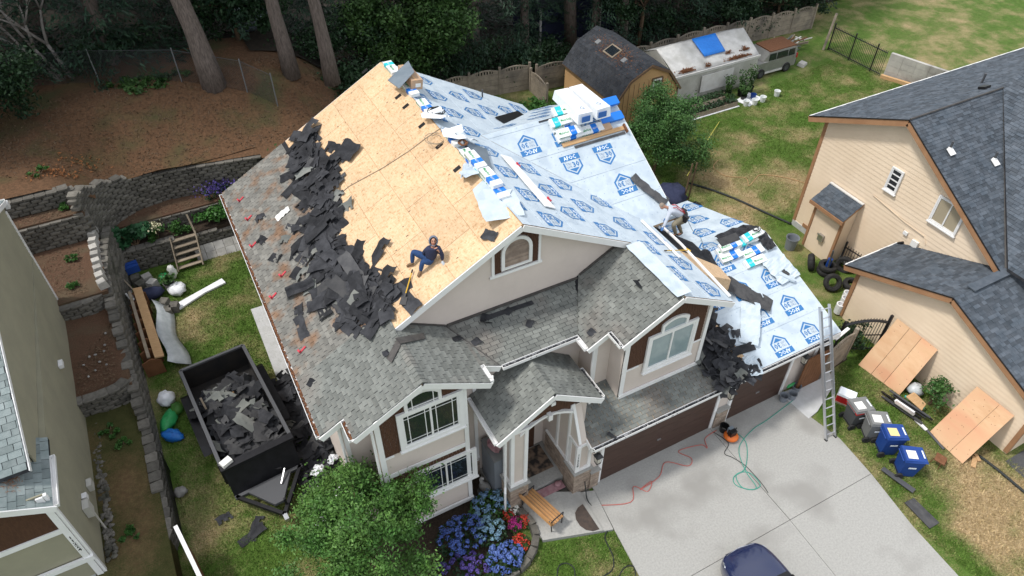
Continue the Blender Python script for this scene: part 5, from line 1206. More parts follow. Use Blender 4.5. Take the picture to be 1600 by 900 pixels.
big_trunk('middle of the three bare fir trunks, farther up the bank', (-1.56, 21.84, 5.00), (-2.2,22.6,20), .37, 4)
big_trunk('straight bare fir trunk nearest the roof peak', (0.06, 20.22, 5.00), (-.5,20.6,20), .34, 5)
for (q, q2, r_, lb) in (((21.25, 24.29, 1.00), (19.1,22.6,14), .26, 'slim grey trunk behind the tan shed ridge'), ((18.14, 26.12, 1.00), (16.6,25.0,14), .40, 'thick dark trunk behind the left end of the tan shed')):
    t = thing('fir_tree', lb, 'tree', (q[0], q[1], 0)); part('trunk', t, 'bark_tree', B().tube([(q[0],q[1],-.1), ((q[0]+q2[0])/2,(q[1]+q2[1])/2,5), q2], [r_*1.15, r_, r_*.7], 12), smooth=True)
    o = bpy.data.objects.new('crown', NEEDLE_SETS[0][0]); col.objects.link(o); o.parent = t; o.matrix_basis = Matrix.Translation((q2[0]-q[0], q2[1]-q[1], 8))
# bare grey branching stems at the top left
t = thing('bare_shrub', 'leafless grey forked stems at the top left wood edge', 'shrub', (-11.51, 25.32, 5.20)); b = B(); g0 = Vector((-11.51, 25.32, 5.20)); rr = random.Random(8)
def fork(p, d, L, r, k):
    q = p+d*L; b.tube([p, p.lerp(q, .5)+Vector((rr.uniform(-.06,.06), rr.uniform(-.06,.06), 0)), q], [r, r*.85, r*.65], 6)
    if k > 0:
        for j in range(2 if k > 2 else 3):
            dd = (d+Vector((rr.uniform(-.55,.55), rr.uniform(-.55,.55), rr.uniform(-.1,.35)))).normalized(); fork(q, dd, L*rr.uniform(.6,.85), r*.62, k-1)
for dx_ in (-.28,-.12,.12): fork(g0+Vector((dx_,0,-.2)), Vector((-.32+dx_*.8,.1,1)).normalized(), 2.2, .13, 4)
part('stems', t, 'bark_pale', b, smooth=True)
# broadleaf trees at the wood edge behind the ridge
tree('leafy_tree', 'broad green tree leaning over the precast fence behind the roof', 'tree', (6.3,25.2,0), (6.4,25.0,5.0), (3.9,2.4,3.4), 110, 300, .24, 'leaf_mid', 'bark_brown', .2, 41, 'broadleaf trees at the wood edge', cl=.7, low=-.9)
tree('leafy_tree', 'dark green tree at the far top left corner', 'tree', (-15.4,21.6,5.2), (-15.2,21.4,7.4), (2.4,1.8,2.2), 60, 220, .2, 'leaf_dark', 'bark_brown', .14, 42, 'broadleaf trees at the wood edge', cl=.6)
tree('leafy_tree', 'dark undergrowth tree between the bare trunks', 'tree', (-3.2,26.0,5.4), (-3.2,26.0,8.2), (3.2,1.8,2.6), 70, 220, .22, 'leaf_dark', 'bark_brown', .14, 43, 'broadleaf trees at the wood edge', cl=.6, low=-.9)
tree('leafy_tree', 'dark green tree hanging over the fence behind the tent shelter', 'tree', (22.2,24.0,0), (22.2,23.8,5.2), (3.4,1.8,2.9), 80, 240, .2, 'leaf_dark', 'bark_brown', .16, 44, 'broadleaf trees at the wood edge', cl=.6, low=-.9)
tree('leafy_tree', 'dark thicket above the iron fence', 'tree', (33.5,22.6,0), (33.5,22.8,2.8), (5.0,1.6,2.6), 90, 240, .2, 'leaf_dark', 'bark_brown', .14, 45, 'broadleaf trees at the wood edge', cl=.6, low=-.9)
tree('leafy_tree', 'thicket at the top edge of the right-hand lawn', 'tree', (44,26,0), (44,26,2.6), (6.0,2.2,2.4), 90, 240, .22, 'leaf_dark', 'bark_brown', .14, 46, 'broadleaf trees at the wood edge', cl=.7, low=-.9)
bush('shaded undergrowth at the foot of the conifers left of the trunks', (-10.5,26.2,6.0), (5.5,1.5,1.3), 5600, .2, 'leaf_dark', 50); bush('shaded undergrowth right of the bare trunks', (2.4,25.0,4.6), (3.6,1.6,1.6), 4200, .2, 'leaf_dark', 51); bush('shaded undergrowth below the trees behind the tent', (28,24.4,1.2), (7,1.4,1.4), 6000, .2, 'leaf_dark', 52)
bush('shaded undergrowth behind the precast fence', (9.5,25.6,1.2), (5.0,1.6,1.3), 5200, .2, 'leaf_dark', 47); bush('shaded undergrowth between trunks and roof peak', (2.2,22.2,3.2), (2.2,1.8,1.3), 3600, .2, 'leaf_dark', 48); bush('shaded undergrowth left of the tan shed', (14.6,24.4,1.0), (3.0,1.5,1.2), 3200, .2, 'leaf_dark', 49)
# ------------------------------------------------------------------ grass blades (stuff)
def in_poly(x, y, P):
    c = False; j = len(P)-1
    for i in range(len(P)):
        if (P[i][1] > y) != (P[j][1] > y) and x < (P[j][0]-P[i][0])*(y-P[i][1])/(P[j][1]-P[i][1])+P[i][0]: c = not c
        j = i
    return c
def blades(name, label, poly, z, n, hgt, m, avoid=()):
    xs = [p[0] for p in poly]; ys = [p[1] for p in poly]; P = []
    X = rng.uniform(min(xs), max(xs), n); Y = rng.uniform(min(ys), max(ys), n)
    keep = [i for i in range(n) if in_poly(X[i], Y[i], poly) and not any(in_poly(X[i], Y[i], a) for a in avoid)]
    X, Y = X[keep], Y[keep]; k = len(X); h = hgt*rng.uniform(.5, 1.4, k); a = rng.uniform(0, 2*math.pi, k); w = rng.uniform(.010, .022, k)
    v = np.empty((k, 3, 3)); zz = np.array([z(x, y) for x, y in zip(X, Y)]) if callable(z) else np.full(k, z)
    v[:, 0] = np.column_stack([X-np.cos(a)*w, Y-np.sin(a)*w, zz]); v[:, 1] = np.column_stack([X+np.cos(a)*w, Y+np.sin(a)*w, zz])
    v[:, 2] = np.column_stack([X+rng.normal(size=k)*h*.55, Y+rng.normal(size=k)*h*.55, zz+h])
    me = bpy.data.meshes.new(name); me.vertices.add(k*3); me.vertices.foreach_set('co', v.reshape(-1)); me.loops.add(k*3); me.loops.foreach_set('vertex_index', np.arange(k*3, dtype=np.int32)); me.polygons.add(k)
    me.polygons.foreach_set('loop_start', np.arange(0, k*3, 3, dtype=np.int32)); me.polygons.foreach_set('loop_total', np.full(k, 3, dtype=np.int32)); me.update(calc_edges=True)
    o = obj(name, me, m, kind='stuff'); tag(o, label, 'grass')
blades('grass', 'short grass of the left side yard', [(-11.9,-5),(-6.4,-5),(-6.4,15.6),(-11.5,15.6)], 0, 90000, .055, 'lawn_blades')
blades('grass', 'small front lawn beside the stoop and driveway', [(-6.4,-9),(.4,-9),(.95,-6.9),(.9,-5.1),(-1.45,-4.4),(-3.2,-5.0),(-6.4,-4.7)], 0, 45000, .055, 'lawn_blades')
blades('grass', 'half dry lawn on the right of the driveway', [(10.3,-13),(16,-13),(15.1,-9.3),(15.1,-3.2),(11.3,-3.4),(10.5,-5.0),(10.4,-6),(9.9,-9.6)], 0, 70000, .055, 'lawn_blades')
blades('grass', 'patchy lawn behind the house by the shed', [(11.8,5.2),(18,4.6),(26,6),(35,10),(34,17),(20,15),(13,14),(9,18),(8,11)], 0, 150000, .06, 'lawn_blades')
blades('grass', 'long straw and litter on the brown bank', [(-15,18.1),(-4,17.8),(2,18.5),(1,23),(-15,25)], lambda x, y: hz(x, y), 42000, .10, 'hill_straw') if False else None

# ------------------------------------------------------------------ fences
def precast_fence(label, P, h=1.75, step=2.0, m='fence_conc', z=0.0, post_h=None):
    """concrete posts, stacked planks and a pierced arched top plank"""
    f = thing('precast_fence', label, 'fence', (P[0][0], P[0][1], z), 'pale precast fences at the back')
    for i in range(len(P)-1):
        a, c = Vector((*P[i], z)), Vector((*P[i+1], z)); L = (c-a).length; n = max(1, round(L/step)); d = (c-a)/n; u = d.normalized()
        for k in range(n+(1 if i == len(P)-2 else 0)):
            p = a+d*k; part('post', f, m, B().box((p.x,p.y,z+h*.5+.03), (.14,.14,h+.1), (0,0,math.atan2(u.y,u.x))))
        for k in range(n):
            p, q = a+d*k+u*.07, a+d*(k+1)-u*.07; ph = (h-.35)/4
            for j in range(4): part('plank', f, m, B().beam((p.x,p.y,z+ph*(j+.5)), (q.x,q.y,z+ph*(j+.5)), .06, ph*.94))
            b = B(); w = (q-p).length; N_ = 10; tp = [(i2/N_, h-.35+.20+.17*math.sin(math.pi*i2/N_)) for i2 in range(N_+1)]; s = u.cross(Vector((0,0,1)))*.03
            for i2 in range(N_):                                   # arched plank built of a lower rail, pickets and the curved rail
                t0, t1 = tp[i2], tp[i2+1]
                lo = [p.lerp(q, t0[0]), p.lerp(q, t1[0])]
                for (z0, z1, z2, z3) in (((h-.35)*1.005, (h-.35)*1.005, h-.35+.07, h-.35+.07), (t0[1]-.08, t1[1]-.08, t0[1], t1[1])):
                    b.add([lo[0]+s+Vector((0,0,z0)), lo[1]+s+Vector((0,0,z1)), lo[1]+s+Vector((0,0,z3)), lo[0]+s+Vector((0,0,z2)), lo[0]-s+Vector((0,0,z0)), lo[1]-s+Vector((0,0,z1)), lo[1]-s+Vector((0,0,z3)), lo[0]-s+Vector((0,0,z2))],
                          [(0,1,2,3),(5,4,7,6),(3,2,6,7),(1,0,4,5)])
                m_ = p.lerp(q, (t0[0]+t1[0])/2)
                if i2 < 2 or i2 > N_-3: b.box((m_.x,m_.y,z+h-.35+.11), (w/N_,.05,.2), (0,0,math.atan2(u.y,u.x)))
                else: b.box((m_.x,m_.y,z+h-.35+.14), (w/N_*.5,.05,.24), (0,0,math.atan2(u.y,u.x)))
            part('arched_plank', f, m, b)
    return f
precast_fence('pale precast fence with arched tops behind the wing roof', [(3.2,23.3),(9.1,23.35),(13.05,22.85)])
precast_fence('short return of the precast fence towards the lean-to frames', [(13.0,22.6),(12.9,20.4)], h=1.5)
precast_fence('shaded precast fence left of the tan shed', [(13.3,22.4),(15.5,22.2)])
precast_fence('long precast fence behind the tent shelter and silver van', [(19.2,21.6),(26,21.9),(35.8,21.4)])
def iron_fence(name, label, a, c, h, m='black_metal', n=None, z=0.0, cat='fence', top=None):
    f = thing(name, label, cat, (a[0], a[1], z)); A, C = Vector((*a, z)), Vector((*c, z)); L = (C-A).length; n = n or int(L/.14)
    for zz in (.15, h-.15): part('rail', f, m, B().beam((A.x,A.y,z+zz), (C.x,C.y,z+zz), .04, .05))
    for i in range(n+1):
        p = A.lerp(C, i/n); hh = h+(top(i/n) if top else 0); big = i % 14 == 0
        part('post' if big else 'bar', f, m, B().box((p.x,p.y,z+hh/2+(.08 if big else 0)), (.07 if big else .022,.07 if big else .022,hh+(.16 if big else 0))))
    return f
iron_fence('iron_fence', 'black iron fence at the right end of the back lawn', (34.3,18.2), (34.4,13.8), 1.75, n=34)
iron_fence('iron_fence', 'short dark iron railing between the shed and the tent', (18.9,21.1), (20.9,21.0), 1.4, n=14)
o = tag(obj('leaning_post', B().beam((34.0,18.35,0),(34.55,18.6,2.4),.14,.14), 'fence_conc'), 'pale leaning post at the end of the iron fence', 'post')
o = tag(obj('timber_edging', B().beam((34.3,13.6,.12),(35.2,11.4,.12),.2,.22), 'lumber'), 'pale timber edging below the block wall', 'timber')
bw = thing('block_wall', 'pale grey block wall beyond the iron fence', 'wall', (35.2,12,0)); a, c = Vector((34.7,13.7,0)), Vector((36.4,8.0,0))
for r_ in range(4):
    for i in range(7):
        p = a.lerp(c, (i+.5+(.0 if r_ % 2 else .0))/7); part('wall_block', bw, 'wallblock', B().box((p.x,p.y,.2+.4*r_), (.22,(c-a).length/7*.985,.39), (0,0,math.atan2((c-a).y,(c-a).x)-math.pi/2)))
# chain-link fence on the bank
cl = thing('chain_link_fence', 'wire mesh fence with steel posts along the wood edge', 'fence', (-7, 23, 5))
posts = [(-14.04, 25.52, 5.10), (-10.30, 24.31, 5.00), (-6.73, 22.56, 4.95), (-4.02, 20.97, 4.80)]; posts = [(-22.0,27.5,5.2)]+posts+[(-2.9,19.9,4.7)]
posts = [(p[0], p[1], hz(p[0], p[1])) for p in posts]
for p in posts: part('post', cl, 'galv', B().tube([(p[0],p[1],p[2]-.1),(p[0],p[1],p[2]+1.75)], .03, 7))
wm = B(); wr = .004
for i in range(len(posts)-1):
    a, c = Vector(posts[i]), Vector(posts[i+1]); L = (c-a).length; n = int(L/.10); H = 1.6
    part('top_rail', cl, 'plastic_dgrey', B().tube([a+Vector((0,0,1.65)), c+Vector((0,0,1.65))], .010, 5))
    for k in range(-16, n):
        for sgn in (1, -1):
            t0, t1 = (k*.1, k*.1+H) if sgn > 0 else (k*.1+H, k*.1); z0, z1 = 0.0, H
            u0, u1 = max(0, min(L, t0)), max(0, min(L, t1))
            if abs(t1-t0) < 1e-6 or abs(u1-u0) < .05: continue
            f0, f1 = (u0-t0)/(t1-t0), (u1-t0)/(t1-t0); p, q = a.lerp(c, u0/L), a.lerp(c, u1/L); wm.tube([p+Vector((0,0,.05+H*f0)), q+Vector((0,0,.05+H*f1))], wr, 3, False)
part('wire_mesh', cl, 'plastic_dgrey', wm, kind='stuff')
# ------------------------------------------------------------------ tan barn shed
sh = thing('garden_shed', 'tan barn shed with dark gambrel roof and skylight', 'shed', (16.75,18.4,0))
prof = [(14.45,2.1),(15.4,3.35),(16.75,4.0),(18.1,3.35),(19.05,2.1)]; y0, y1 = 15.55, 21.3
part('wall', sh, 'shed_tan', B().slab([(14.6,y0+.1,0),(18.9,y0+.1,0),(18.9,y0+.1,2.1),(18.0,y0+.1,3.25),(16.75,y0+.1,3.88),(15.5,y0+.1,3.25),(14.6,y0+.1,2.1)], (0,5.5,0)))
for i in range(4):
    a, c = prof[i], prof[i+1]; poly = [(a[0],y0,a[1]),(c[0],y0,c[1]),(c[0],y1,c[1]),(a[0],y1,a[1])]
    s_ = roof_slab(sh, 'roof_slope', [poly], 'shed_trim', .07); lowr = a if a[1] < c[1] else c; hi = c if a[1] < c[1] else a
    shingles(s_, (lowr[0],y0,lowr[1]+.005), Uy, (hi[0]-lowr[0],0,hi[1]-lowr[1]), [[Vector(p)+Vector((0,0,.006)) for p in poly]], 'shingle_shed', .33, .2, seed=50+i)
for x in (14.6,18.9): part('corner_trim', sh, 'shed_trim', B().bb(x-.06,x+.06,y0+.06,y0+.14,0,2.1))
for i in range(4):
    a, c = prof[i], prof[i+1]; part('rake_board', sh, 'shed_trim', B().beam((a[0],y0-.02,a[1]-.09),(c[0],y0-.02,c[1]-.09),.04,.14))
gv = B()
for i in range(13): gv.bb(14.75+i*.33,14.765+i*.33,y0+.082,y0+.1,.1,2.1 if i in (0,12) else 3.0)
part('wall_grooves', sh, 'shed_trim', gv, kind='stuff')
window(sh, (17.05,y0+.1,2.35), Ux, (0,-1,0), .5, .62, .05, 1, 2, 0, 'glass', out=.03); part('window_trim', sh, 'shed_trim', B().bb(16.93,17.0,y0+.05,y0+.1,2.2,3.1).bb(17.6,17.67,y0+.05,y0+.1,2.2,3.1).bb(17.0,17.6,y0+.05,y0+.1,3.02,3.1))
part('door', sh, 'shed_tan', B().bb(16.6,17.5,y0+.05,y0+.1,.1,1.9)); part('door_trim', sh, 'shed_trim', B().bb(17.5,17.56,y0+.04,y0+.1,.1,1.95).bb(16.55,17.56,y0+.04,y0+.1,1.9,1.96))
sk = Vector((16.08,18.5,3.70)); rot = Matrix((Vector((1.35,0,.65)).normalized(), Uy, Vector((1.35,0,.65)).normalized().cross(Uy))).transposed()
k = part('skylight', sh, 'lumber_grey', B().box(sk, (.75,1.0,.10), rot)); part('pane', k, 'glass', B().box(sk+rot @ Vector((0,0,.056)), (.58,.82,.012), rot))
for y in (17.2,19.9): part('roof_vent', sh, 'galv', B().box((16.0,y,3.70), (.34,.34,.12), rot, .9))
nl = np.column_stack([rng.normal(16.15,.28,900), rng.normal(18.4,1.0,900), np.zeros(900)]); nl[:, 2] = 3.35+(np.clip(nl[:, 0],15.4,16.75)-15.4)*.481+.03; leaves('needle_litter', nl, .09, 'rust', sh, kind='stuff', aspect=.6, up=2)
# lean-to cold frames beside the shed
cf_ = thing('cold_frame', 'weathered glazed frame leaning between the fence and the shed', 'cold frame', (13.6,17.6,0))
fr = [(12.6,16.4,.15),(14.3,17.4,.9),(13.7,19.2,1.5),(12.0,18.2,.75)]
part('glazing', cf_, 'plastic_film', B().slab(fr, (0,0,-.03)))
for i in range(4): part('frame_bar', cf_, 'lumber', B().beam(Vector(fr[i])+Vector((0,0,.03)), Vector(fr[(i+1) % 4])+Vector((0,0,.03)), .08, .06))
part('frame_bar', cf_, 'lumber', B().beam((Vector(fr[0])+Vector(fr[1]))/2+Vector((0,0,.03)), (Vector(fr[2])+Vector(fr[3]))/2+Vector((0,0,.03)), .06, .06)); part('base', cf_, 'lumber_grey', B().slab([(12.4,16.6,0),(14.4,17.3,0),(13.8,19.4,0),(11.8,18.4,0)], (0,0,.14)))
tag(obj('plastic_bag', B().ell((14.2,19.9,.5), (.5,.6,.45), 10, 6, None, .15), 'tarp_white', smooth=True), 'crumpled white plastic beside the dark corner of the shed', 'plastic')
# ------------------------------------------------------------------ tent shelter
te = thing('tent_shelter', 'long grey canvas garage tent with a blue patch on its roof', 'tent', (23,18.8,0))
def cloth(name, P00, P10, P11, P01, nx, ny, amp, m, parent):
    b = B(); vs = []; A, Bq, C_, D = map(Vector, (P00, P10, P11, P01)); nrm = (Bq-A).cross(D-A).normalized()
    for j in range(ny+1):
        for i in range(nx+1):
            u, v = i/nx, j/ny; p = A.lerp(Bq, u).lerp(D.lerp(C_, u), v); vs.append(p+nrm*amp*(math.sin(u*nx*1.1+v*3)*.5+random.uniform(-.5,.5))*(4*v*(1-v)+.15))
    b.add(vs, [(j*(nx+1)+i, j*(nx+1)+i+1, (j+1)*(nx+1)+i+1, (j+1)*(nx+1)+i) for j in range(ny) for i in range(nx)]); o = part(name, parent, m, b, smooth=True)
    md = o.modifiers.new('t', 'SOLIDIFY'); md.thickness = .02; return o
cloth('roof_canvas', (19.75,16.9,1.95),(26.3,16.9,1.95),(26.35,18.8,2.95),(19.55,18.8,2.95),22,5,.05,'tent_top',te); cloth('roof_canvas', (26.3,20.7,1.95),(19.75,20.7,1.95),(19.55,18.8,2.95),(26.35,18.8,2.95),22,5,.05,'tent_top',te)
cloth('side_canvas', (19.8,16.82,.0),(26.35,16.82,.0),(26.3,16.9,1.9),(19.75,16.9,1.9),30,6,.07,'tent_side',te); cloth('end_canvas', (19.8,20.7,0),(19.8,16.85,0),(19.72,16.95,1.95),(19.72,20.6,1.95),8,4,.05,'tent_side',te); cloth('end_canvas', (26.3,16.85,0),(26.3,20.7,0),(26.3,20.6,1.95),(26.3,16.95,1.95),8,4,.05,'tent_side',te)
part('gable_canvas', te, 'tent_side', B().slab([(19.68,16.95,1.9),(19.68,20.6,1.9),(19.56,18.8,2.9)], (.03,0,0))); part('gable_canvas', te, 'tent_side', B().slab([(26.3,16.95,1.9),(26.3,20.6,1.9),(26.33,18.8,2.9)], (-.03,0,0)))
part('window_flap', te, 'offwhite', B().box((23.0,16.76,1.05), (2.5,.03,1.1), (R(-2),0,0))); part('eave_strip', te, 'offwhite', B().bb(19.7,26.35,16.82,16.88,1.80,1.95))
for (x, y, w) in ((20.6,17.05,1.0),(22.3,17.0,.5),(24.6,17.1,1.6),(25.6,17.4,.5)): part('dirt_patch', te, 'rust', leaves('x', np.column_stack([rng.normal(x, w*.3, 260), rng.normal(y, .09, 260), np.zeros(260)]), .1, 'rust').data, kind='stuff') if False else None
dm = np.concatenate([np.column_stack([rng.normal(x, w*.28, n), y+np.abs(rng.normal(0, .10, n)), np.zeros(n)]) for (x, y, w, n) in ((20.7,16.96,.9,420),(22.3,16.95,.4,80),(24.7,16.96,1.5,520),(25.5,17.35,.5,160),(24.2,17.4,.4,60))])
dm[:, 2] = 1.98+(dm[:, 1]-16.9)*.526+.03; leaves('leaf_litter', dm, .11, 'rust', te, kind='stuff', aspect=.7, up=2)
cloth('blue_patch', (22.35,17.55,2.41),(24.0,17.55,2.41),(24.05,18.8,3.06),(22.2,18.8,3.06),8,5,.015,'tarp_blue',te)
# ------------------------------------------------------------------ silver van
vn = thing('van', 'silver boxy van with a dirty brown roof beside the tent', 'van', (28.4,18.1,0))
def loft(secs, m, name, parent, smooth=False):
    b = B(); n = len(secs[0]); vs = [v for s in secs for v in s]
    b.add(vs, [(i*n+k, i*n+(k+1) % n, (i+1)*n+(k+1) % n, (i+1)*n+k) for i in range(len(secs)-1) for k in range(n)]+[tuple(range(n))[::-1], tuple(range((len(secs)-1)*n, len(secs)*n))]); return part(name, parent, m, b, smooth=smooth)
vx0, vx1, vy0, vy1 = 26.5, 30.15, 17.2, 18.9
loft([[(x,vy0+i0,.3),(x,vy1-i0,.3),(x,vy1-i0,zt_),(x,vy0+i0,zt_)] for x, i0, zt_ in ((vx0,.1,.9),(vx0+.1,.02,1.0),(vx0+.9,0,1.02),(vx1-.12,0,1.05),(vx1,.06,1.0))], 'van_silver', 'body', vn)
loft([[(x,vy0+.02+ins,z0),(x,vy1-.02-ins,z0),(x,vy1-.1-ins,z1),(x,vy0+.1+ins,z1)] for x, ins, z0, z1 in ((vx0+.75,.02,1.02,1.06),(vx0+1.2,0,1.02,1.58),(vx1-.3,0,1.05,1.6),(vx1-.05,.02,1.05,1.5))], 'van_silver', 'cabin', vn)
part('roof', vn, 'rust', B().bb(vx0+1.25,vx1-.15,vy0+.15,vy1-.15,1.58,1.66))
for (a_, c_) in ((1.15,1.75),(1.82,2.75),(2.82,3.35)): part('side_window', vn, 'glass', B().slab([(vx0+a_,vy0-.005,1.08),(vx0+c_,vy0-.005,1.08),(vx0+c_,vy0+.055,1.5),(vx0+a_+.05,vy0+.055,1.5)], (0,.03,0)))
def wheel(parent, c, r, w, ax='y'):
    o = part('wheel', parent, 'rubber', B().lathe(c, [(r*.62,-w/2),(r*.92,-w/2),(r,-w*.35),(r,w*.35),(r*.92,w/2),(r*.62,w/2),(r*.62,-w/2)], 22, ax), smooth=False)
    part('rim', o, 'plastic_dgrey', B().lathe(c, [(.01,-w*.3),(r*.62,-w*.42),(r*.62,w*.42),(.01,w*.3)], 14, ax)); return o
for x in (27.15,29.35):
    for y in (vy0+.02,vy1-.02): wheel(vn, (x,y,.31), .31, .22)
part('bumper', vn, 'plastic_dgrey', B().bb(vx1,vx1+.08,vy0+.06,vy1-.06,.35,.6)); part('tail_lamp', vn, 'plastic_red', B().bb(vx1-.1,vx1+.02,vy0-.01,vy0+.1,.8,1.1)); part('fuel_cap', vn, 'car_black', B().lathe((29.75,vy0-.004,.93),[(.07,-.005),(.07,.005),(.001,.006)],10,'y')); part('sill', vn, 'offwhite', B().bb(27.5,29.0,vy0-.03,vy0+.03,.22,.34))
# raised beds, pots and buckets by the tent
for (y, lb) in ((15.05,'nearer long wooden planter box beside the lawn'), (15.95,'farther long wooden planter box beside the tent')):
    p = thing('planter_box', lb, 'planter', (21.4,y,0)); part('front_board', p, 'lumber_grey', B().bb(19.4,23.4,y-.03,y+.0,0,.32)); part('back_board', p, 'lumber_grey', B().bb(19.4,23.4,y+.42,y+.45,0,.32)); part('end_board', p, 'lumber_grey', B().bb(19.37,19.4,y-.03,y+.45,0,.32)); part('end_board', p, 'lumber_grey', B().bb(23.4,23.43,y-.03,y+.45,0,.32)); part('soil', p, 'soil', B().bb(19.4,23.4,y+.0,y+.42,.02,.28))
    leaves('foliage', np.column_stack([rng.uniform(19.3,23.4,900), rng.uniform(y,y+.55,900), rng.uniform(.28,.5,900)]), .14, 'leaf_dark', p)
tag(obj('plastic_sheet', B().bb(19.3,23.6,15.5,15.9,.01,.04), 'tarp_white'), 'white plastic sheet between the two planter boxes', 'sheet'); tag(obj('plastic_sheet', B().bb(19.2,23.5,14.9,15.0,.01,.05).box((24.6,15.3,.04),(1.5,1.0,.04),(0,0,.3)), 'tarp_white'), 'white plastic sheet under the pots at the end of the planters', 'sheet')
def pot(label, x, y, r, h, m, plant=True, seed=0, cat='pot', hgt=1.0):
    p = thing('plant_pot' if plant else 'bucket', label, cat, (x, y, 0)); part('pot', p, m, B().lathe((x,y,0), [(.01,.01),(r*.78,.0),(r,h),(r*1.06,h),(r*1.06,h*.93),(r*.9,h*.93),(r*.7,.04),(.01,.04)], 16))
    if plant:
        g = np.random.default_rng(seed); n = 260; t_ = g.random(n); a = g.uniform(0, 6.28, n); rad = .10+.35*t_*g.random(n)
        leaves('foliage', np.column_stack([x+rad*np.cos(a), y+rad*np.sin(a), h+t_*hgt]), .16, 'leaf_mid', p, rngl=g)
        b = B()
        for k in range(4): b.tube([(x,y,h*.8),(x+.12*math.cos(k*1.7),y+.12*math.sin(k*1.7),h+hgt*.8)], .012, 4)
        part('stems', p, 'leaf_mid', b, kind='stuff')
    return p
pot('leafy potted plant at the tent end of the planters', 23.7,16.3,.22,.35,'car_black',True,1); pot('tall leafy plant in a black pot beside the tent corner', 24.5,16.0,.22,.35,'car_black',True,2,hgt=1.3); pot('tall leafy plant in the black pot nearest the silver van', 25.3,16.1,.24,.4,'car_black',True,3,hgt=1.4); pot('small potted plant behind the white buckets', 24.3,15.5,.2,.3,'car_black',True,4,hgt=.6); pot('low terracotta pot at the end of the far planter', 23.35,15.7,.2,.2,'terracotta',True,5,hgt=.25)
for i, (x, y, lb) in enumerate(((23.95,14.85,'white bucket closest to the planter boards'),(24.5,14.7,'white bucket second from the planter boards'),(25.2,14.75,'white bucket in the middle of the pot group'),(26.5,14.9,'white bucket standing farthest out on the lawn'))): pot(lb, x, y, .19, .36, 'bundle_white', False, 0, 'bucket')
pot('blue bucket among the white buckets', 24.9,15.3,.18,.34,'plastic_blue',False,0,'bucket')
# things seen in the wood: a cabin frame, a parked car, rubbish
cb_ = thing('dark_cabin', 'dark blue cabin with white posts half hidden in the wood', 'cabin', (18.5,27.5,0)); part('wall', cb_, 'fabric_navy', B().bb(16.2,22.5,27.2,31,0,3.2))
for x in (16.2,18.6,21.0): part('post', cb_, 'offwhite', B().bb(x-.07,x+.07,27.0,27.14,0,3.2))
part('deck_board', cb_, 'offwhite', B().bb(15.6,22.8,26.6,26.75,.35,.6)); part('roof', cb_, 'shingle_shed', B().slab([(15.8,26.8,3.2),(22.9,26.8,3.2),(22.9,29.2,4.4),(15.8,29.2,4.4)], (0,0,.1)))
wc_ = thing('wrecked_car', 'pale derelict car among the trees behind the bare trunks', 'car', (1.5,27.2,5)); zz = hz(1.5,27.2)
loft([[(x,26.4,zz+.3),(x,28.0,zz+.3),(x,28.0,zz+h_),(x,26.4,zz+h_)] for x, h_ in ((-.2,.85),(.6,.95),(2.6,.98),(3.3,.85))], 'van_silver', 'body', wc_); loft([[(x,26.5+i0,zz+.95),(x,27.9-i0,zz+.95),(x,27.8-i0,zz+h_),(x,26.6+i0,zz+h_)] for x, i0, h_ in ((.7,.05,1.0),(1.2,0,1.45),(2.2,0,1.45),(2.7,.05,1.0))], 'glass', 'cabin', wc_)
tag(obj('tarpaulin', B().ell((-2.3,27.0,6.0), (1.2,.8,.6), 12, 7, None, .12), 'sheet_metal', smooth=True), 'grey tarpaulin heap between the bare trunks', 'tarp')
rp_ = thing('scrap_pile', 'dark pile of scrap by the fence near the silver van', 'scrap', (32.0,19.6,0)); rr = random.Random(5)
for i in range(26): part('scrap_piece', rp_, rr.choice(('rust','car_black','lumber_grey','galv','offwhite')), B().beam((32+rr.uniform(-1.4,1.4),19.7+rr.uniform(-.8,.8),.1+rr.random()*.5),(32+rr.uniform(-1.6,1.6),19.7+rr.uniform(-.9,.9),.1+rr.random()*.6),.08,.06))
tag(obj('plastic_bag', B().ell((30.6,20.0,.4), (.4,.35,.35), 10, 6, None, .15), 'wrap', smooth=True), 'pale bag beside the scrap pile', 'bag'); tag(obj('concrete_rubble', B().box((31.0,17.3,.1),(.7,.5,.2),(.1,.05,.4),.8), 'wallblock'), 'flat grey rubble piece on the lawn right of the van', 'rubble')

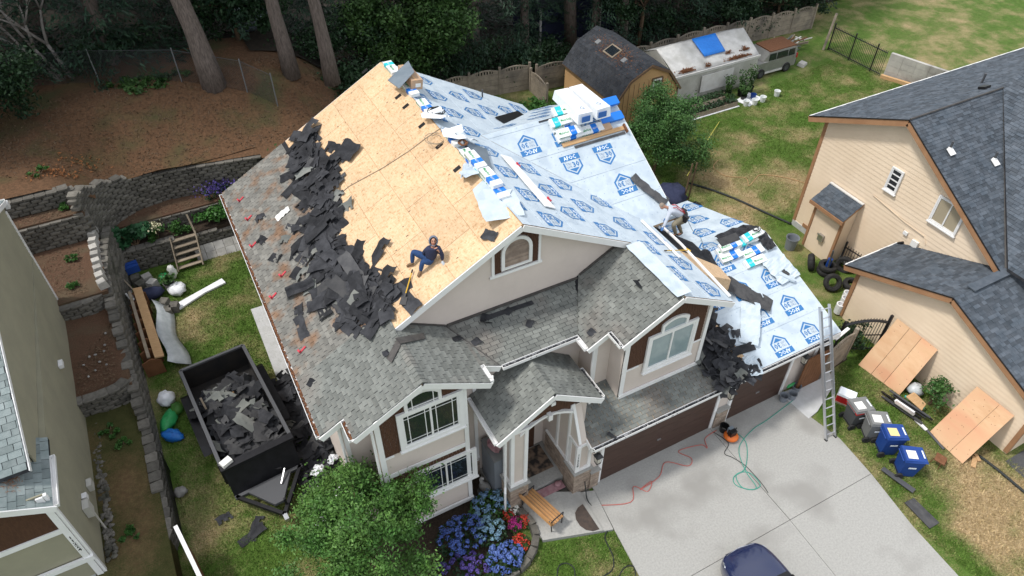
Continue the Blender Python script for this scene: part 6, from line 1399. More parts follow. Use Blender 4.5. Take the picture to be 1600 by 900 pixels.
# ------------------------------------------------------------------ torn shingles
def torn_mesh(k):
    """one torn shingle strip: three-tab outline with ragged ends, curled"""
    rr = random.Random(200+k); L = rr.choice((.95,.9,.65,.5,.36)) if k < 9 else rr.uniform(.14,.28); W = .32 if k < 9 else rr.uniform(.12,.25); nx, ny = (7, 3) if k < 9 else (3, 2)
    curl = rr.choice((0,.03,-.03,.08,.2)); twist = rr.uniform(-.12,.12); xs = [-.5+i/nx for i in range(nx+1)]; vs = []; fs = []
    bot = [rr.uniform(-.012,.012) for _ in xs]; top = [rr.uniform(-.04,.04) if rr.random() < .35 else 0 for _ in xs]
    for j in range(ny+1):
        for i, x in enumerate(xs):
            y = -.5+j/ny; yy = y*W+(bot[i] if j == 0 else top[i] if j == ny else 0); xx = x*L+(rr.uniform(-.03,.03) if i in (0, nx) else 0)
            vs.append((xx, yy, curl*(x*x)*L*1.6+twist*x*y*W+.04*math.sin(x*5+k)+rr.uniform(-.006,.006)))
    n = len(vs); vs += [(v[0], v[1], v[2]-.008) for v in vs]
    for j in range(ny):
        for i in range(nx):
            if j == 0 and k < 9 and i in (2, 5) and rr.random() < .6: continue          # slot between tabs
            a = j*(nx+1)+i; fs += [(a, a+1, a+nx+2, a+nx+1), (n+a+nx+1, n+a+nx+2, n+a+1, n+a)]
    for i in range(nx): fs += [(i, n+i, n+i+1, i+1), (ny*(nx+1)+i+1, n+ny*(nx+1)+i+1, n+ny*(nx+1)+i, ny*(nx+1)+i)]
    return vs, fs
TORN = [torn_mesh(k) for k in range(14)]; TORNM = {}
def torn_me(k, m):
    if (k, m) not in TORNM:
        me = bpy.data.meshes.new('torn_shingle'); me.from_pydata(TORN[k][0], [], TORN[k][1]); me.materials.append(M[m]); TORNM[(k, m)] = me
    return TORNM[(k, m)]
def heap(label, group, place, n_ind, n_stuff, seed, dark=.82, tilt=.25, base_label=None, sc=1.0):
    """place(rr) -> (point, U, V) on the carrying surface and a stacking height"""
    rr = random.Random(seed); b = B()
    for i in range(n_stuff+n_ind):
        P, U, V, h = place(rr); N = U.cross(V).normalized(); k = rr.randrange(9) if i >= n_stuff else rr.randrange(2, 14)
        a = rr.gauss(0, .35)+(math.pi/2 if rr.random() < .4 else 0)+.15
        mw = frame(P+N*(h+.02), U, V) @ Euler((rr.gauss(0, tilt), rr.gauss(0, tilt), a)).to_matrix().to_4x4() @ Matrix.Diagonal((sc, sc, -1 if rr.random() < .3 else 1, 1))
        if i < n_stuff: b.mi = 0 if rr.random() < dark else 1; b.add([mw @ Vector(v) for v in TORN[k][0]], TORN[k][1])
        else:
            o = sub('torn_shingle', None, torn_me(k, 'felt' if rr.random() < dark else rr.choice(('felt_grey', 'shingle_old'))), mw); tag(o, label, 'shingle', group)
    if b.f: o = obj('shingle_scraps', b, ['felt', 'felt_grey'], kind='stuff'); tag(o, base_label or 'small scraps within '+label.split(' in ')[-1], 'scraps')
pathL = [(*(-3.85, 10.40, 7.62)[:2], .45), (*(-3.74, 8.93, 7.68)[:2], .65), (*(-3.94, 7.20, 7.58)[:2], .75), (*(-4.37, 5.94, 7.34)[:2], .75), (*(-4.90, 4.73, 7.04)[:2], .85), (*(-4.50, 3.53, 7.26)[:2], .8), (*(-4.64, 2.53, 7.19)[:2], .9), (*(-4.35, 1.56, 7.35)[:2], .75), (*(-4.15, 0.72, 7.46)[:2], .55)]
def place_left(rr):
    t = rr.random()*(len(pathL)-1.001); i = int(t); f = t-i; a, c = pathL[i], pathL[i+1]; w = a[2]+(c[2]-a[2])*f; e = rr.gauss(0, .5)
    x = a[0]+(c[0]-a[0])*f+e*w; y = a[1]+(c[1]-a[1])*f+rr.gauss(0, .3); x = max(-6.6, min(-.9, x)); y = max(-.2, min(11.15, y))
    return Vector(ML(x, y, .03)), Uy, -VL, abs(rr.gauss(0, .09))*math.exp(-e*e*2)
VLn = -VL
heap('torn dark shingle strip in the long heap on the left roof slope', 'torn shingles on the left slope', lambda rr: (lambda q: (q[0], -Uy, VL, q[3]))(place_left(rr)), 165, 60, 41, dark=.9, tilt=.09, sc=1.38)
def place_edge(rr):                                            # scattered singles lower on the slope
    x, y = rr.uniform(-6.4, -4.6), rr.uniform(2.0, 9.5); return Vector(ML(x, y, .035)), -Uy, VL, 0
heap('loose dark shingle piece lying low on the old left roof slope', 'loose shingles low on the left slope', place_edge, 12, 0, 43, tilt=.06)
for q, w_, h_, a_, lb in (((-2.63, 7.99, 8.30), .75, .9, .4, 'large dark shingle mat overhanging the bare wood at the top of the heap'), ((-0.83, 0.43, 9.29), .32, .5, .5, 'single dark shingle scrap on the bare wood near the gable'), ((-4.64, 2.53, 7.19), .9, 1.3, .9, 'large curled felt sheet across the middle of the left heap'), ((-4.51, 1.14, 7.26), .7, 1.2, .3, 'large curled felt sheet at the front end of the left heap'), ((-5.90, 3.85, 6.49), 1.1, .4, -.4, 'dark felt strip running down slope from the heap')):
    b = B(); n = 6
    vs = [(-h_/2+h_*i/n+random.uniform(-.02,.02), -w_/2+w_*j/3+random.uniform(-.03,.03), (.10*math.sin(i*.9+w_)+.06*(j % 2))*(.2 if 'single' in lb else .8)+(.02)) for j in range(4) for i in range(n+1)]
    b.add(vs+[(v[0],v[1],v[2]-.008) for v in vs], [(j*(n+1)+i, j*(n+1)+i+1, (j+1)*(n+1)+i+1, (j+1)*(n+1)+i) for j in range(3) for i in range(n)])
    o = obj('felt_sheet', b, 'felt'); o.matrix_world = frame(Vector(q)+Vector((0,0,.12 if 'single' not in lb else .04)), -Uy, VL) @ Matrix.Rotation(a_, 4, 'Z'); tag(o, lb, 'felt sheet')
# a few scraps still on the old front roofs
for (q, lb, a_) in (((-0.42, 0.02, 6.42), 'dark strip left on the entry roof below the gable wall', .5), ((-1.80, -0.54, 6.26), 'square dark scrap by the valley of the entry roof', .2), ((0.00, -0.59, 6.24), 'torn flap lifted on the entry roof', .9), ((-2.33, -0.32, 6.45), 'dark scrap on the bay side of the valley', .3), ((3.36, -1.49, 7.19), 'small dark scrap on the dormer slope', .1), ((1.54, -1.76, 6.18), 'small scrap near the dormer gutter', .4), ((-4.55, -0.58, 7.24), 'curled dark shingle beside the bay ridge caps', .4), ((-6.63, 0.38, 6.09), 'dark felt scrap low near the front left eave', .8), ((1.56, -3.46, 2.96), 'dark scrap near the garage eave', .5), ((-1.20, 0.02, 6.42), 'tiny dark scrap high on the entry roof', 1.2)):
    o = sub('torn_shingle', None, torn_me(9+len(lb) % 5, 'felt'), Matrix.Translation(Vector(q)+Vector((0,0,.05))) @ Euler((.25,.1,a_)).to_matrix().to_4x4() @ Matrix.Scale(1.5, 4)); tag(o, lb, 'shingle', 'scraps on the front roofs')
o = tag(obj('felt_strip', B().beam(Vector((-1.23, 0.08, 6.44))+Vector((0,0,.03)), Vector((0.44, 0.05, 6.43))+Vector((0,0,.03)), .22, .012), 'felt'), 'long dark shingle strip below the big gable wall', 'strip')
b = B(); b.slab([Vector(BRp(-4.25,-.45,.07)),Vector(BRp(-3.3,-.15,.05)),Vector(BRp(-3.35,-.4,.05)),Vector(BRp(-4.2,-.7,.08))], (0,0,.012)); b.slab([Vector(ML(-4.2,-.45,.08)),Vector(ML(-4.65,-.75,.06)),Vector(ML(-4.6,-1.0,.06)),Vector(ML(-4.15,-.68,.08))], (0,0,.012)); tag(obj('bent_flashing', b, 'flash'), 'bent brown metal strip folded over the bay ridge', 'flashing')
# pile on the garage roof beside the dormer
def place_garage(rr):
    t = rr.random(); x = 6.55+rr.gauss(0, .42)+.1*t; y = -2.5+3.1*(t-.45)+rr.gauss(0, .2); y = max(-3.5, min(.6, y)); x = max(5.85+max(0,-2.6-y)*.2, x)
    d = abs(x-6.5)+abs(y+2.3)*.6; return Vector(GFp(x, y, .03)), Ux, VG, max(0, rr.random()*.42*(1-d*.7))
heap('torn dark shingle in the pile beside the dormer window', 'torn shingles piled on the garage roof', place_garage, 75, 120, 47, dark=.8, tilt=.28)
# felt strips beside the eave and on the garage slope
def draped(name, label, pts, w, m, cat, lift=.03, amp=.03, seed=1):
    """strip following points, with folds"""
    rr = random.Random(seed); P = [Vector(p) for p in pts]; L = []; 
    for i in range(len(P)-1):
        for k in range(6): L.append(P[i].lerp(P[i+1], k/6))
    L.append(P[-1]); b = B(); vs = []
    for i, p in enumerate(L):
        d = (L[min(i+1, len(L)-1)]-L[max(i-1, 0)]).normalized(); s = d.cross(Vector((0,0,1))).normalized()
        for j in range(5): vs.append(p+s*(j/4-.5)*w*(1+rr.uniform(-.06,.06))+Vector((0,0,lift+amp*abs(math.sin(i*.8+j*1.3))+rr.uniform(0,amp*.5))))
    n = len(L); b.add(vs+[v-Vector((0,0,.006)) for v in vs], [(i*5+j, i*5+j+1, (i+1)*5+j+1, (i+1)*5+j) for i in range(n-1) for j in range(4)])
    return tag(obj(name, b, m, smooth=False), label, cat)
draped('felt_strip', 'grey felt strip lying down the right edge of the wing roof', [(6.46, 3.32, 7.31), (6.78, 2.70, 6.97), (7.16, 2.09, 6.64)], .55, 'felt_grey', 'felt strip', .03, .02)
draped('felt_strip', 'crumpled black felt beside the dormer eave', [(8.47, 1.16, 4.47), (8.38, 0.31, 4.19), (8.53, -0.31, 3.99)], .6, 'felt', 'felt strip', .04, .10)
draped('felt_strip', 'wide grey felt strip on the garage underlayment', [(8.56, -0.18, 4.03), (9.06, -0.94, 3.78), (9.68, -1.73, 3.52)], .75, 'felt_grey', 'felt strip', .04, .05)
draped('felt_strip', 'black felt gathered behind the shingle bundles at the garage ridge', [(9.66, 1.52, 4.29), (10.63, 1.59, 4.27), (11.26, 1.49, 4.30), (11.26, 0.85, 4.37), (11.26, 0.23, 4.17)], .5, 'felt', 'felt strip', .04, .10)
draped('underlayment_scrap', 'loose flap of printed underlayment beside the shingle pile', [(8.98, -1.32, 3.66), (8.40, -2.06, 3.42), (7.84, -2.63, 3.23)], .7, 'underlay', 'underlayment', .05, .06)
draped('underlayment_scrap', 'torn underlayment corner at the garage eave', [(7.53, -3.02, 3.10), (7.46, -3.38, 2.98), (7.39, -3.72, 2.87)], .5, 'underlay', 'underlayment', .05, .10)
draped('underlayment_scrap', 'crumpled underlayment sheet below the garage bundles', [(11.02, -0.07, 4.07), (11.07, -0.68, 3.87), (11.12, -1.14, 3.72)], 1.1, 'underlay', 'underlayment', .05, .06)
draped('underlayment_scrap', 'white underlayment sheet slipping over the ridge onto bare wood', [(0.45, 1.89, 9.50), (-0.04, 1.78, 9.73), (-0.27, 0.52, 9.60)], 1.2, 'underlay', 'underlayment', .05, .05)
draped('underlayment_scrap', 'printed underlayment flap hanging over the ridge near a vent slot', [(-0.09, 2.64, 9.80), (-0.10, 3.20, 9.69), (-0.33, 3.34, 9.57)], .9, 'underlay', 'underlayment', .05, .05)
draped('underlayment_scrap', 'crumpled white wrap among the ridge bundles', [(0.50, 6.81, 9.47), (0.10, 6.37, 9.80), (0.07, 6.75, 9.79)], .8, 'wrap', 'plastic wrap', .05, .10)
draped('underlayment_scrap', 'crumpled white wrap by the coiled cords on the ridge', [(0.87, 5.26, 9.27), (0.14, 4.80, 9.83), (0.20, 5.29, 9.86)], .7, 'wrap', 'plastic wrap', .05, .12)
draped('underlayment_scrap', 'pale underlayment strip folded over the dormer ridge', [(4.0,-.1,7.55),(4.0,-1.4,7.55),(4.0,-2.78,7.55)], .55, 'underlay', 'underlayment', .03, .012)
o = draped('white_cloth', 'folded white paper scrap on the old left shingles', [(-5.66, 7.65, 6.62), (-5.37, 7.67, 6.79), (-5.14, 7.66, 6.91)], .3, 'paper', 'paper', .04, .04)
b = B(); q = Vector((0.00, 9.06, 9.75)); b.slab([q+Vector((-.35,-.55,.0)),q+Vector((.35,-.35,.38)),q+Vector((.45,.45,.42)),q+Vector((-.45,.3,-.05))], (0,0,.03)); o = tag(obj('metal_sheet', b, 'sheet_metal'), 'bent blue-grey metal sheet at the top of the ridge', 'sheet'); o.location.z += .25
o = tag(obj('metal_sheet', B().beam(Vector((0.89, 4.83, 9.26))+Vector((0,0,.12)), Vector((0.33, 3.31, 9.57))+Vector((0,0,.12)), .75, .03, VR.cross(Uy)*-1), 'sheet_metal'), 'grey metal sheet under the rusty clutter on the ridge', 'sheet')
tag(obj('drip_edge', B().beam(Vector((1.86, 4.59, 8.73))+Vector((0,0,.08)), Vector((1.70, 1.29, 8.81))+Vector((0,0,.08)), .42, .03, (.48,0,.87)), 'white'), 'long white drip edge board on the right slope below the ridge', 'board')
for a_, c_, lb in (((6.57, 1.70, 6.12), (6.54, 0.39, 6.14), 'short white drip edge strip by the kneeling roofer'), ((6.54, 0.39, 6.14), (6.09, -2.66, 6.39), 'long white drip edge strip along the dormer eave'), ((5.68, 1.66, 6.61), (5.63, -0.60, 6.64), 'thin grey strip lying on the dormer underlayment')): tag(obj('drip_edge_strip', B().beam(Vector(a_)+Vector((.05,0,.06)), Vector(c_)+Vector((.05,0,.06)), .08, .05), 'white'), lb, 'strip')
tag(obj('vent_strip', B().beam(Vector((3.48, 8.19, 7.83))+Vector((0,0,.07)), Vector((5.32, 9.79, 6.81))+Vector((0,0,.07)), .42, .05, (.48,0,.87)), 'car_black'), 'black ribbed vent strip on the right slope', 'vent strip')
b = B(); p0, p1 = Vector((3.41, 5.46, 7.87))+Vector((0,0,.1)), Vector((4.55, 4.67, 7.24))+Vector((0,0,.1)); b.tube([p0-(p1-p0)*.25, p0], [.05,.06], 6); b.tube([p0, p0.lerp(p1,.1), p0.lerp(p1,.9), p1], [.09,.15,.15,.10], 8); tag(obj('vent_roll', b, 'car_black'), 'long black wrapped roll lying in the wing valley', 'roll')
# ------------------------------------------------------------------ shingle bundles
def bundle_mesh(kind):
    b = B(); L, W, H = .98, .34, .13; n = 8; sec = []
    for i in range(n+1):
        x = -L/2+L*i/n; e = .96 if i in (0, n) else 1.0; s = 1+.03*math.sin(i*2.3+kind); sec.append([(x,-W/2*e,-H/2*e),(x,W/2*e,-H/2*e),(x,W/2*e,H/2*e*s),(x,-W/2*e,H/2*e*s)])
    for i in range(n):
        b.mi = 1 if i in ((4,5) if kind == 0 else (1,2) if kind == 1 else (0,1,2,3,4,5,6,7)) else 0
        for k in range(4): b.add([sec[i][k], sec[i][(k+1) % 4], sec[i+1][(k+1) % 4], sec[i+1][k]], [(0,1,2,3)])
    b.mi = 0; b.add(sec[0], [(0,1,2,3)]); b.add(sec[n], [(3,2,1,0)])
    if kind < 2:
        b.mi = 2; x0 = -.46 if kind == 0 else -.08
        text_on(b, 'Malarkey', (x0,-W/2-.001,-.04), (1,0,0), (0,0,1), .07, .004, .008, .42); text_on(b, 'Malarkey', (x0,-.06,H/2+.002), (1,0,0), (0,1,0), .10, .006, .008, .42)
        b.mi = 3; text_on(b, 'ALLOY', (.03 if kind == 0 else -.33,-.05,H/2+.002), (1,0,0), (0,1,0), .07, .006, .004, .2)
    me = bpy.data.meshes.new('bundle'); me.from_pydata(b.v, [], b.f)
    for k in ('bundle_white', ('bundle_blue','cyan','bundle_blue')[kind], 'bundle_green', 'print_white'): me.materials.append(M[k])
    me.polygons.foreach_set('material_index', b.m); return me
BUN = [bundle_mesh(k) for k in range(3)]
def bundle(label, p, U, V, kind, lift=.07, rot=0.0, group='shingle bundles on the roof'):
    o = sub('shingle_bundle', None, BUN[kind], frame(Vector(p)+Vector(U).cross(Vector(V)).normalized()*lift, U, V) @ Matrix.Rotation(rot, 4, 'Z')); return tag(o, label, 'shingle bundle', group)
nY = -Uy
rdg = lambda y: (.05, y, 9.75)
H_ = Vector((1,0,0)); 
for i, (q, kd, lb) in enumerate((((0.73, 10.53, 9.35), 1, 'bundle at the far end of the ridge row'), ((0.60, 8.66, 9.42), 0, 'bundle half under the cardboard box on the ridge'), ((0.70, 7.26, 9.36), 0, 'bundle behind the coiled black cords on the ridge'), ((0.88, 5.00, 9.26), 0, 'bundle with a blue label beside the grey metal sheet'), ((0.79, 3.67, 9.31), 0, 'bundle at the upper end of the three in line on the ridge'), ((0.75, 2.64, 9.34), 1, 'bundle in the middle of the three in line on the ridge'), ((0.82, 1.75, 9.30), 0, 'bundle at the lower end of the three in line on the ridge'))):
    P = Vector((.12, q[1], zl(.12)+.02)); bundle(lb, P, nY, H_, kd, .09)
bundle('second layer bundle on the three in line on the ridge', (.12, Vector((0.82, 3.27, 9.30)).y, zl(.12)+.16), nY, H_, 0, .09); bundle('second layer bundle near the lower end of the ridge row', (.12, Vector((0.84, 2.21, 9.29)).y, zl(.12)+.16), nY, H_, 0, .09)
bundle('single cyan labelled bundle on the right slope by the vent strip', (3.83, 7.41, 7.64), nY, VR*-1, 1, .08, .5)
ck = thing('cardboard_box', 'long brown cardboard box on the ridge bundles', 'box', (.45, 9.2, 9.7)); qy = Vector((1.19, 9.30, 9.09)).y
part('carton', ck, 'cardboard', B().box((.35, qy-.1, zl(.35)+.42), (.42,1.35,.36), (0,.12,.0))); part('tape', ck, 'lumber', B().box((.33, qy-.1, zl(.35)+.604), (.06,1.352,.006), (0,.12,0))); part('label', ck, 'paper', B().box((.38, qy-.778, zl(.35)+.40), (.2,.006,.14), (0,.12,0)))
def coil(label, c, r, m, n=3, th=.018, seed=1, name='cord', cat='cord'):
    rr = random.Random(seed); pts = []
    for i in range(n*14): a = i/14*2*math.pi; q = r*(1+.25*math.sin(a*.37+seed)+rr.uniform(-.06,.06)); pts.append((c[0]+q*math.cos(a)*.9, c[1]+q*math.sin(a), c[2]+.03+rr.uniform(0,.05)-(.4*q*math.cos(a) if False else 0)))
    return tag(obj(name, B().tube(pts, th, 5), m, smooth=True), label, cat)
coil('tangled black cord on the ridge bundles', (.25, Vector((0.77, 6.62, 9.32)).y, 9.86), .26, 'hose_black', 3, .02, 4); coil('pale looped cord spilling over the ridge onto bare wood', (-.35, Vector((-0.06, 5.38, 9.71)).y, 9.62), .3, 'lumber_grey', 2, .012, 5); coil('rusty bunch of strapping on the grey metal sheet', (.25, Vector((0.73, 4.49, 9.34)).y, 9.8), .14, 'rust', 3, .02, 6)
tag(obj('rope', B().tube([Vector(p)+Vector((0,0,.02)) for p in ((-4.19, 5.97, 7.44), (-3.57, 6.47, 7.78), (-3.19, 6.49, 7.99), (-1.99, 6.07, 8.65), (-1.10, 5.88, 9.15), (-0.44, 5.83, 9.51), (0.05, 5.74, 9.78))], .012, 5), 'lumber_grey'), 'thin brown rope crossing the bare wood from heap to ridge', 'rope')
tag(obj('rope', B().tube([Vector(p)+Vector((0,0,.05)) for p in ((-5.96, 4.71, 6.46), (-5.20, 5.29, 6.88), (-4.50, 5.92, 7.27), (-4.05, 6.51, 7.52), (-3.73, 6.70, 7.69))], .012, 5), 'lumber_grey'), 'thin grey rope along the left shingle heap', 'rope')
# bundles, wrapped packs and toe board on the rear wing
wx = lambda x, y, d=0: WFp(x, y, d)
for x, lb in ((5.35, 'long white wrapped pack on the wing ridge, left of two'), (6.05, 'long white wrapped pack on the wing ridge, right of two')):
    p = thing('wrapped_pack', lb, 'wrapped pack', (x, 5.9, 8.9)); b = B(); n = 8; rot = Euler((R(2),0,R(2))).to_matrix()
    for i in range(n):
        y = 6.95-1.95*i/n; b.box((x, y-1.95/n/2, 9.22), (.60+random.uniform(-.02,.02), 1.95/n*1.02, .46+random.uniform(-.02,.02)))
    part('pack', p, 'wrap', B().box((x,5.98,9.14), (.62,1.95,.38), Euler((R(2),R(1.5),R(3 if x > 5.5 else -2))).to_matrix(), .93)); lb_ = B(); text_on(lb_, 'G', (x-.10,5.30,9.325), (1,0,0), (0,1,0), .2, .012, .0); part('print', p, 'print_grey', lb_); part('end_print', p, 'print_navy', B().bb(x-.22,x+.12,4.965,4.985,9.0,9.22))
for i, (x, y, l, kd, lb) in enumerate(((4.75,5.25,0,0,'bottom left bundle on the wing toe board'),(5.72,5.25,0,0,'bottom middle bundle on the wing toe board'),(4.75,5.62,0,0,'bundle behind the bottom left one on the wing'),(4.78,5.32,1,0,'upper left bundle of the wing stack'),(4.70,5.75,1,1,'upper rear bundle of the wing stack'),(5.0,6.1,1,1,'bundle at the left foot of the white packs'),(6.72,5.45,0,2,'blue wrapped bundle at the right wing edge, lower'),(6.75,5.95,1,2,'blue wrapped bundle at the right wing edge, upper'))):
    p = Vector(WFp(x, y)); bundle(lb, p, Ux, VW, kd, .08+.14*l)
tag(obj('cardboard_scrap', B().box(Vector(WFp(6.3,5.2,.1)), (.5,.4,.06), (R(28),0,.05)), 'cardboard'), 'brown cardboard flap below the right white pack', 'cardboard')
tag(obj('toe_board', B().box(Vector(WFp(5.75,4.98,.05)), (2.75,.16,.05), (R(28.8),0,R(0))), 'lumber'), 'long pale toe board under the wing bundles', 'board'); tag(obj('toe_bracket', B().box(Vector(WFp(7.05,4.9,.12)), (.06,.35,.12), (R(28.8),0,0)), 'rust'), 'dark roof bracket at the end of the toe board', 'bracket')
tag(obj('felt_strip', B().box(Vector(WFp(5.9,4.82,.03)), (2.2,.10,.012), (R(28.8),0,0)), 'felt_grey'), 'thin dark strip just below the toe board', 'felt strip'); tag(obj('felt_strip', B().box(Vector(WFp(4.45,6.0,.03)), (1.0,.06,.02), (R(28.8),0,0)), 'felt'), 'thin dark strip near the wing ridge', 'felt strip')
# bundles at the garage ridge
for i, (q, l, kd, lb, r_) in enumerate((((9.46, 0.59, 4.29), 0, 0, 'lowest left bundle of the garage stack', .0), ((9.51, 0.87, 4.38), 0, 0, 'second left bundle of the garage stack', .0), ((9.63, 0.95, 4.40), 1, 0, 'opened bundle on top of the garage stack, grey shingles showing', .0), ((10.51, 0.93, 4.40), 0, 1, 'cyan labelled bundle behind the garage stack', .0), ((10.80, 1.01, 4.42), 1, 1, 'upper cyan labelled bundle behind the garage stack', .1), ((10.45, 0.44, 4.23), 0, 0, 'right hand bundle of the garage stack', .05), ((10.25, 0.06, 4.11), 0, 1, 'lowest right bundle of the garage stack', .0))):
    bundle(lb, q, Ux, VG, kd, .08+.14*l, r_)
q = Vector((9.68, 1.05, 4.44))+Vector((0,0,.31)); tag(obj('shingle_stack', B().box(q, (.92,.33,.03), (R(18),0,0)), 'felt_grey'), 'grey shingles lying open on the garage bundle', 'shingles')
coil('small tangle of dark cord on the garage bundles', Vector((11.03, 1.05, 4.44))+Vector((0,0,.3)), .16, 'hose_black', 2, .018, 9)
tag(obj('underlayment_roll', B().tube([Vector((10.81, -0.73, 3.85))+Vector((0,0,.1)), Vector((11.21, -1.23, 3.69))+Vector((0,0,.1))], .09, 10), 'underlay'), 'short loose roll of underlayment on the garage slope', 'roll'); tag(obj('shingle_scrap', B().box(Vector((11.17, -0.80, 3.83))+Vector((0,0,.1)), (.35,.3,.03), (.3,.2,.4)), 'felt_grey'), 'grey shingle scrap beside the underlayment roll', 'shingle')
# red eave markers on the left slope
for i, q in enumerate(((-6.44, 10.08, 6.19), (-6.44, 8.79, 6.20), (-6.65, 7.35, 6.08), (-6.69, 4.48, 6.06), (-6.53, 1.67, 6.14), (-6.17, 5.04, 6.34))):
    p = Vector(q); b = B(); b.box(p+Vector((0,0,.05)), (.26,.06,.03), (0,-R(29),R(15))); b.box(p+Vector((-.11,-.02,.07)), (.06,.10,.06), (0,-R(29),R(15))); tag(obj('roof_bracket', b, 'red'), 'small red roof bracket on the left eave, %s' % ('rearmost','second from the back','third from the back','by the lower end of the heap','nearest the front','just above the gutter mid-way')[i], 'bracket', 'red roof brackets')
for q, lb in (((2.04, 4.02, 8.62), 'upper red marker on the white drip edge board'), ((1.95, 1.78, 8.67), 'lower red marker on the white drip edge board')): tag(obj('red_marker', B().box(Vector(q)+Vector((0,0,.1)), (.10,.14,.05), (.3,.4,.5)).box(Vector(q)+Vector((0,.08,.13)), (.05,.08,.05)), 'red'), lb, 'marker')
# tools
def tool(name, label, a, c, head, hm='black_metal', r=.018):
    t = thing(name, label, 'tool', tuple(a)); part('handle', t, 'yellow', B().tube([a, c], r, 7)); d = (Vector(c)-Vector(a)).normalized(); s = d.cross(Vector((0,0,1))).normalized()
    b = B(); A = Vector(a)
    if head == 'fork': b.slab([A-s*.09-d*.02, A+s*.09-d*.02, A+s*.10-d*.28, A-s*.10-d*.28], (0,0,.02)); b.beam(A+d*.1, A-d*.05, .05, .05)
    else: b.beam(A-s*.09, A+s*.07, .05, .04); b.beam(A+s*.07, A+s*.12, .035, .03)
    part('head', t, hm, b); part('grip', t, 'black_metal', B().tube([Vector(c)-d*.12, c], r*1.35, 7)); return t
tool('roofing_fork', 'yellow handled roofing fork leaning on the heap by the seated roofer', Vector((-3.49, 0.62, 7.82))+Vector((0,0,.12)), Vector((-2.95, 1.30, 8.12))+Vector((0,0,.10)), 'fork'); tool('pick_hammer', 'yellow handled pick lying on the dormer underlayment', Vector((6.58, -0.03, 6.12))+Vector((0,0,.12)), Vector((5.26, -0.27, 6.85))+Vector((0,0,.06)), 'pick', 'yellow')
# ------------------------------------------------------------------ people
def skin(name, chains, m, parent, root=0, sub_=2):
    """chains: list of [(point, radius), ...]; points given as keys are shared"""
    V_, E_, Rr, idx = [], [], [], {}
    for ch in chains:
        prev = None
        for (p, r) in ch:
            k = tuple(round(c, 4) for c in p)
            if k not in idx: idx[k] = len(V_); V_.append(p); Rr.append(r)
            i = idx[k]
            if prev is not None and prev != i: E_.append((prev, i))
            prev = i
    me = bpy.data.meshes.new(name); me.from_pydata([tuple(v) for v in V_], E_, []); me.materials.append(M[m])
    o = bpy.data.objects.new(name, me); col.objects.link(o)
    sk = o.modifiers.new('skin', 'SKIN'); sk.use_smooth_shade = True
    for i, sv in enumerate(me.skin_vertices[0].data):
        rr = Rr[i]; sv.radius = rr if isinstance(rr, tuple) else (rr, rr); sv.use_root = (i == root)
    s = o.modifiers.new('sub', 'SUBSURF'); s.levels = sub_; s.render_levels = sub_
    put(o, parent); return o
def mesh_skin_layer(me): return me
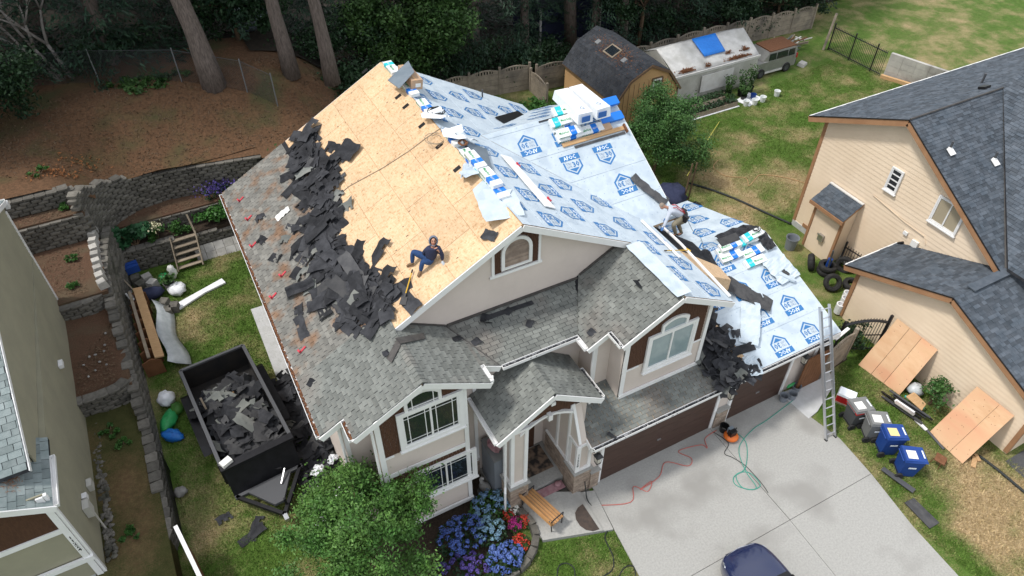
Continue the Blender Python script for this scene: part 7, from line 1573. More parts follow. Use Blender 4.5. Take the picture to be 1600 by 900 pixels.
def person(label, J, mats, hood, loc, face):
    """J: joints in world space; clothing follows the same bones with larger radii"""
    t = thing('person', label, 'person', loc); J = {k: Vector(v) for k, v in J.items()}
    L = lambda a, c, f: J[a].lerp(J[c], f)
    for s in 'LR':                                              # keep the hips clear of the pelvis joint
        d = J['hip'+s]-J['pel']; J['hip'+s] = J['pel']+d.normalized()*max(d.length, .13)
    def arm(s, f=1.0, end=1.0):
        return [(J['chest'], .10*f), (J['sh'+s], .066*f), (L('sh'+s,'el'+s,.5), .056*f), (J['el'+s], .047*f), (L('el'+s,'wr'+s,.5), .044*f), (L('el'+s,'wr'+s,end), .034*f)]
    def leg(s, f=1.0, end=1.0):
        return [(J['pel'], .10*f), (J['hip'+s], .085*f), (L('hip'+s,'kn'+s,.5), .082*f), (J['kn'+s], .062*f), (L('kn'+s,'an'+s,.4), .056*f), (L('kn'+s,'an'+s,end), .040*f)]
    spine = [(J['pel'], .10), (L('pel','chest',.5), .09), (J['chest'], .095), (J['neck'], .052), (J['head'], .075)]
    foot = lambda s: [(J['an'+s], .042), (J['toe'+s], .04)]
    skin('body', [spine, arm('L'), arm('R'), leg('L')+foot('L')[1:], leg('R')+foot('R')[1:]], 'skin', t)
    skin('top', [[(J['chest'], .175), (L('pel','chest',.5), .17), (J['pel'].lerp(J['chest'], .03), .18)], [(J['chest'], .175), (J['chest'].lerp(J['neck'], .8), .115 if hood[0] else .085)], [(J['chest'], .175)]+arm('L', 1.35, .97)[1:], [(J['chest'], .175)]+arm('R', 1.35, .97)[1:]], mats['top'], t)
    skin('trousers', [[(J['pel'], .14), (J['pel'].lerp(J['chest'], .4), .13)], [(J['pel'], .14)]+leg('L', 1.42, .98)[1:], [(J['pel'], .14)]+leg('R', 1.42, .98)[1:]], mats['legs'], t)
    up = (J['head']-J['neck']).normalized()
    for s in 'LR':
        d = (J['toe'+s]-J['an'+s]); d.z *= .3; d.normalize()
        skin('boot', [[(J['an'+s]+Vector((0,0,.06)), .052), (J['an'+s]-d*.02, .052), (J['an'+s]+d*.10-Vector((0,0,.03)), (.05,.045)), (J['toe'+s]+d*.03-Vector((0,0,.02)), (.045,.036))]], mats['boot'], t)
        # hand: palm with four fingers and a thumb
        w = J['wr'+s]; dh = (J['ha'+s]-w).normalized(); side = dh.cross(Vector((0,0,1)))
        side = side.normalized() if side.length > .05 else Vector((1,0,0)); nrm = side.cross(dh)
        pc = w+dh*.055; ch = [[(w, .026), (pc, (.036,.022))]]
        for k, ln in enumerate((.070,.080,.074,.056)):
            o_ = side*(.030-.020*k); a = w+dh*.085+o_; ch.append([(pc, (.036,.022)), (a, .0105), (a+dh*ln*.55-nrm*.008, .0095), (a+dh*ln-nrm*.026, .008)])
        ch.append([(pc, (.036,.022)), (w+dh*.05+side*.042, .011), (w+dh*.085+side*.062-nrm*.01, .009)])
        skin('hand', ch, mats['hand'], t)
    # head: skull, face, ears
    hc = J['head']+up*.03; fd = Vector(face).normalized(); fd = (fd-up*fd.dot(up)).normalized(); sd = fd.cross(up); rot = Matrix((sd, fd, up)).transposed()
    part('head', t, 'skin', B().ell(hc, (.078,.098,.118), 14, 10, rot), smooth=True)
    fb = B(); fb.box(hc+fd*.102-up*.012, (.026,.036,.045), rot, .6); part('nose', t, 'skin', fb)
    for s in (-1, 1): part('ear', t, 'skin', B().ell(hc+sd*.080*s-up*.01, (.012,.026,.032), 8, 5, rot)); part('eye', t, 'eye', B().ell(hc+fd*.090+sd*.032*s+up*.012, (.013,.008,.008), 8, 5, rot)); part('brow', t, 'hair', B().box(hc+fd*.094+sd*.032*s+up*.032, (.04,.012,.009), rot))
    part('mouth', t, 'strap_red', B().box(hc+fd*.092-up*.058, (.045,.012,.010), rot))
    hb = B(); hb.ell(hc+up*.028-fd*.018, (.084,.094,.106), 14, 8, rot); part('hair', t, hood[1], hb, smooth=True)
    if hood[0]:
        h2 = B(); n, k = 16, 10; vs = []; fs = []
        for i in range(k+1):                                   # open hood: the front is left out
            th = R(58)+(math.pi-R(58))*i/k
            for j in range(n):
                a = 2*math.pi*j/n; v = Vector((.118*math.sin(th)*math.cos(a), .135*math.cos(th), .140*math.sin(th)*math.sin(a))); vs.append(hc+up*.005+rot @ v)
        for i in range(k):
            for j in range(n): fs.append((i*n+j, (i+1)*n+j, (i+1)*n+(j+1) % n, i*n+(j+1) % n))
        o = part('hood', t, hood[0], h2.add(vs, fs), smooth=True); md = o.modifiers.new('t', 'SOLIDIFY'); md.thickness = .022
    return t
JS = dict(pel=(-2.43, 1.15, 8.55), chest=(-2.36, 1.04, 8.93), neck=(-2.34, 1.03, 9.09), head=(-2.31, 1.07, 9.19), shL=(-2.48, 1.15, 8.94), elL=(-2.56, 1.27, 8.74), wrL=(-2.52, 1.29, 8.63), haL=(-2.55, 1.33, 8.54),
    shR=(-2.24, 0.88, 9.07), elR=(-2.18, 0.78, 8.86), wrR=(-2.18, 0.82, 8.64), haR=(-2.18, 0.74, 8.58), hipL=(-2.51, 1.30, 8.52), knL=(-2.78, 1.61, 8.62), anL=(-2.87, 1.50, 8.26), toeL=(-2.99, 1.60, 8.15), hipR=(-2.45, 1.09, 8.54), knR=(-2.70, 1.05, 8.64), anR=(-2.80, 1.03, 8.30), toeR=(-2.89, 0.98, 8.20))
seated = person('person in navy hooded top and blue jeans sitting on the bare wood deck', JS, dict(top='fabric_navy', legs='jeans', boot='boot', hand='glove'), ('hood_grey', 'hair'), (-2.38, 1.28, 8.44), (-.45,-1,.15))
JW = dict(pel=(7.30, 1.30, 6.54), chest=(6.92, 1.48, 6.87), neck=(6.68, 1.53, 7.00), head=(6.52, 1.56, 7.09), shL=(6.71, 1.36, 6.91), elL=(6.48, 1.22, 6.69), wrL=(6.34, 1.14, 6.51), haL=(6.24, 1.10, 6.46),
    shR=(7.10, 1.60, 6.87), elR=(6.96, 1.62, 6.62), wrR=(6.74, 1.52, 6.51), haR=(6.63, 1.48, 6.46), hipL=(7.09, 1.20, 6.51), knL=(6.73, 1.10, 6.51), anL=(7.00, 1.16, 5.93), toeL=(6.81, 1.14, 5.96), hipR=(7.56, 1.40, 6.24), knR=(7.18, 1.32, 6.22), anR=(7.45, 1.34, 5.69), toeR=(7.25, 1.32, 5.72))
worker = person('person in white shirt, khaki trousers and harness crouching at the eave', JW, dict(top='shirt', legs='khaki', boot='boot_dark', hand='glove_blue'), (None, 'hair_grey'), (7.18, 1.20, 5.77), (-.9,-.35,-.6))
pj, cj = Vector(JW['pel']), Vector(JW['chest'])
ax = (cj-pj).normalized(); sd = ax.cross(Vector((0,0,1))).normalized(); upn = sd.cross(ax)
tb_ = part('tool_belt', worker, 'car_black', B().lathe((0,0,0), [(.19,-.06),(.215,-.06),(.215,.06),(.19,.06)], 18))
tb_.matrix_basis = Matrix.Translation(pj+ax*.03) @ ax.to_track_quat('Z', 'Y').to_matrix().to_4x4()
for s in (-1, 1): part('tool_pouch', worker, 'car_black', B().box(pj+sd*.2*s+upn*.06, (.14,.2,.24), (.2,.1,.4))); part('harness_strap', worker, 'strap_red', B().tube([pj+upn*.16+sd*.05*s, pj.lerp(cj,.5)+upn*.165+sd*.07*s, cj+upn*.165+sd*.08*s, cj+ax*.10+upn*.09+sd*.09*s], .016, 5))
tag(obj('lifeline', B().tube([tuple(pj+upn*.1), (7.52, 0.90, 6.10), (9.37, 2.17, 4.12), (8.79, 1.33, 4.38)], .012, 5), 'sheet_metal'), 'thin safety line trailing from the crouching roofer', 'rope')

# ------------------------------------------------------------------ dump trailer
tr = thing('dump_trailer', 'black dump trailer loaded with torn shingles in the side yard', 'trailer', (-9.05,4.65,0), world=False); tr.rotation_euler = (0,0,R(5.5))
LT, WT, Z0, Z1 = 5.0, 2.35, .72, 1.72
def tp(name, b, m='trailer_black', **k): return part(name, tr, m, b, **k)
tp('bed_floor', B().bb(-WT/2,WT/2,-LT/2,LT/2,Z0-.08,Z0), 'trailer_bed')
for s in (-1,1):
    w = tp('side_wall', B().bb(s*WT/2-.025,s*WT/2+.025,-LT/2,LT/2,Z0,Z1), 'trailer_bed'); tp('top_rail', B().bb(s*WT/2-.06,s*WT/2+.06,-LT/2,LT/2,Z1,Z1+.08), 'plastic_dgrey')
    for i in range(6): tp('wall_stake', B().bb(s*WT/2+s*.026,s*WT/2+s*.09,-2.3+i*.9,-2.22+i*.9,Z0-.1,Z1))
    f = tp('fender', B().slab([(s*(WT/2+.05),-.9,.75),(s*(WT/2+.05),-.6,.95),(s*(WT/2+.05),1.9,.95),(s*(WT/2+.05),2.2,.75)], (s*.34,0,0)))
    for y in (.25,1.3): wheel(tr, (s*(WT/2+.24), y, .40), .40, .24, 'x')
tp('tail_gate', B().bb(-WT/2,WT/2,LT/2-.03,LT/2+.03,Z0,Z1), 'trailer_bed'); tp('top_rail', B().bb(-WT/2,WT/2,LT/2-.05,LT/2+.05,Z1,Z1+.08), 'plastic_dgrey')
tp('front_wall', B().slab([(-WT/2,-LT/2,Z0-.2),(WT/2,-LT/2,Z0-.2),(WT/2,-LT/2,Z1+.02),(-WT/2,-LT/2,Z1+.02)], (0,.06,0))); tp('front_cap', B().bb(-WT/2-.06,WT/2+.06,-LT/2-.14,-LT/2+.12,Z1-.02,Z1+.10))
tp('front_ramp', B().slab([(-WT/2,-LT/2-.06,Z1-.1),(WT/2,-LT/2-.06,Z1-.1),(WT/2,-LT/2-.38,.55),(-WT/2,-LT/2-.38,.55)], (0,.04,-.02))); tp('frame_rail', B().bb(-WT/2,WT/2,-LT/2-.5,-LT/2-.38,.5,.62), 'plastic_dgrey')
tp('tongue_bar', B().beam((-WT/2+.05,-LT/2-.4,.55),(.0,-LT/2-1.9,.55),.12,.14)); tp('tongue_bar', B().beam((WT/2-.05,-LT/2-.4,.55),(.0,-LT/2-1.9,.55),.12,.14)); tp('tongue_box', B().slab([(-.75,-LT/2-.55,.62),(.75,-LT/2-.55,.62),(.15,-LT/2-1.5,.62),(-.15,-LT/2-1.5,.62)], (0,0,.12)), 'plastic_dgrey'); tp('coupler', B().box((0,-LT/2-2.0,.55),(.14,.3,.14)), 'steel'); tp('jack', B().tube([(.18,-LT/2-1.6,.05),(.18,-LT/2-1.6,.95)],.04,8)); tp('handle', B().beam((.3,-LT/2-.9,.8),(.6,-LT/2-.5,.95),.04,.04), 'steel')
mwT = Matrix.Translation((-9.05,4.65,0)) @ Matrix.Rotation(R(5.5), 4, 'Z')
def place_trailer(rr):
    y = rr.uniform(-2.2, 1.6) if rr.random() < .85 else rr.uniform(1.2, 1.9); x = rr.uniform(-1.0, 1.0); h = .42*max(.1, 1-((y+.7)/2.6)**2)*rr.uniform(.55, 1.25)
    return mwT @ Vector((x, y, Z0+.06)), Ux, Uy, h
heap('torn shingle sheet in the load of the black dump trailer', 'torn shingles in the trailer', place_trailer, 55, 60, 51, dark=.5, tilt=.3, sc=1.35)
# heap body below so that the load is solid
b = B(); vs = []; nx, ny = 10, 16
for j in range(ny+1):
    for i in range(nx+1):
        x = -1.1+2.2*i/nx; y = -2.4+4.2*j/ny; vs.append(mwT @ Vector((x, y, Z0+.02+.36*max(0, 1-((y+.7)/2.4)**2)*(1-(x/1.3)**4)*random.uniform(.6,1.1))))
b.add(vs, [(j*(nx+1)+i, j*(nx+1)+i+1, (j+1)*(nx+1)+i+1, (j+1)*(nx+1)+i) for j in range(ny) for i in range(nx)]); o = obj('roofing_rubble', b, 'felt', kind='stuff'); tag(o, 'packed dark rubble at the bottom of the trailer load', 'rubble')
for (x, y, z, d, e, m_, lb) in ((-.25,1.25,1.0,(.9,.22,.03),(.1,.15,.25),'lumber','pale board on the rear of the trailer load'),(-.35,1.0,.98,(.75,.2,.03),(.2,.1,.2),'lumber','second pale board on the trailer load'),(-.78,.35,1.0,(.12,.6,.03),(.4,0,.1),'plywood','orange plywood offcut at the trailer side'),(-.9,.9,1.1,(.07,.9,.06),(.3,0,.15),'lumber_grey','grey stick leaning inside the trailer'),(-.55,.65,1.06,(.25,.2,.02),(.1,.2,.4),'paper','white paper scrap on the trailer load')):
    tag(obj('offcut', B().box(mwT @ Vector((x,y,z)), d, e), m_), lb, 'offcut')
tag(obj('white_carton', B().box(mwT @ Vector((-.98,-2.42,Z1+.17)), (.36,.24,.14), (0,0,R(25))), 'paper'), 'small white box on the trailer front corner', 'box')
# torn felt between trailer and house
def place_side(rr): return Vector((rr.uniform(-7.6,-6.5), rr.uniform(-.4,6.4), .03)), Ux, Uy, abs(rr.gauss(0,.22))
heap('torn black felt in the drift between trailer and house wall', 'torn felt beside the house', place_side, 34, 110, 53, dark=.93, tilt=.4, sc=1.2)
for i, (x, y, s_) in enumerate(((-7.15,1.4,.35),(-7.3,.6,.3),(-6.75,.3,.35),(-6.55,1.6,.3),(-7.6,-.5,.3),(-7.2,-1.0,.45),(-6.3,-.9,.25))):
    o = draped('plastic_scrap', 'white torn wrap in the dark drift, ' + ('beside the trailer corner','below the trailer front','near the downspout','against the house wall','at the trailer tongue','by the bushy tree','next to the bay wall')[i], [(x-s_*.6,y-.1,.35),(x,y+.1,.42),(x+s_*.5,y,.36)], s_*.8, 'tarp_white', 'plastic scrap', .05, .10, i)
for i, (x, y, a) in enumerate(((-9.8,.35,.3),(-9.65,.55,1.0),(-10.5,1.4,.2))): o = sub('torn_shingle', None, torn_me(i, 'felt'), Matrix.Translation((x,y,.06)) @ Matrix.Rotation(a,4,'Z')); tag(o, ('dark shingle bundle dropped on the lawn in front of the trailer','dark shingle lying across the dropped one on the lawn','small dark scrap alone on the dry lawn')[i], 'shingle')
# ------------------------------------------------------------------ left yard clutter
st = thing('wooden_steps', 'grey wooden garden steps up to the planting bed', 'steps', (-9.1,15.2,0)); top_, bot_ = Vector((-9.0,15.95,1.2)), Vector((-9.15,14.95,0))
for s in (-.55,.55): part('stringer', st, 'lumber_grey', B().beam(bot_+Vector((s,0,.08)), top_+Vector((s,0,.12)), .05, .2))
part('hand_post', st, 'lumber_grey', B().beam((-8.45,15.8,1.0),(-8.55,16.4,2.0),.07,.07))
for i in range(5): p = bot_.lerp(top_, (i+.6)/5); part('tread', st, 'lumber_grey', B().box((p.x,p.y,p.z+.05), (1.02,.2,.04), (0,0,.04)))
tag(obj('plastic_tarp', B().slab([(-10.3,12.75,.03),(-8.05,13.55,.03),(-7.95,13.2,.03),(-8.9,12.95,.03),(-10.3,12.3,.03)], (0,0,.08)), 'tarp_white'), 'long strip of white plastic on the left lawn', 'plastic strip')
lr_ = thing('lumber_rack', 'row of brown lumber supports holding two long boards by the wall', 'lumber rack', (-11.4,11.2,0))
for i in range(8): y = 9.0+i*.62; part('support', lr_, 'wood_brown', B().slab([(-11.85,y,.05),(-11.15,y,.05),(-11.15,y,.75),(-11.5,y,.95),(-11.85,y,.8)], (0,.06,0)))
part('long_board', lr_, 'lumber', B().box((-11.28,11.3,.92), (.34,4.6,.06), (0,R(10),R(3)))); part('long_board', lr_, 'lumber_grey', B().box((-11.62,11.25,.98), (.12,4.3,.07), (0,0,R(2.5))))
cloth_b = B(); vs = [(-11.0+.5*j/3+.1*math.sin(i*.9)+.25*(i/10)*(j/3), 12.9-4.0*i/10, .05+.55*(1-j/3)+random.uniform(0,.09)) for i in range(11) for j in range(4)]
cloth_b.add(vs, [(i*4+j, i*4+j+1, (i+1)*4+j+1, (i+1)*4+j) for i in range(10) for j in range(3)]); o = tag(obj('plastic_sheeting', cloth_b, 'plastic_film', smooth=True), 'crumpled clear plastic sheeting draped beside the lumber', 'plastic sheet'); o.modifiers.new('t','SOLIDIFY').thickness = .01
for i, (x, y, m_, lb) in enumerate(((-11.45,14.95,'block','rough block in the upper stack by the wall corner'),(-11.0,14.8,'block_pale','pale rough block on the stack by the wall corner'),(-11.3,14.45,'block','rough block in the middle of the corner stack'),(-10.85,14.3,'block_pale','pale rough block at the lawn side of the corner stack'),(-10.6,12.95,'block','rough block beside the white plastic strip'),(-10.25,12.5,'block','single block standing on the lawn end of the lumber'),(-10.55,12.35,'block','block against the single one at the lumber end'),(-11.0,14.0,'block','low block behind the blue bags'))): tag(obj('rough_block', B().box((x,y,.28 if i < 4 else .2), (.42,.38,.5 if i < 4 else .36), (0,0,.25*i), .88), m_), lb, 'block', 'loose blocks in the left yard')
tag(obj('plastic_crate', B().box((-11.45,15.35,.75),(.55,.45,.35),(0,0,.1)).box((-11.45,15.35,.95),(.5,.1,.06),(0,0,.1)), 'plastic_blue'), 'blue plastic crate by the wall under the round-leaved plant', 'crate'); tag(obj('blue_bag', B().ell((-11.0,13.75,.3),(.55,.3,.28),12,7,None,.14), 'fabric_navy', smooth=True), 'dark blue filled bag at the end of the lumber', 'bag')
tag(obj('white_pipe', B().tube([(-11.75,13.9,.6),(-11.65,12.9,.95)], .07, 8), 'alu'), 'short pale pipe leaning on the block wall', 'pipe'); tag(obj('white_pipe', B().tube([(-11.9,13.6,.8),(-11.75,13.0,.95)], .04, 8), 'white'), 'thin white pipe beside the short pale one', 'pipe'); tag(obj('timber_stick', B().beam((-11.9,14.6,.9),(-11.55,13.6,.8),.05,.05), 'lumber_grey'), 'grey stick leaning beside the pale pipes', 'stick')
def bag(label, c, r, m, name='plastic_bag', seed=1): random.seed(seed); o = obj(name, B().ell(c, r, 14, 9, Euler((0,0,seed*.7)).to_matrix(), .16), m, smooth=True); return tag(o, label, 'bag')
bag('green bag lying beside the flower pot near the steps', (-10.35,14.6,.2), (.3,.25,.25), 'bag_green', seed=2); bag('white and green bag on the lawn by the blocks', (-9.95,13.6,.22), (.4,.35,.25), 'tarp_white', seed=3); bag('cream bag standing near the wooden steps', (-9.95,14.7,.35), (.2,.15,.4), 'paper', seed=4)
pot('grey pot with a small plant near the steps', -10.2,14.0,.24,.4,'stone',True,9,hgt=.3)
bag('white plastic bag in a round bucket beside the block wall', (-11.35,7.35,.3), (.32,.3,.3), 'tarp_white', seed=5); bag('green garden bag, larger of two lying by the wall', (-11.45,6.35,.18), (.55,.28,.2), 'bag_green', seed=6); bag('green and yellow bag end behind the larger green bag', (-11.1,6.75,.2), (.28,.22,.22), 'leaf_bed', seed=7); bag('blue garden bag lying by the wall', (-11.45,5.6,.17), (.45,.25,.19), 'bag_blue', seed=8); bag('pale stone lying against the long block wall', (-11.6,3.05,.15), (.22,.2,.18), 'stone', 'field_stone', 9)
random.seed(77)
ss = B()
for i in range(190): ss.ell((-13.72+random.uniform(-.12,.16), random.uniform(.9,6.6), 1.02+random.uniform(0,.05)+.02), (random.uniform(.04,.11), random.uniform(.04,.12), random.uniform(.03,.08)), 6, 4, None, .15)
o = obj('river_stones', ss, 'block', kind='stuff'); tag(o, 'strip of grey river stones along the olive house wall', 'stones')
lt = np.column_stack([rng.uniform(-15,1,5200), rng.uniform(17.9,23.5,5200)]); lt = np.column_stack([lt, [hz(x,y)+.03 for x,y in lt]]); o = leaves('leaf_litter', lt, .13, 'bark_brown', None, kind='stuff', aspect=.35, up=1.2); tag(o, 'dry brown leaf litter over the bank', 'leaf litter')
lt = np.concatenate([np.column_stack([rng.normal(x,.4,70), rng.normal(y,.22,70)]) for x,y in ((-11.9,18.9),(-13.2,17.7),(-12.6,17.9))]); lt = np.column_stack([lt, [hz(x,max(y,17))+.05 for x,y in lt]]); o = leaves('fern_litter', lt, .16, 'needles', None, kind='stuff', aspect=.4, up=.8); tag(o, 'orange dead fern leaves near the left wall top', 'leaf litter')
ch = np.concatenate([np.column_stack([rng.uniform(a,b_,n), rng.uniform(c,d,n), np.full(n, z)]) for a,b_,c,d,z,n in ((-13.85,-12.5,7.4,11.2,1.98,700),(-14.5,-12.8,11.8,15.2,2.8,800),(-14.8,-12.2,15.5,16.1,4.1,300),(-11,-7,17.0,17.7,1.97,300))]); o = leaves('bark_chips', ch, .09, 'bark_brown', None, kind='stuff', aspect=.5, up=1.5); tag(o, 'bark chips on the terrace beds', 'bark chips')
for i in range(10): x, y = random.uniform(-13.6,-12.5), random.uniform(7.5,11.0); tag(obj('field_stone', B().ell((x,y,2.0),(random.uniform(.04,.07),random.uniform(.04,.06),.04),7,5,None,.15), 'stone', smooth=True), 'small pale stone scattered on the lower bark bed', 'stone', 'small stones on the lower bark bed')
# black net fence and wooden gate at the bottom left
nf = thing('net_fence', 'black mesh net hanging on the lower end of the long wall', 'fence', (-11.8,2.4,0)); b = B()
for i in range(26): y = 4.1-i*.13; b.beam((-11.83,y,.0),(-11.75,y-.03,1.15),.02,.012)
for k in range(9): b.beam((-11.83+.009*k,4.1,.05+.13*k),(-11.83+.009*k,.85,.05+.13*k),.012,.012)
part('mesh', nf, 'car_black', b, kind='stuff'); part('stake', nf, 'black_metal', B().tube([(-11.8,4.15,0),(-11.76,4.15,1.3)],.02,6)); part('stake', nf, 'black_metal', B().tube([(-11.8,.85,0),(-11.76,.85,1.3)],.02,6))
sf = thing('side_fence', 'orange wooden fence panel with a white cap at the bottom left', 'fence', (-11.6,-.5,0))
for i in range(12): part('board', sf, 'wood_brown', B().box((-11.62+.03*i,.45-.16*i,.9), (.03,.15,1.75), (0,0,R(10)))) 
part('cap_rail', sf, 'white', B().beam((-11.66,.6,1.82),(-11.25,-1.7,1.82),.12,.06))
# ------------------------------------------------------------------ porch and front
b_ = thing('garden_bench', 'wooden slatted bench with black iron arms on the stoop', 'bench', (-1.15,-3.5,.16), world=False); b_.rotation_euler = (0,0,R(-74)); b_.location = (-1.0,-3.48,.16)
for i in range(5): part('seat_slat', b_, 'bench_wood', B().box((0,-.18+.105*i,.44), (1.45,.085,.03)))
for i in range(3): part('back_slat', b_, 'bench_wood', B().box((0,-.30-.03*i,.56+.12*i), (1.45,.025,.09), (R(-14),0,0)))
for x in (-.68,.68):
    part('arm', b_, 'black_metal', B().tube([(x,.26,0),(x,.28,.42),(x,.30,.62),(x,-.1,.66),(x,-.34,.62)], .022, 6)); part('leg', b_, 'black_metal', B().tube([(x,-.22,0),(x,-.26,.44),(x,-.37,.85)], .022, 6)); part('seat_rail', b_, 'black_metal', B().beam((x,-.25,.415),(x,.3,.415),.03,.025))
def flat(name, label, pts, z, m, cat, t=.015): return tag(obj(name, B().slab([(p[0],p[1],z) for p in pts], (0,0,-t)), m), label, cat)
dm_ = [(.26+.36*math.cos(a)*1.0, -4.36+.36*math.sin(a)) for a in [R(-110+180*i/12) for i in range(13)]]
flat('door_mat', 'half round brown mat on the stoop corner', [(.30,-4.62)]+[(.34-.62*math.sin(R(i*15))*1.0+0, -4.62+.62*(1-math.cos(R(i*15)))) for i in range(0,13)][1:12]+[(.36,-3.6)] if False else [(.42,-3.82),(.42,-4.86),(.20,-4.82),(.02,-4.68),(-.08,-4.46),(-.08,-4.2),(.02,-3.98),(.2,-3.86)], .185, 'mat_brown', 'mat')
flat('porch_rug', 'patterned dark and cream rug on the porch floor', [(-1.1,-2.15),(.25,-2.15),(.25,-1.1),(-1.1,-1.1)], .325, 'rug', 'rug'); flat('door_mat', 'pink grey doormat on the stoop below the porch', [(-.75,-2.98),(.25,-2.98),(.25,-2.66),(-.75,-2.66)], .182, 'mat_pink', 'mat'); tag(obj('leather_pouch', B().ell((.05,-2.78,.25),(.16,.12,.07),10,6,None,.15), 'mat_pink', smooth=True), 'dark red pouch on the pink doormat', 'pouch')
bg = thing('garden_statue', 'white bird shaped garden figure beside the brick skirt', 'statue', (-2.25,-1.75,0)); part('body', bg, 'stone', B().ell((-2.25,-1.75,.28),(.17,.26,.22),12,8,Euler((R(25),0,R(30))).to_matrix()), smooth=True); part('neck', bg, 'stone', B().tube([(-2.3,-1.65,.4),(-2.34,-1.58,.6),(-2.32,-1.62,.75),(-2.28,-1.72,.76)],[.09,.06,.05,.03],8), smooth=True); part('base', bg, 'block', B().lathe((-2.25,-1.78,0),[(.3,0),(.3,.08),(.01,.08)],12))
hp = thing('cabinet', 'tall pale blue-grey cabinet tucked beside the bay on the porch', 'cabinet', (-1.95,-1.6,.3)); part('body', hp, 'bucket_grey', B().bb(-2.08,-1.62,-2.15,-1.2,.31,2.2)); part('lid', hp, 'plastic_grey', B().bb(-2.1,-1.6,-2.17,-1.18,2.2,2.25)); part('bundle_on_top', hp, 'mat_pink', B().ell((-1.85,-1.7,2.42),(.2,.3,.18),9,6,None,.2))
def hose(label, pts, r, m, cat='hose', name='hose', z=.075): 
    P = [Vector((p[0],p[1],(p[2] if len(p)>2 else z))) for p in pts]; L = []
    for i in range(len(P)-1):                                   # Catmull-Rom
        p0,p1,p2,p3 = P[max(i-1,0)],P[i],P[i+1],P[min(i+2,len(P)-1)]
        for k in range(5): t=k/5; L.append(.5*((2*p1)+(p2-p0)*t+(2*p0-5*p1+4*p2-p3)*t*t+(3*p1-p0-3*p2+p3)*t**3))
    L.append(P[-1]); return tag(obj(name, B().tube(L, r, 5), m, smooth=True), label, cat)
hose('red air hose snaking across the driveway', [(0.71, -3.97, 0.08),(1.94, -4.48, 0.08),(2.39, -4.02, 0.08),(2.71, -4.41, 0.08),(3.07, -4.14, 0.08),(2.52, -4.23, 0.08),(3.41, -4.12, 0.08),(3.98, -3.74, 0.08),(4.59, -4.24, 0.08),(4.90, -4.04, 0.08),(4.67, -3.58, 0.08),(5.57, -3.74, 0.08),(5.69, -3.96, 0.08),(5.89, -3.59, 0.08),(6.51, -3.50, 0.08)], .014, 'hose_red')
hose('green air hose coiled at the right of the compressor', [(6.98, -3.68, 0.08),(7.12, -4.40, 0.08),(6.38, -5.24, 0.08),(5.76, -5.35, 0.08),(5.60, -5.65, 0.08),(5.97, -6.04, 0.08),(6.37, -6.02, 0.08),(6.34, -5.46, 0.08),(5.87, -5.33, 0.08),(5.73, -5.83, 0.08),(6.16, -6.06, 0.08),(6.29, -5.34, 0.08),(6.72, -4.50, 0.08),(7.68, -4.11, 0.08),(8.56, -4.01, 0.08),(10.07, -3.77, 0.08)], .014, 'hose_green')
hose('black cord running from the compressor across the driveway', [(6.35, -3.51, 0.08),(6.52, -4.14, 0.08),(6.10, -4.43, 0.08),(6.24, -4.71, 0.08),(6.42, -5.20, 0.08),(6.44, -6.00, 0.08),(6.38, -6.40, 0.08)], .012, 'hose_black'); hose('black garden hose over the step onto the front lawn', [(.72,-3.4,.75),(.74,-3.5,.3),(0.67, -3.83, 0.10),(0.81, -4.81, 0.06),(0.47, -5.14, 0.03),(0.34, -5.82, 0.03),(0.03, -6.19, 0.03),(-0.57, -6.18, 0.03)], .02, 'hose_black'); hose('loop of black hose on the front lawn', [(-1.65, -5.61, 0.03),(-1.38, -5.28, 0.03),(-1.11, -5.30, 0.03),(-0.98, -5.56, 0.03),(-1.15, -5.88, 0.03)], .02, 'hose_black'); hose('second black hose loop at the driveway edge', [(0.05, -6.51, 0.03),(0.45, -6.29, 0.03),(0.74, -6.40, 0.03),(0.57, -6.78, 0.03)], .02, 'hose_black')
hose('pale thin hose lying in curves on the back lawn', [(18.44, 10.82, 0.03),(17.72, 10.34, 0.03),(17.82, 9.39, 0.03),(18.62, 8.76, 0.03),(18.29, 8.13, 0.03),(19.00, 8.43, 0.03),(19.60, 8.60, 0.03),(20.62, 7.72, 0.03),(21.33, 6.55, 0.03)], .02, 'lumber'); hose('straight yellow line stretched across the back lawn', [(14.6,9.0,1.3),(18.49, 12.00, 0.60),(21.18, 14.02, 0.05)], .02, 'hose_yellow', 'line', 'line'); hose('long black drain hose along the back lawn to the peach house', [(15.54, 9.80, 0.05),(16.23, 8.78, 0.05),(16.86, 7.49, 0.05),(17.47, 5.76, 0.05),(17.91, 4.59, 0.05)], .06, 'hose_black'); hose('black pipe along the right lawn edge', [(14.25, -8.81, 0.05),(14.32, -9.54, 0.05),(14.34, -10.51, 0.05),(14.39, -11.42, 0.05)], .06, 'hose_black')
for i, (q, lb) in enumerate((((13.96, 8.25, 0.50),'brown pole leaning in the dark corner by the right tree'),((14.23, 8.23, 0.50),'second brown pole in the dark corner by the right tree'))): tag(obj('pole', B().tube([(q[0],q[1],0),(q[0]+.35,q[1]+.25,2.4)], .045, 6), 'bark_brown'), lb, 'pole')
bag('dark blue tarp heap in the corner behind the wing', (13.6,8.8,.5), (.9,.8,.6), 'fabric_navy', 'tarp_heap', 11); bag('black bag by the garage back corner', (14.2,7.6,.3), (.5,.4,.3), 'car_black', seed=12); random.seed(5)
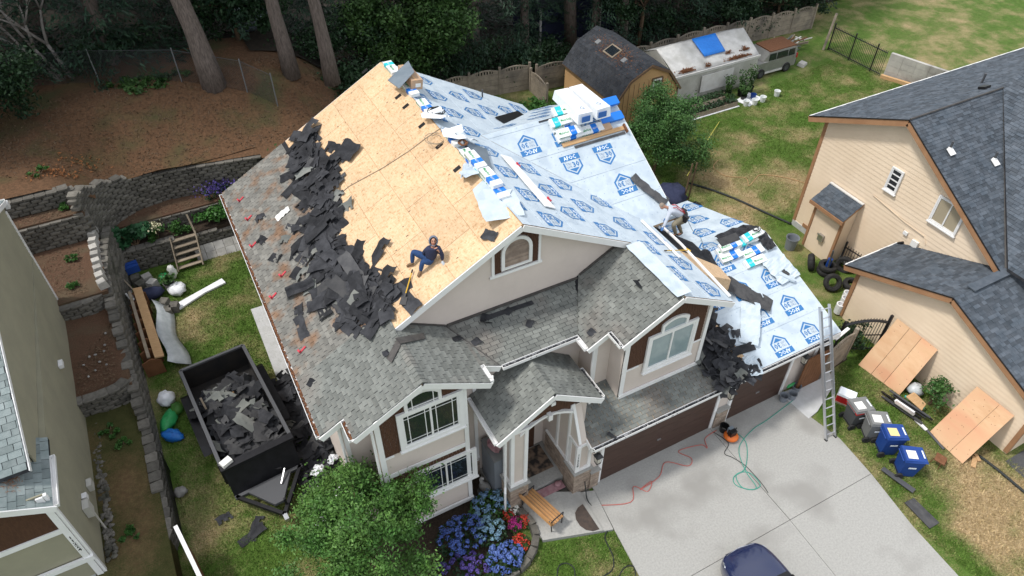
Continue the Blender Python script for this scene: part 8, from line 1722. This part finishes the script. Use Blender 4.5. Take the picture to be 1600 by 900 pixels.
cp = thing('air_compressor', 'orange pancake compressor on the driveway by the garage doors', 'compressor', (6.73, -4.01, 0.06)); c0 = Vector((6.73, -4.01, 0.06)); part('tank', cp, 'orange', B().lathe(c0, [(.05,.06),(.24,.08),(.28,.14),(.24,.22),(.05,.24)], 18), smooth=True); part('motor', cp, 'car_black', B().box(c0+Vector((0,0,.36)), (.26,.2,.24))); part('shroud', cp, 'sheet_metal', B().box(c0+Vector((.02,.12,.36)), (.2,.12,.26))); part('handle', cp, 'car_black', B().tube([c0+Vector((-.16,0,.25)),c0+Vector((-.16,0,.55)),c0+Vector((.16,0,.55)),c0+Vector((.16,0,.25))], .014, 6)); part('foot', cp, 'rubber', B().lathe(c0,[(.08,0),(.08,.07),(.01,.07)],8))
tag(obj('planter_pot', B().lathe((6.72,-3.62,.06),[(.14,0),(.18,.3),(.16,.3),(.12,.04)],12), 'car_black'), 'small black pot against the stone pier between garage doors', 'pot')
pot('nearest grey bucket of the three by the small garage door', *(9.71, -3.57, 0.06)[:2], .17,.36,'bucket_grey',False,0,'bucket'); pot('middle grey bucket of the three, dark inside', *(10.07, -3.65, 0.06)[:2], .17,.36,'bucket_grey',False,0,'bucket'); pot('farthest grey bucket of the three by the wall', *(10.49, -3.44, 0.06)[:2], .17,.36,'bucket_grey',False,0,'bucket')
# ------------------------------------------------------------------ car
car = thing('car', 'dark blue car nosing into the driveway at the bottom edge', 'car', (3.62,-9.9,.06), world=False); car.location = (3.62,-9.95,.06); car.rotation_euler = (0,0,R(-4))
def csec(y, w, zb, zbelt, ztop, wt, crown): return [(-w*.96,y,zb),(-w,y,zb+.22),(-w,y,zbelt-.08),(-w*.95,y,zbelt),(-wt,y,ztop),(-wt*.5,y,ztop+crown*.8),(0,y,ztop+crown),(wt*.5,y,ztop+crown*.8),(wt,y,ztop),(w*.95,y,zbelt),(w,y,zbelt-.08),(w,y,zb+.22),(w*.96,y,zb)]
S_ = [(2.30,.42,.3,.58,.60,.40,.01),(2.22,.66,.22,.62,.66,.60,.02),(2.05,.80,.20,.68,.72,.70,.03),(1.75,.87,.18,.76,.82,.74,.04),(1.35,.90,.18,.82,.90,.76,.05),(.95,.91,.18,.86,.95,.77,.05),(.70,.91,.18,.88,.97,.76,.05),(-2.1,.90,.18,.92,.98,.76,.04),(-2.4,.8,.25,.8,.84,.66,.02)]
b = B(); secs = [csec(*q) for q in S_]; n = 13
b.add([v for q in secs for v in q], [(i*n+k, (i+1)*n+k, (i+1)*n+k+1, i*n+k+1) for i in range(len(secs)-1) for k in range(n-1)]+[tuple(range(n)), tuple(range((len(secs)-1)*n, len(secs)*n))[::-1]])
o = part('body', car, 'car_blue', b, smooth=True); o.modifiers.new('s','SUBSURF').render_levels = 2
cbn = [(.72,.76,.97),(-.05,.66,1.42),(-.4,.63,1.46),(-1.4,.62,1.45),(-2.05,.70,.99)]
def ccab(y, w, z): return [(-.84,y,.92),(-w,y,z-.03),(-w*.5,y,z+.02),(0,y,z+.03),(w*.5,y,z+.02),(w,y,z-.03),(.84,y,.92)]
b = B(); secs = [ccab(.74,.76,.97)]+[ccab(*q) for q in cbn[1:]]; n = 7; b.add([v for q in secs for v in q], [(i*n+k, (i+1)*n+k, (i+1)*n+k+1, i*n+k+1) for i in range(len(secs)-1) for k in range(n-1)]); part('cabin_glass', car, 'glass_green', b)
part('roof_panel', car, 'car_blue', B().slab([(-.60,-.15,1.475),(.60,-.15,1.475),(.60,-1.4,1.49),(-.60,-1.4,1.49)], (0,0,.02)))
for s in (-1,1):
    part('windscreen_pillar', car, 'car_black', B().beam((s*.80,.80,.96),(s*.66,-.05,1.44),.07,.05)); part('headlamp', car, 'chrome', B().ell((s*.70,1.97,.665), (.10,.17,.035), 10, 6, Euler((R(-14),0,R(s*28))).to_matrix())); part('side_mirror', car, 'car_blue', B().ell((s*1.02,.42,.98),(.12,.07,.08),10,6), smooth=True)
    for y in (1.45,-1.45): wheel(car, (s*.82,y,.32), .32, .22, 'x')
part('cowl', car, 'car_black', B().slab([(-.78,.80,.975),(.78,.80,.975),(.72,.95,.995),(-.72,.95,.995)], (0,0,.025))); part('grille', car, 'car_black', B().box((0,2.27,.45),(.9,.05,.2))); part('bonnet_trim', car, 'chrome', B().tube([(-.78,1.98,.70),(-.5,2.2,.66),(0,2.29,.635),(.5,2.2,.66),(.78,1.98,.70)], .010, 6)); part('wiper', car, 'car_black', B().tube([(-.5,.83,1.02),(.15,.60,1.14)], .012, 5))
# ------------------------------------------------------------------ right side: bins, ladder, boards
def bin_(label, x, y, a, body, lid, rim=None, paper='paper', txt=None, h=1.0):
    t = thing('wheeled_bin', label, 'bin', (x,y,0), 'bins beside the driveway', world=False); t.rotation_euler = (0,0,a)
    part('body', t, body, B().box((0,0,h*.5+.04), (.56,.62,h), None, 1.0).box((0,0,0),(.001,.001,.001)) if False else B().slab([(-.24,-.26,.05),(.24,-.26,.05),(.24,.26,.05),(-.24,.26,.05)], (0,0,.01)).add([(-.24,-.26,.05),(.24,-.26,.05),(.24,.26,.05),(-.24,.26,.05),(-.31,-.36,h),(.31,-.36,h),(.31,.33,h),(-.31,.33,h)], [(0,1,5,4),(1,2,6,5),(2,3,7,6),(3,0,4,7)]))
    if rim: part('rim', t, rim, B().bb(-.33,.33,-.38,.35,h-.1,h-.01))
    l = part('lid', t, lid, B().add([(-.34,-.42,h),(.34,-.42,h),(.34,.37,h),(-.34,.37,h),(-.30,-.38,h+.06),(.30,-.38,h+.06),(.31,.35,h+.11),(-.31,.35,h+.11)], [(0,1,5,4),(1,2,6,5),(2,3,7,6),(3,0,4,7),(4,5,6,7),(3,2,1,0)])); part('lid_sticker', l, paper, B().slab([(-.22,-.08,h+.087),(.12,-.08,h+.087),(.12,.26,h+.110),(-.22,.26,h+.110)], (0,0,.004)))

    part('lid_mark', l, 'print_white', B().slab([(-.16,-.34,h+.068),(.16,-.34,h+.068),(.16,-.29,h+.072),(-.16,-.29,h+.072)], (0,0,.003)))
    for s in (-1,1): part('side_mark', t, 'print_white', B().slab([(s*.318,-.12,h*.62),(s*.318,.14,h*.62),(s*.324,.14,h*.70),(s*.324,-.12,h*.70)], (s*.006,0,0)))
    part('axle', t, 'car_black', B().tube([(-.3,.27,.13),(.3,.27,.13)], .02, 6)); part('handle', t, body, B().tube([(-.26,.40,h-.02),(.26,.40,h-.02)], .02, 6))
    for s in (-1,1): part('wheel', t, 'rubber', B().lathe((s*.31,.28,.14),[(.02,-.035),(.14,-.035),(.14,.035),(.02,.035)],14,'x'))
bin_('dark grey bin with a red rim nearest the cooler', 11.35,-5.55,R(75),'plastic_dgrey','plastic_grey','plastic_red'); bin_('light grey bin between the red rimmed one and the blue bins', 11.45,-6.3,R(60),'plastic_grey','plastic_grey'); bin_('larger blue bin with a yellow and white lid sticker', 11.42,-7.0,R(62),'plastic_blue','plastic_blue',None,'paper_yellow',h=1.08); bin_('blue bin with a white lid sticker, farthest from the garage', 11.3,-7.95,R(58),'plastic_blue','plastic_blue',h=1.0)
co = thing('cooler', 'red cooler with a white lid beside the ladder', 'cooler', (11.79, -4.71, 0.00)); c0 = Vector((11.79, -4.71, 0.00)); part('body', co, 'plastic_red', B().box(c0+Vector((0,0,.28)), (.62,.4,.36), (0,0,R(-60)))); part('lid', co, 'print_white', B().box(c0+Vector((0,0,.50)), (.66,.44,.1), (0,0,R(-60)), .93)); part('handle', co, 'print_white', B().box(c0+Vector((.22,-.3,.36)), (.2,.04,.06), (0,0,R(30)))); part('stand', co, 'lumber_grey', B().box(c0+Vector((0,0,.05)), (.66,.44,.1), (0,0,R(-60))))
ld = thing('ladder', 'aluminium extension ladder leaning on the garage eave', 'ladder', (9.95,-5.7,0)); A, C_ = Vector((9.80,-5.72,.06)), Vector((10.55,-3.0,4.25)); S2 = Vector((.42,-.04,0)); d = (C_-A)
for s in (0,1): part('side_rail', ld, 'alu', B().beam(A+S2*s, C_+S2*s, .035, .10, (0,-1,.3))); part('foot', ld, 'rubber', B().box(A+S2*s, (.07,.12,.08)))
dm2 = d.normalized().cross(S2.normalized())*-.07
for s in (0.03,.97): part('fly_rail', ld, 'galv', B().beam(A+d*.33+S2*s+dm2, A+d*.97+S2*s+dm2, .03, .07, (0,-1,.3)))
for i in range(15): p = A+d*((i+.6)/15); part('rung', ld, 'alu', B().tube([p, p+S2], .022, 6))
def ply(label, P, splits, m='plywood'):
    t = thing('plywood_sheet', label, 'plywood', P[0], 'plywood leaning on the peach garage'); A_, B_, C2, D_ = map(Vector, P); n = (B_-A_).cross(D_-A_).normalized()*.018
    f = [0]+splits+[1]
    for i in range(len(f)-1):
        a, c = f[i]+.004, f[i+1]-.004; part('ply_panel', t, m, B().slab([A_.lerp(B_,a), A_.lerp(B_,c), D_.lerp(C2,c), D_.lerp(C2,a)], n))
    rr = random.Random(len(label)); k = B(); 
    for i in range(30): u, v = rr.random(), rr.random(); p = A_.lerp(B_,u).lerp(D_.lerp(C2,u),v); k.box(p-n*.02*(1 if n.z > 0 else -1)+ (n*1.1 if n.z > 0 else -n*.1), (.024,.02,.008), Matrix(((B_-A_).normalized(), (D_-A_).normalized(), n.normalized())).transposed())
    part('knots', t, 'rust', k, kind='stuff')
ply('wide knotty plywood sheet leaning on the peach wall near the iron gate', [(13.75,-3.62,.02),(13.98,-5.5,.02),(15.15,-5.4,1.95),(15.15,-3.5,1.95)], [.32,.62]); ply('pinkish plywood sheet leaning at the front corner of the peach garage', [(13.5,-7.25,.02),(13.45,-8.75,.02),(15.13,-8.7,1.75),(15.13,-7.2,1.75)], [.62])
wd = thing('debris_stack', 'stack of dark gutter lengths and strips on the right lawn', 'debris', (13.0,-5.6,0)); rr = random.Random(12)
p0, p1 = Vector((13.42, -5.09, 0.10)), Vector((13.75, -6.92, 0.10))
for i in range(9):
    o_ = Vector((rr.uniform(-.25,.25)+.05*i-.2, rr.uniform(-.12,.12), .03*i)); part('strip', wd, ('plastic_dgrey','felt_grey','car_black','plastic_dgrey','white','alu','car_black','plastic_dgrey','turq')[i], B().beam(p0.lerp(p1, rr.uniform(0,.15) if i not in (4,5,8) else .3)+o_, p0.lerp(p1, rr.uniform(.85,1) if i not in (4,5,8) else .72)+o_, rr.uniform(.06,.16), .04))
tag(obj('cardboard_sheet', B().slab([(13.79, -5.79, 0.35),(14.26, -5.79, 0.35),(14.18, -6.41, 0.35),(13.78, -6.54, 0.35)], (0,0,.03)), 'lumber'), 'tan board on the dark debris stack', 'board'); tag(obj('plastic_bag', B().ell((14.48, -5.68, 0.30),(.3,.3,.25),10,6,None,.2), 'plastic_film', smooth=True), 'clear plastic bag behind the tan board', 'bag')
tag(obj('pipe', B().tube([(13.57, -6.85, 0.05),(13.35, -8.02, 0.05)], .05, 6), 'plastic_dgrey'), 'dark pipe running from the debris to the plywood', 'pipe'); tag(obj('white_strip', B().beam((13.50, -6.61, 0.08),(13.47, -7.15, 0.08),.12,.05), 'white'), 'short white board at the end of the debris', 'board')
for nm, lb, a_, c_, w_, m_ in (('black_gutter', 'crushed black gutter lying by the blue bins', (10.65, -7.56, 0.10), (10.90, -8.73, 0.10), .22, 'plastic_dgrey'), ('shingle_strip', 'grey shingle strip flat on the lawn beside the driveway', (10.50, -8.88, 0.04), (10.48, -9.94, 0.04), .45, 'felt_grey')):
    t = thing(nm, lb, 'scrap', a_); P0, P1 = Vector(a_), Vector(c_); s_ = (P1-P0).normalized().cross(Vector((0,0,1)))
    for i in range(3): part('strip', t, m_, B().beam(P0+s_*w_*(i-1)*.33+Vector((0,0,.02*i)), P1+s_*w_*(i-1)*.36+Vector((0,0,.015*i)), w_*.36, .03))
ss_ = thing('camp_stool', 'small brown folding stool on the lawn by the plywood', 'stool', (12.64, -8.32, 0.00)); c0 = Vector((12.64, -8.32, 0.00)); part('seat', ss_, 'rust', B().box(c0+Vector((0,0,.32)), (.4,.36,.04), (.1,.05,.4))); 
for i in range(4): part('leg', ss_, 'rust', B().tube([c0+Vector((.16*(1 if i % 2 else -1), .14*(1 if i > 1 else -1), .3)), c0+Vector((.18*(1 if i % 2 else -1), .17*(1 if i > 1 else -1), 0))], .015, 5))
tag(obj('scrap_wood', B().box((13.84, -8.90, 0.06),(.5,.16,.05),(0,0,.5)).box((14.09, -8.84, 0.08),(.3,.12,.06),(0,0,1.1)), 'lumber'), 'short offcuts at the foot of the right plywood', 'offcut')
# gate and fence beside the garage
gt = thing('iron_gate', 'arched black iron gate between the garage and the peach house', 'gate', (14.3,-3.0,0)); a_, c_ = Vector((13.35,-2.6,0)), Vector((14.85,-3.35,0)); n = 14; arch = [a_.lerp(c_, i/n)+Vector((0,0,1.45+.38*math.sin(math.pi*i/n*.62+.35))) for i in range(n+1)]
part('arched_rail', gt, 'black_metal', B().tube(arch, .06, 6)); part('bottom_rail', gt, 'black_metal', B().beam(a_+Vector((0,0,.2)), c_+Vector((0,0,.2)), .05, .05)); part('mid_rail', gt, 'black_metal', B().beam(a_+Vector((0,0,1.0)), c_+Vector((0,0,1.0)), .03, .04)); part('post', gt, 'black_metal', B().beam(c_+Vector((.08,-.03,0)), c_+Vector((.08,-.03,2.1)), .1, .1)); part('post', gt, 'black_metal', B().beam(a_, a_+Vector((0,0,1.8)), .08, .08))
for i in range(1, n): p = a_.lerp(c_, i/n); part('bar', gt, 'black_metal', B().tube([p+Vector((0,0,.1)), arch[i]+Vector((0,0,.14))], .014, 5))
wf = thing('wooden_gate', 'brown board gate under the right end of the garage eave', 'gate', (10.9,-3.5,0))
for i in range(8): part('board', wf, 'wood_brown', B().bb(10.45+i*.15,10.59+i*.15,-3.47,-3.42,.05,1.9))
precast_fence('short pale plank fence between the garage corner and the iron gate', [(11.75,-3.4),(13.45,-3.1)], h=1.75, step=1.7)
tag(obj('loose_gutter', B().beam((11.86, -3.31, 2.20),(12.75, -3.13, 2.20),.12,.05), 'white'), 'short white gutter piece at the garage roof corner', 'gutter'); tag(obj('foam_panel', B().box((9.95,-3.5,.75),(.5,.05,.14),(0,.4,.2)), 'bag_green'), 'small green garden hose reel by the side door', 'reel')
tn = [((16.35,1.75,.35),(R(72),0,R(40)),'car tyre leaning at the left of the tyre group'),((16.75,1.15,.14),(0,0,0),'car tyre lying under the others by the chimney box'),((16.75,1.15,.40),(.06,.05,0),'car tyre stacked on top with a blue can inside'),((16.15,.25,.38),(R(55),0,R(-25)),'large car tyre standing in front of the stack'),((17.6,.9,.34),(R(80),0,R(-65)),'tyre propped against the peach wall'),((17.1,-.1,.13),(0,0,0),'tyre lying in the shade beside the garage wing')]
tm_ = B(); tm_.lathe((0,0,0),[(.20,-.10),(.30,-.115),(.345,-.085),(.36,-.03),(.36,.03),(.345,.085),(.30,.115),(.20,.10),(.18,0),(.20,-.10)],28); TY = bpy.data.meshes.new('tyre'); TY.from_pydata(tm_.v,[],tm_.f); TY.materials.append(M['rubber'])
for p, e, lb in tn: o = sub('tyre', None, TY, Matrix.Translation(p) @ Euler(e).to_matrix().to_4x4() @ Matrix.Scale(1.15, 4)); tag(o, lb, 'tyre', 'old tyres by the peach house')
tag(obj('blue_can', B().lathe((16.75,1.15,.3),[(.01,0),(.11,0),(.11,.55),(.01,.55)],14), 'plastic_blue'), 'blue can standing inside the tyre stack', 'can'); tag(obj('steel_post', B().beam((16.6,1.0,.3),(16.55,1.05,1.5),.1,.06), 'plastic_dgrey'), 'dark upright channel beside the blue can', 'post')
pot('grey dustbin by the chimney box of the peach house', 16.55,3.25,.30,.68,'bucket_grey',False,0,'dustbin')
for i, (q, lb) in enumerate((((15.21, -1.06, 0.40),'round white gutter coil nearest the ladder top'),((15.71, -0.87, 0.40),'second pale coil behind the ladder top'),((16.03, -0.68, 0.40),'third pale roll against the peach corner trim'))): c0 = Vector(q); tag(obj('pale_roll', B().lathe(c0,[(.03,-.3),(.17,-.3),(.18,.2),(.13,.2),(.12,.0),(.03,0)],12), 'tarp_white'), lb, 'roll', 'pale rolls by the peach corner')
iron_fence('iron_grille', 'dark iron grille leaning by the chimney box', (17.75,1.3), (17.85,.5), 1.2, n=6, cat='grille')

for o in ANCH:
    if '_w' in o: del o['_w']
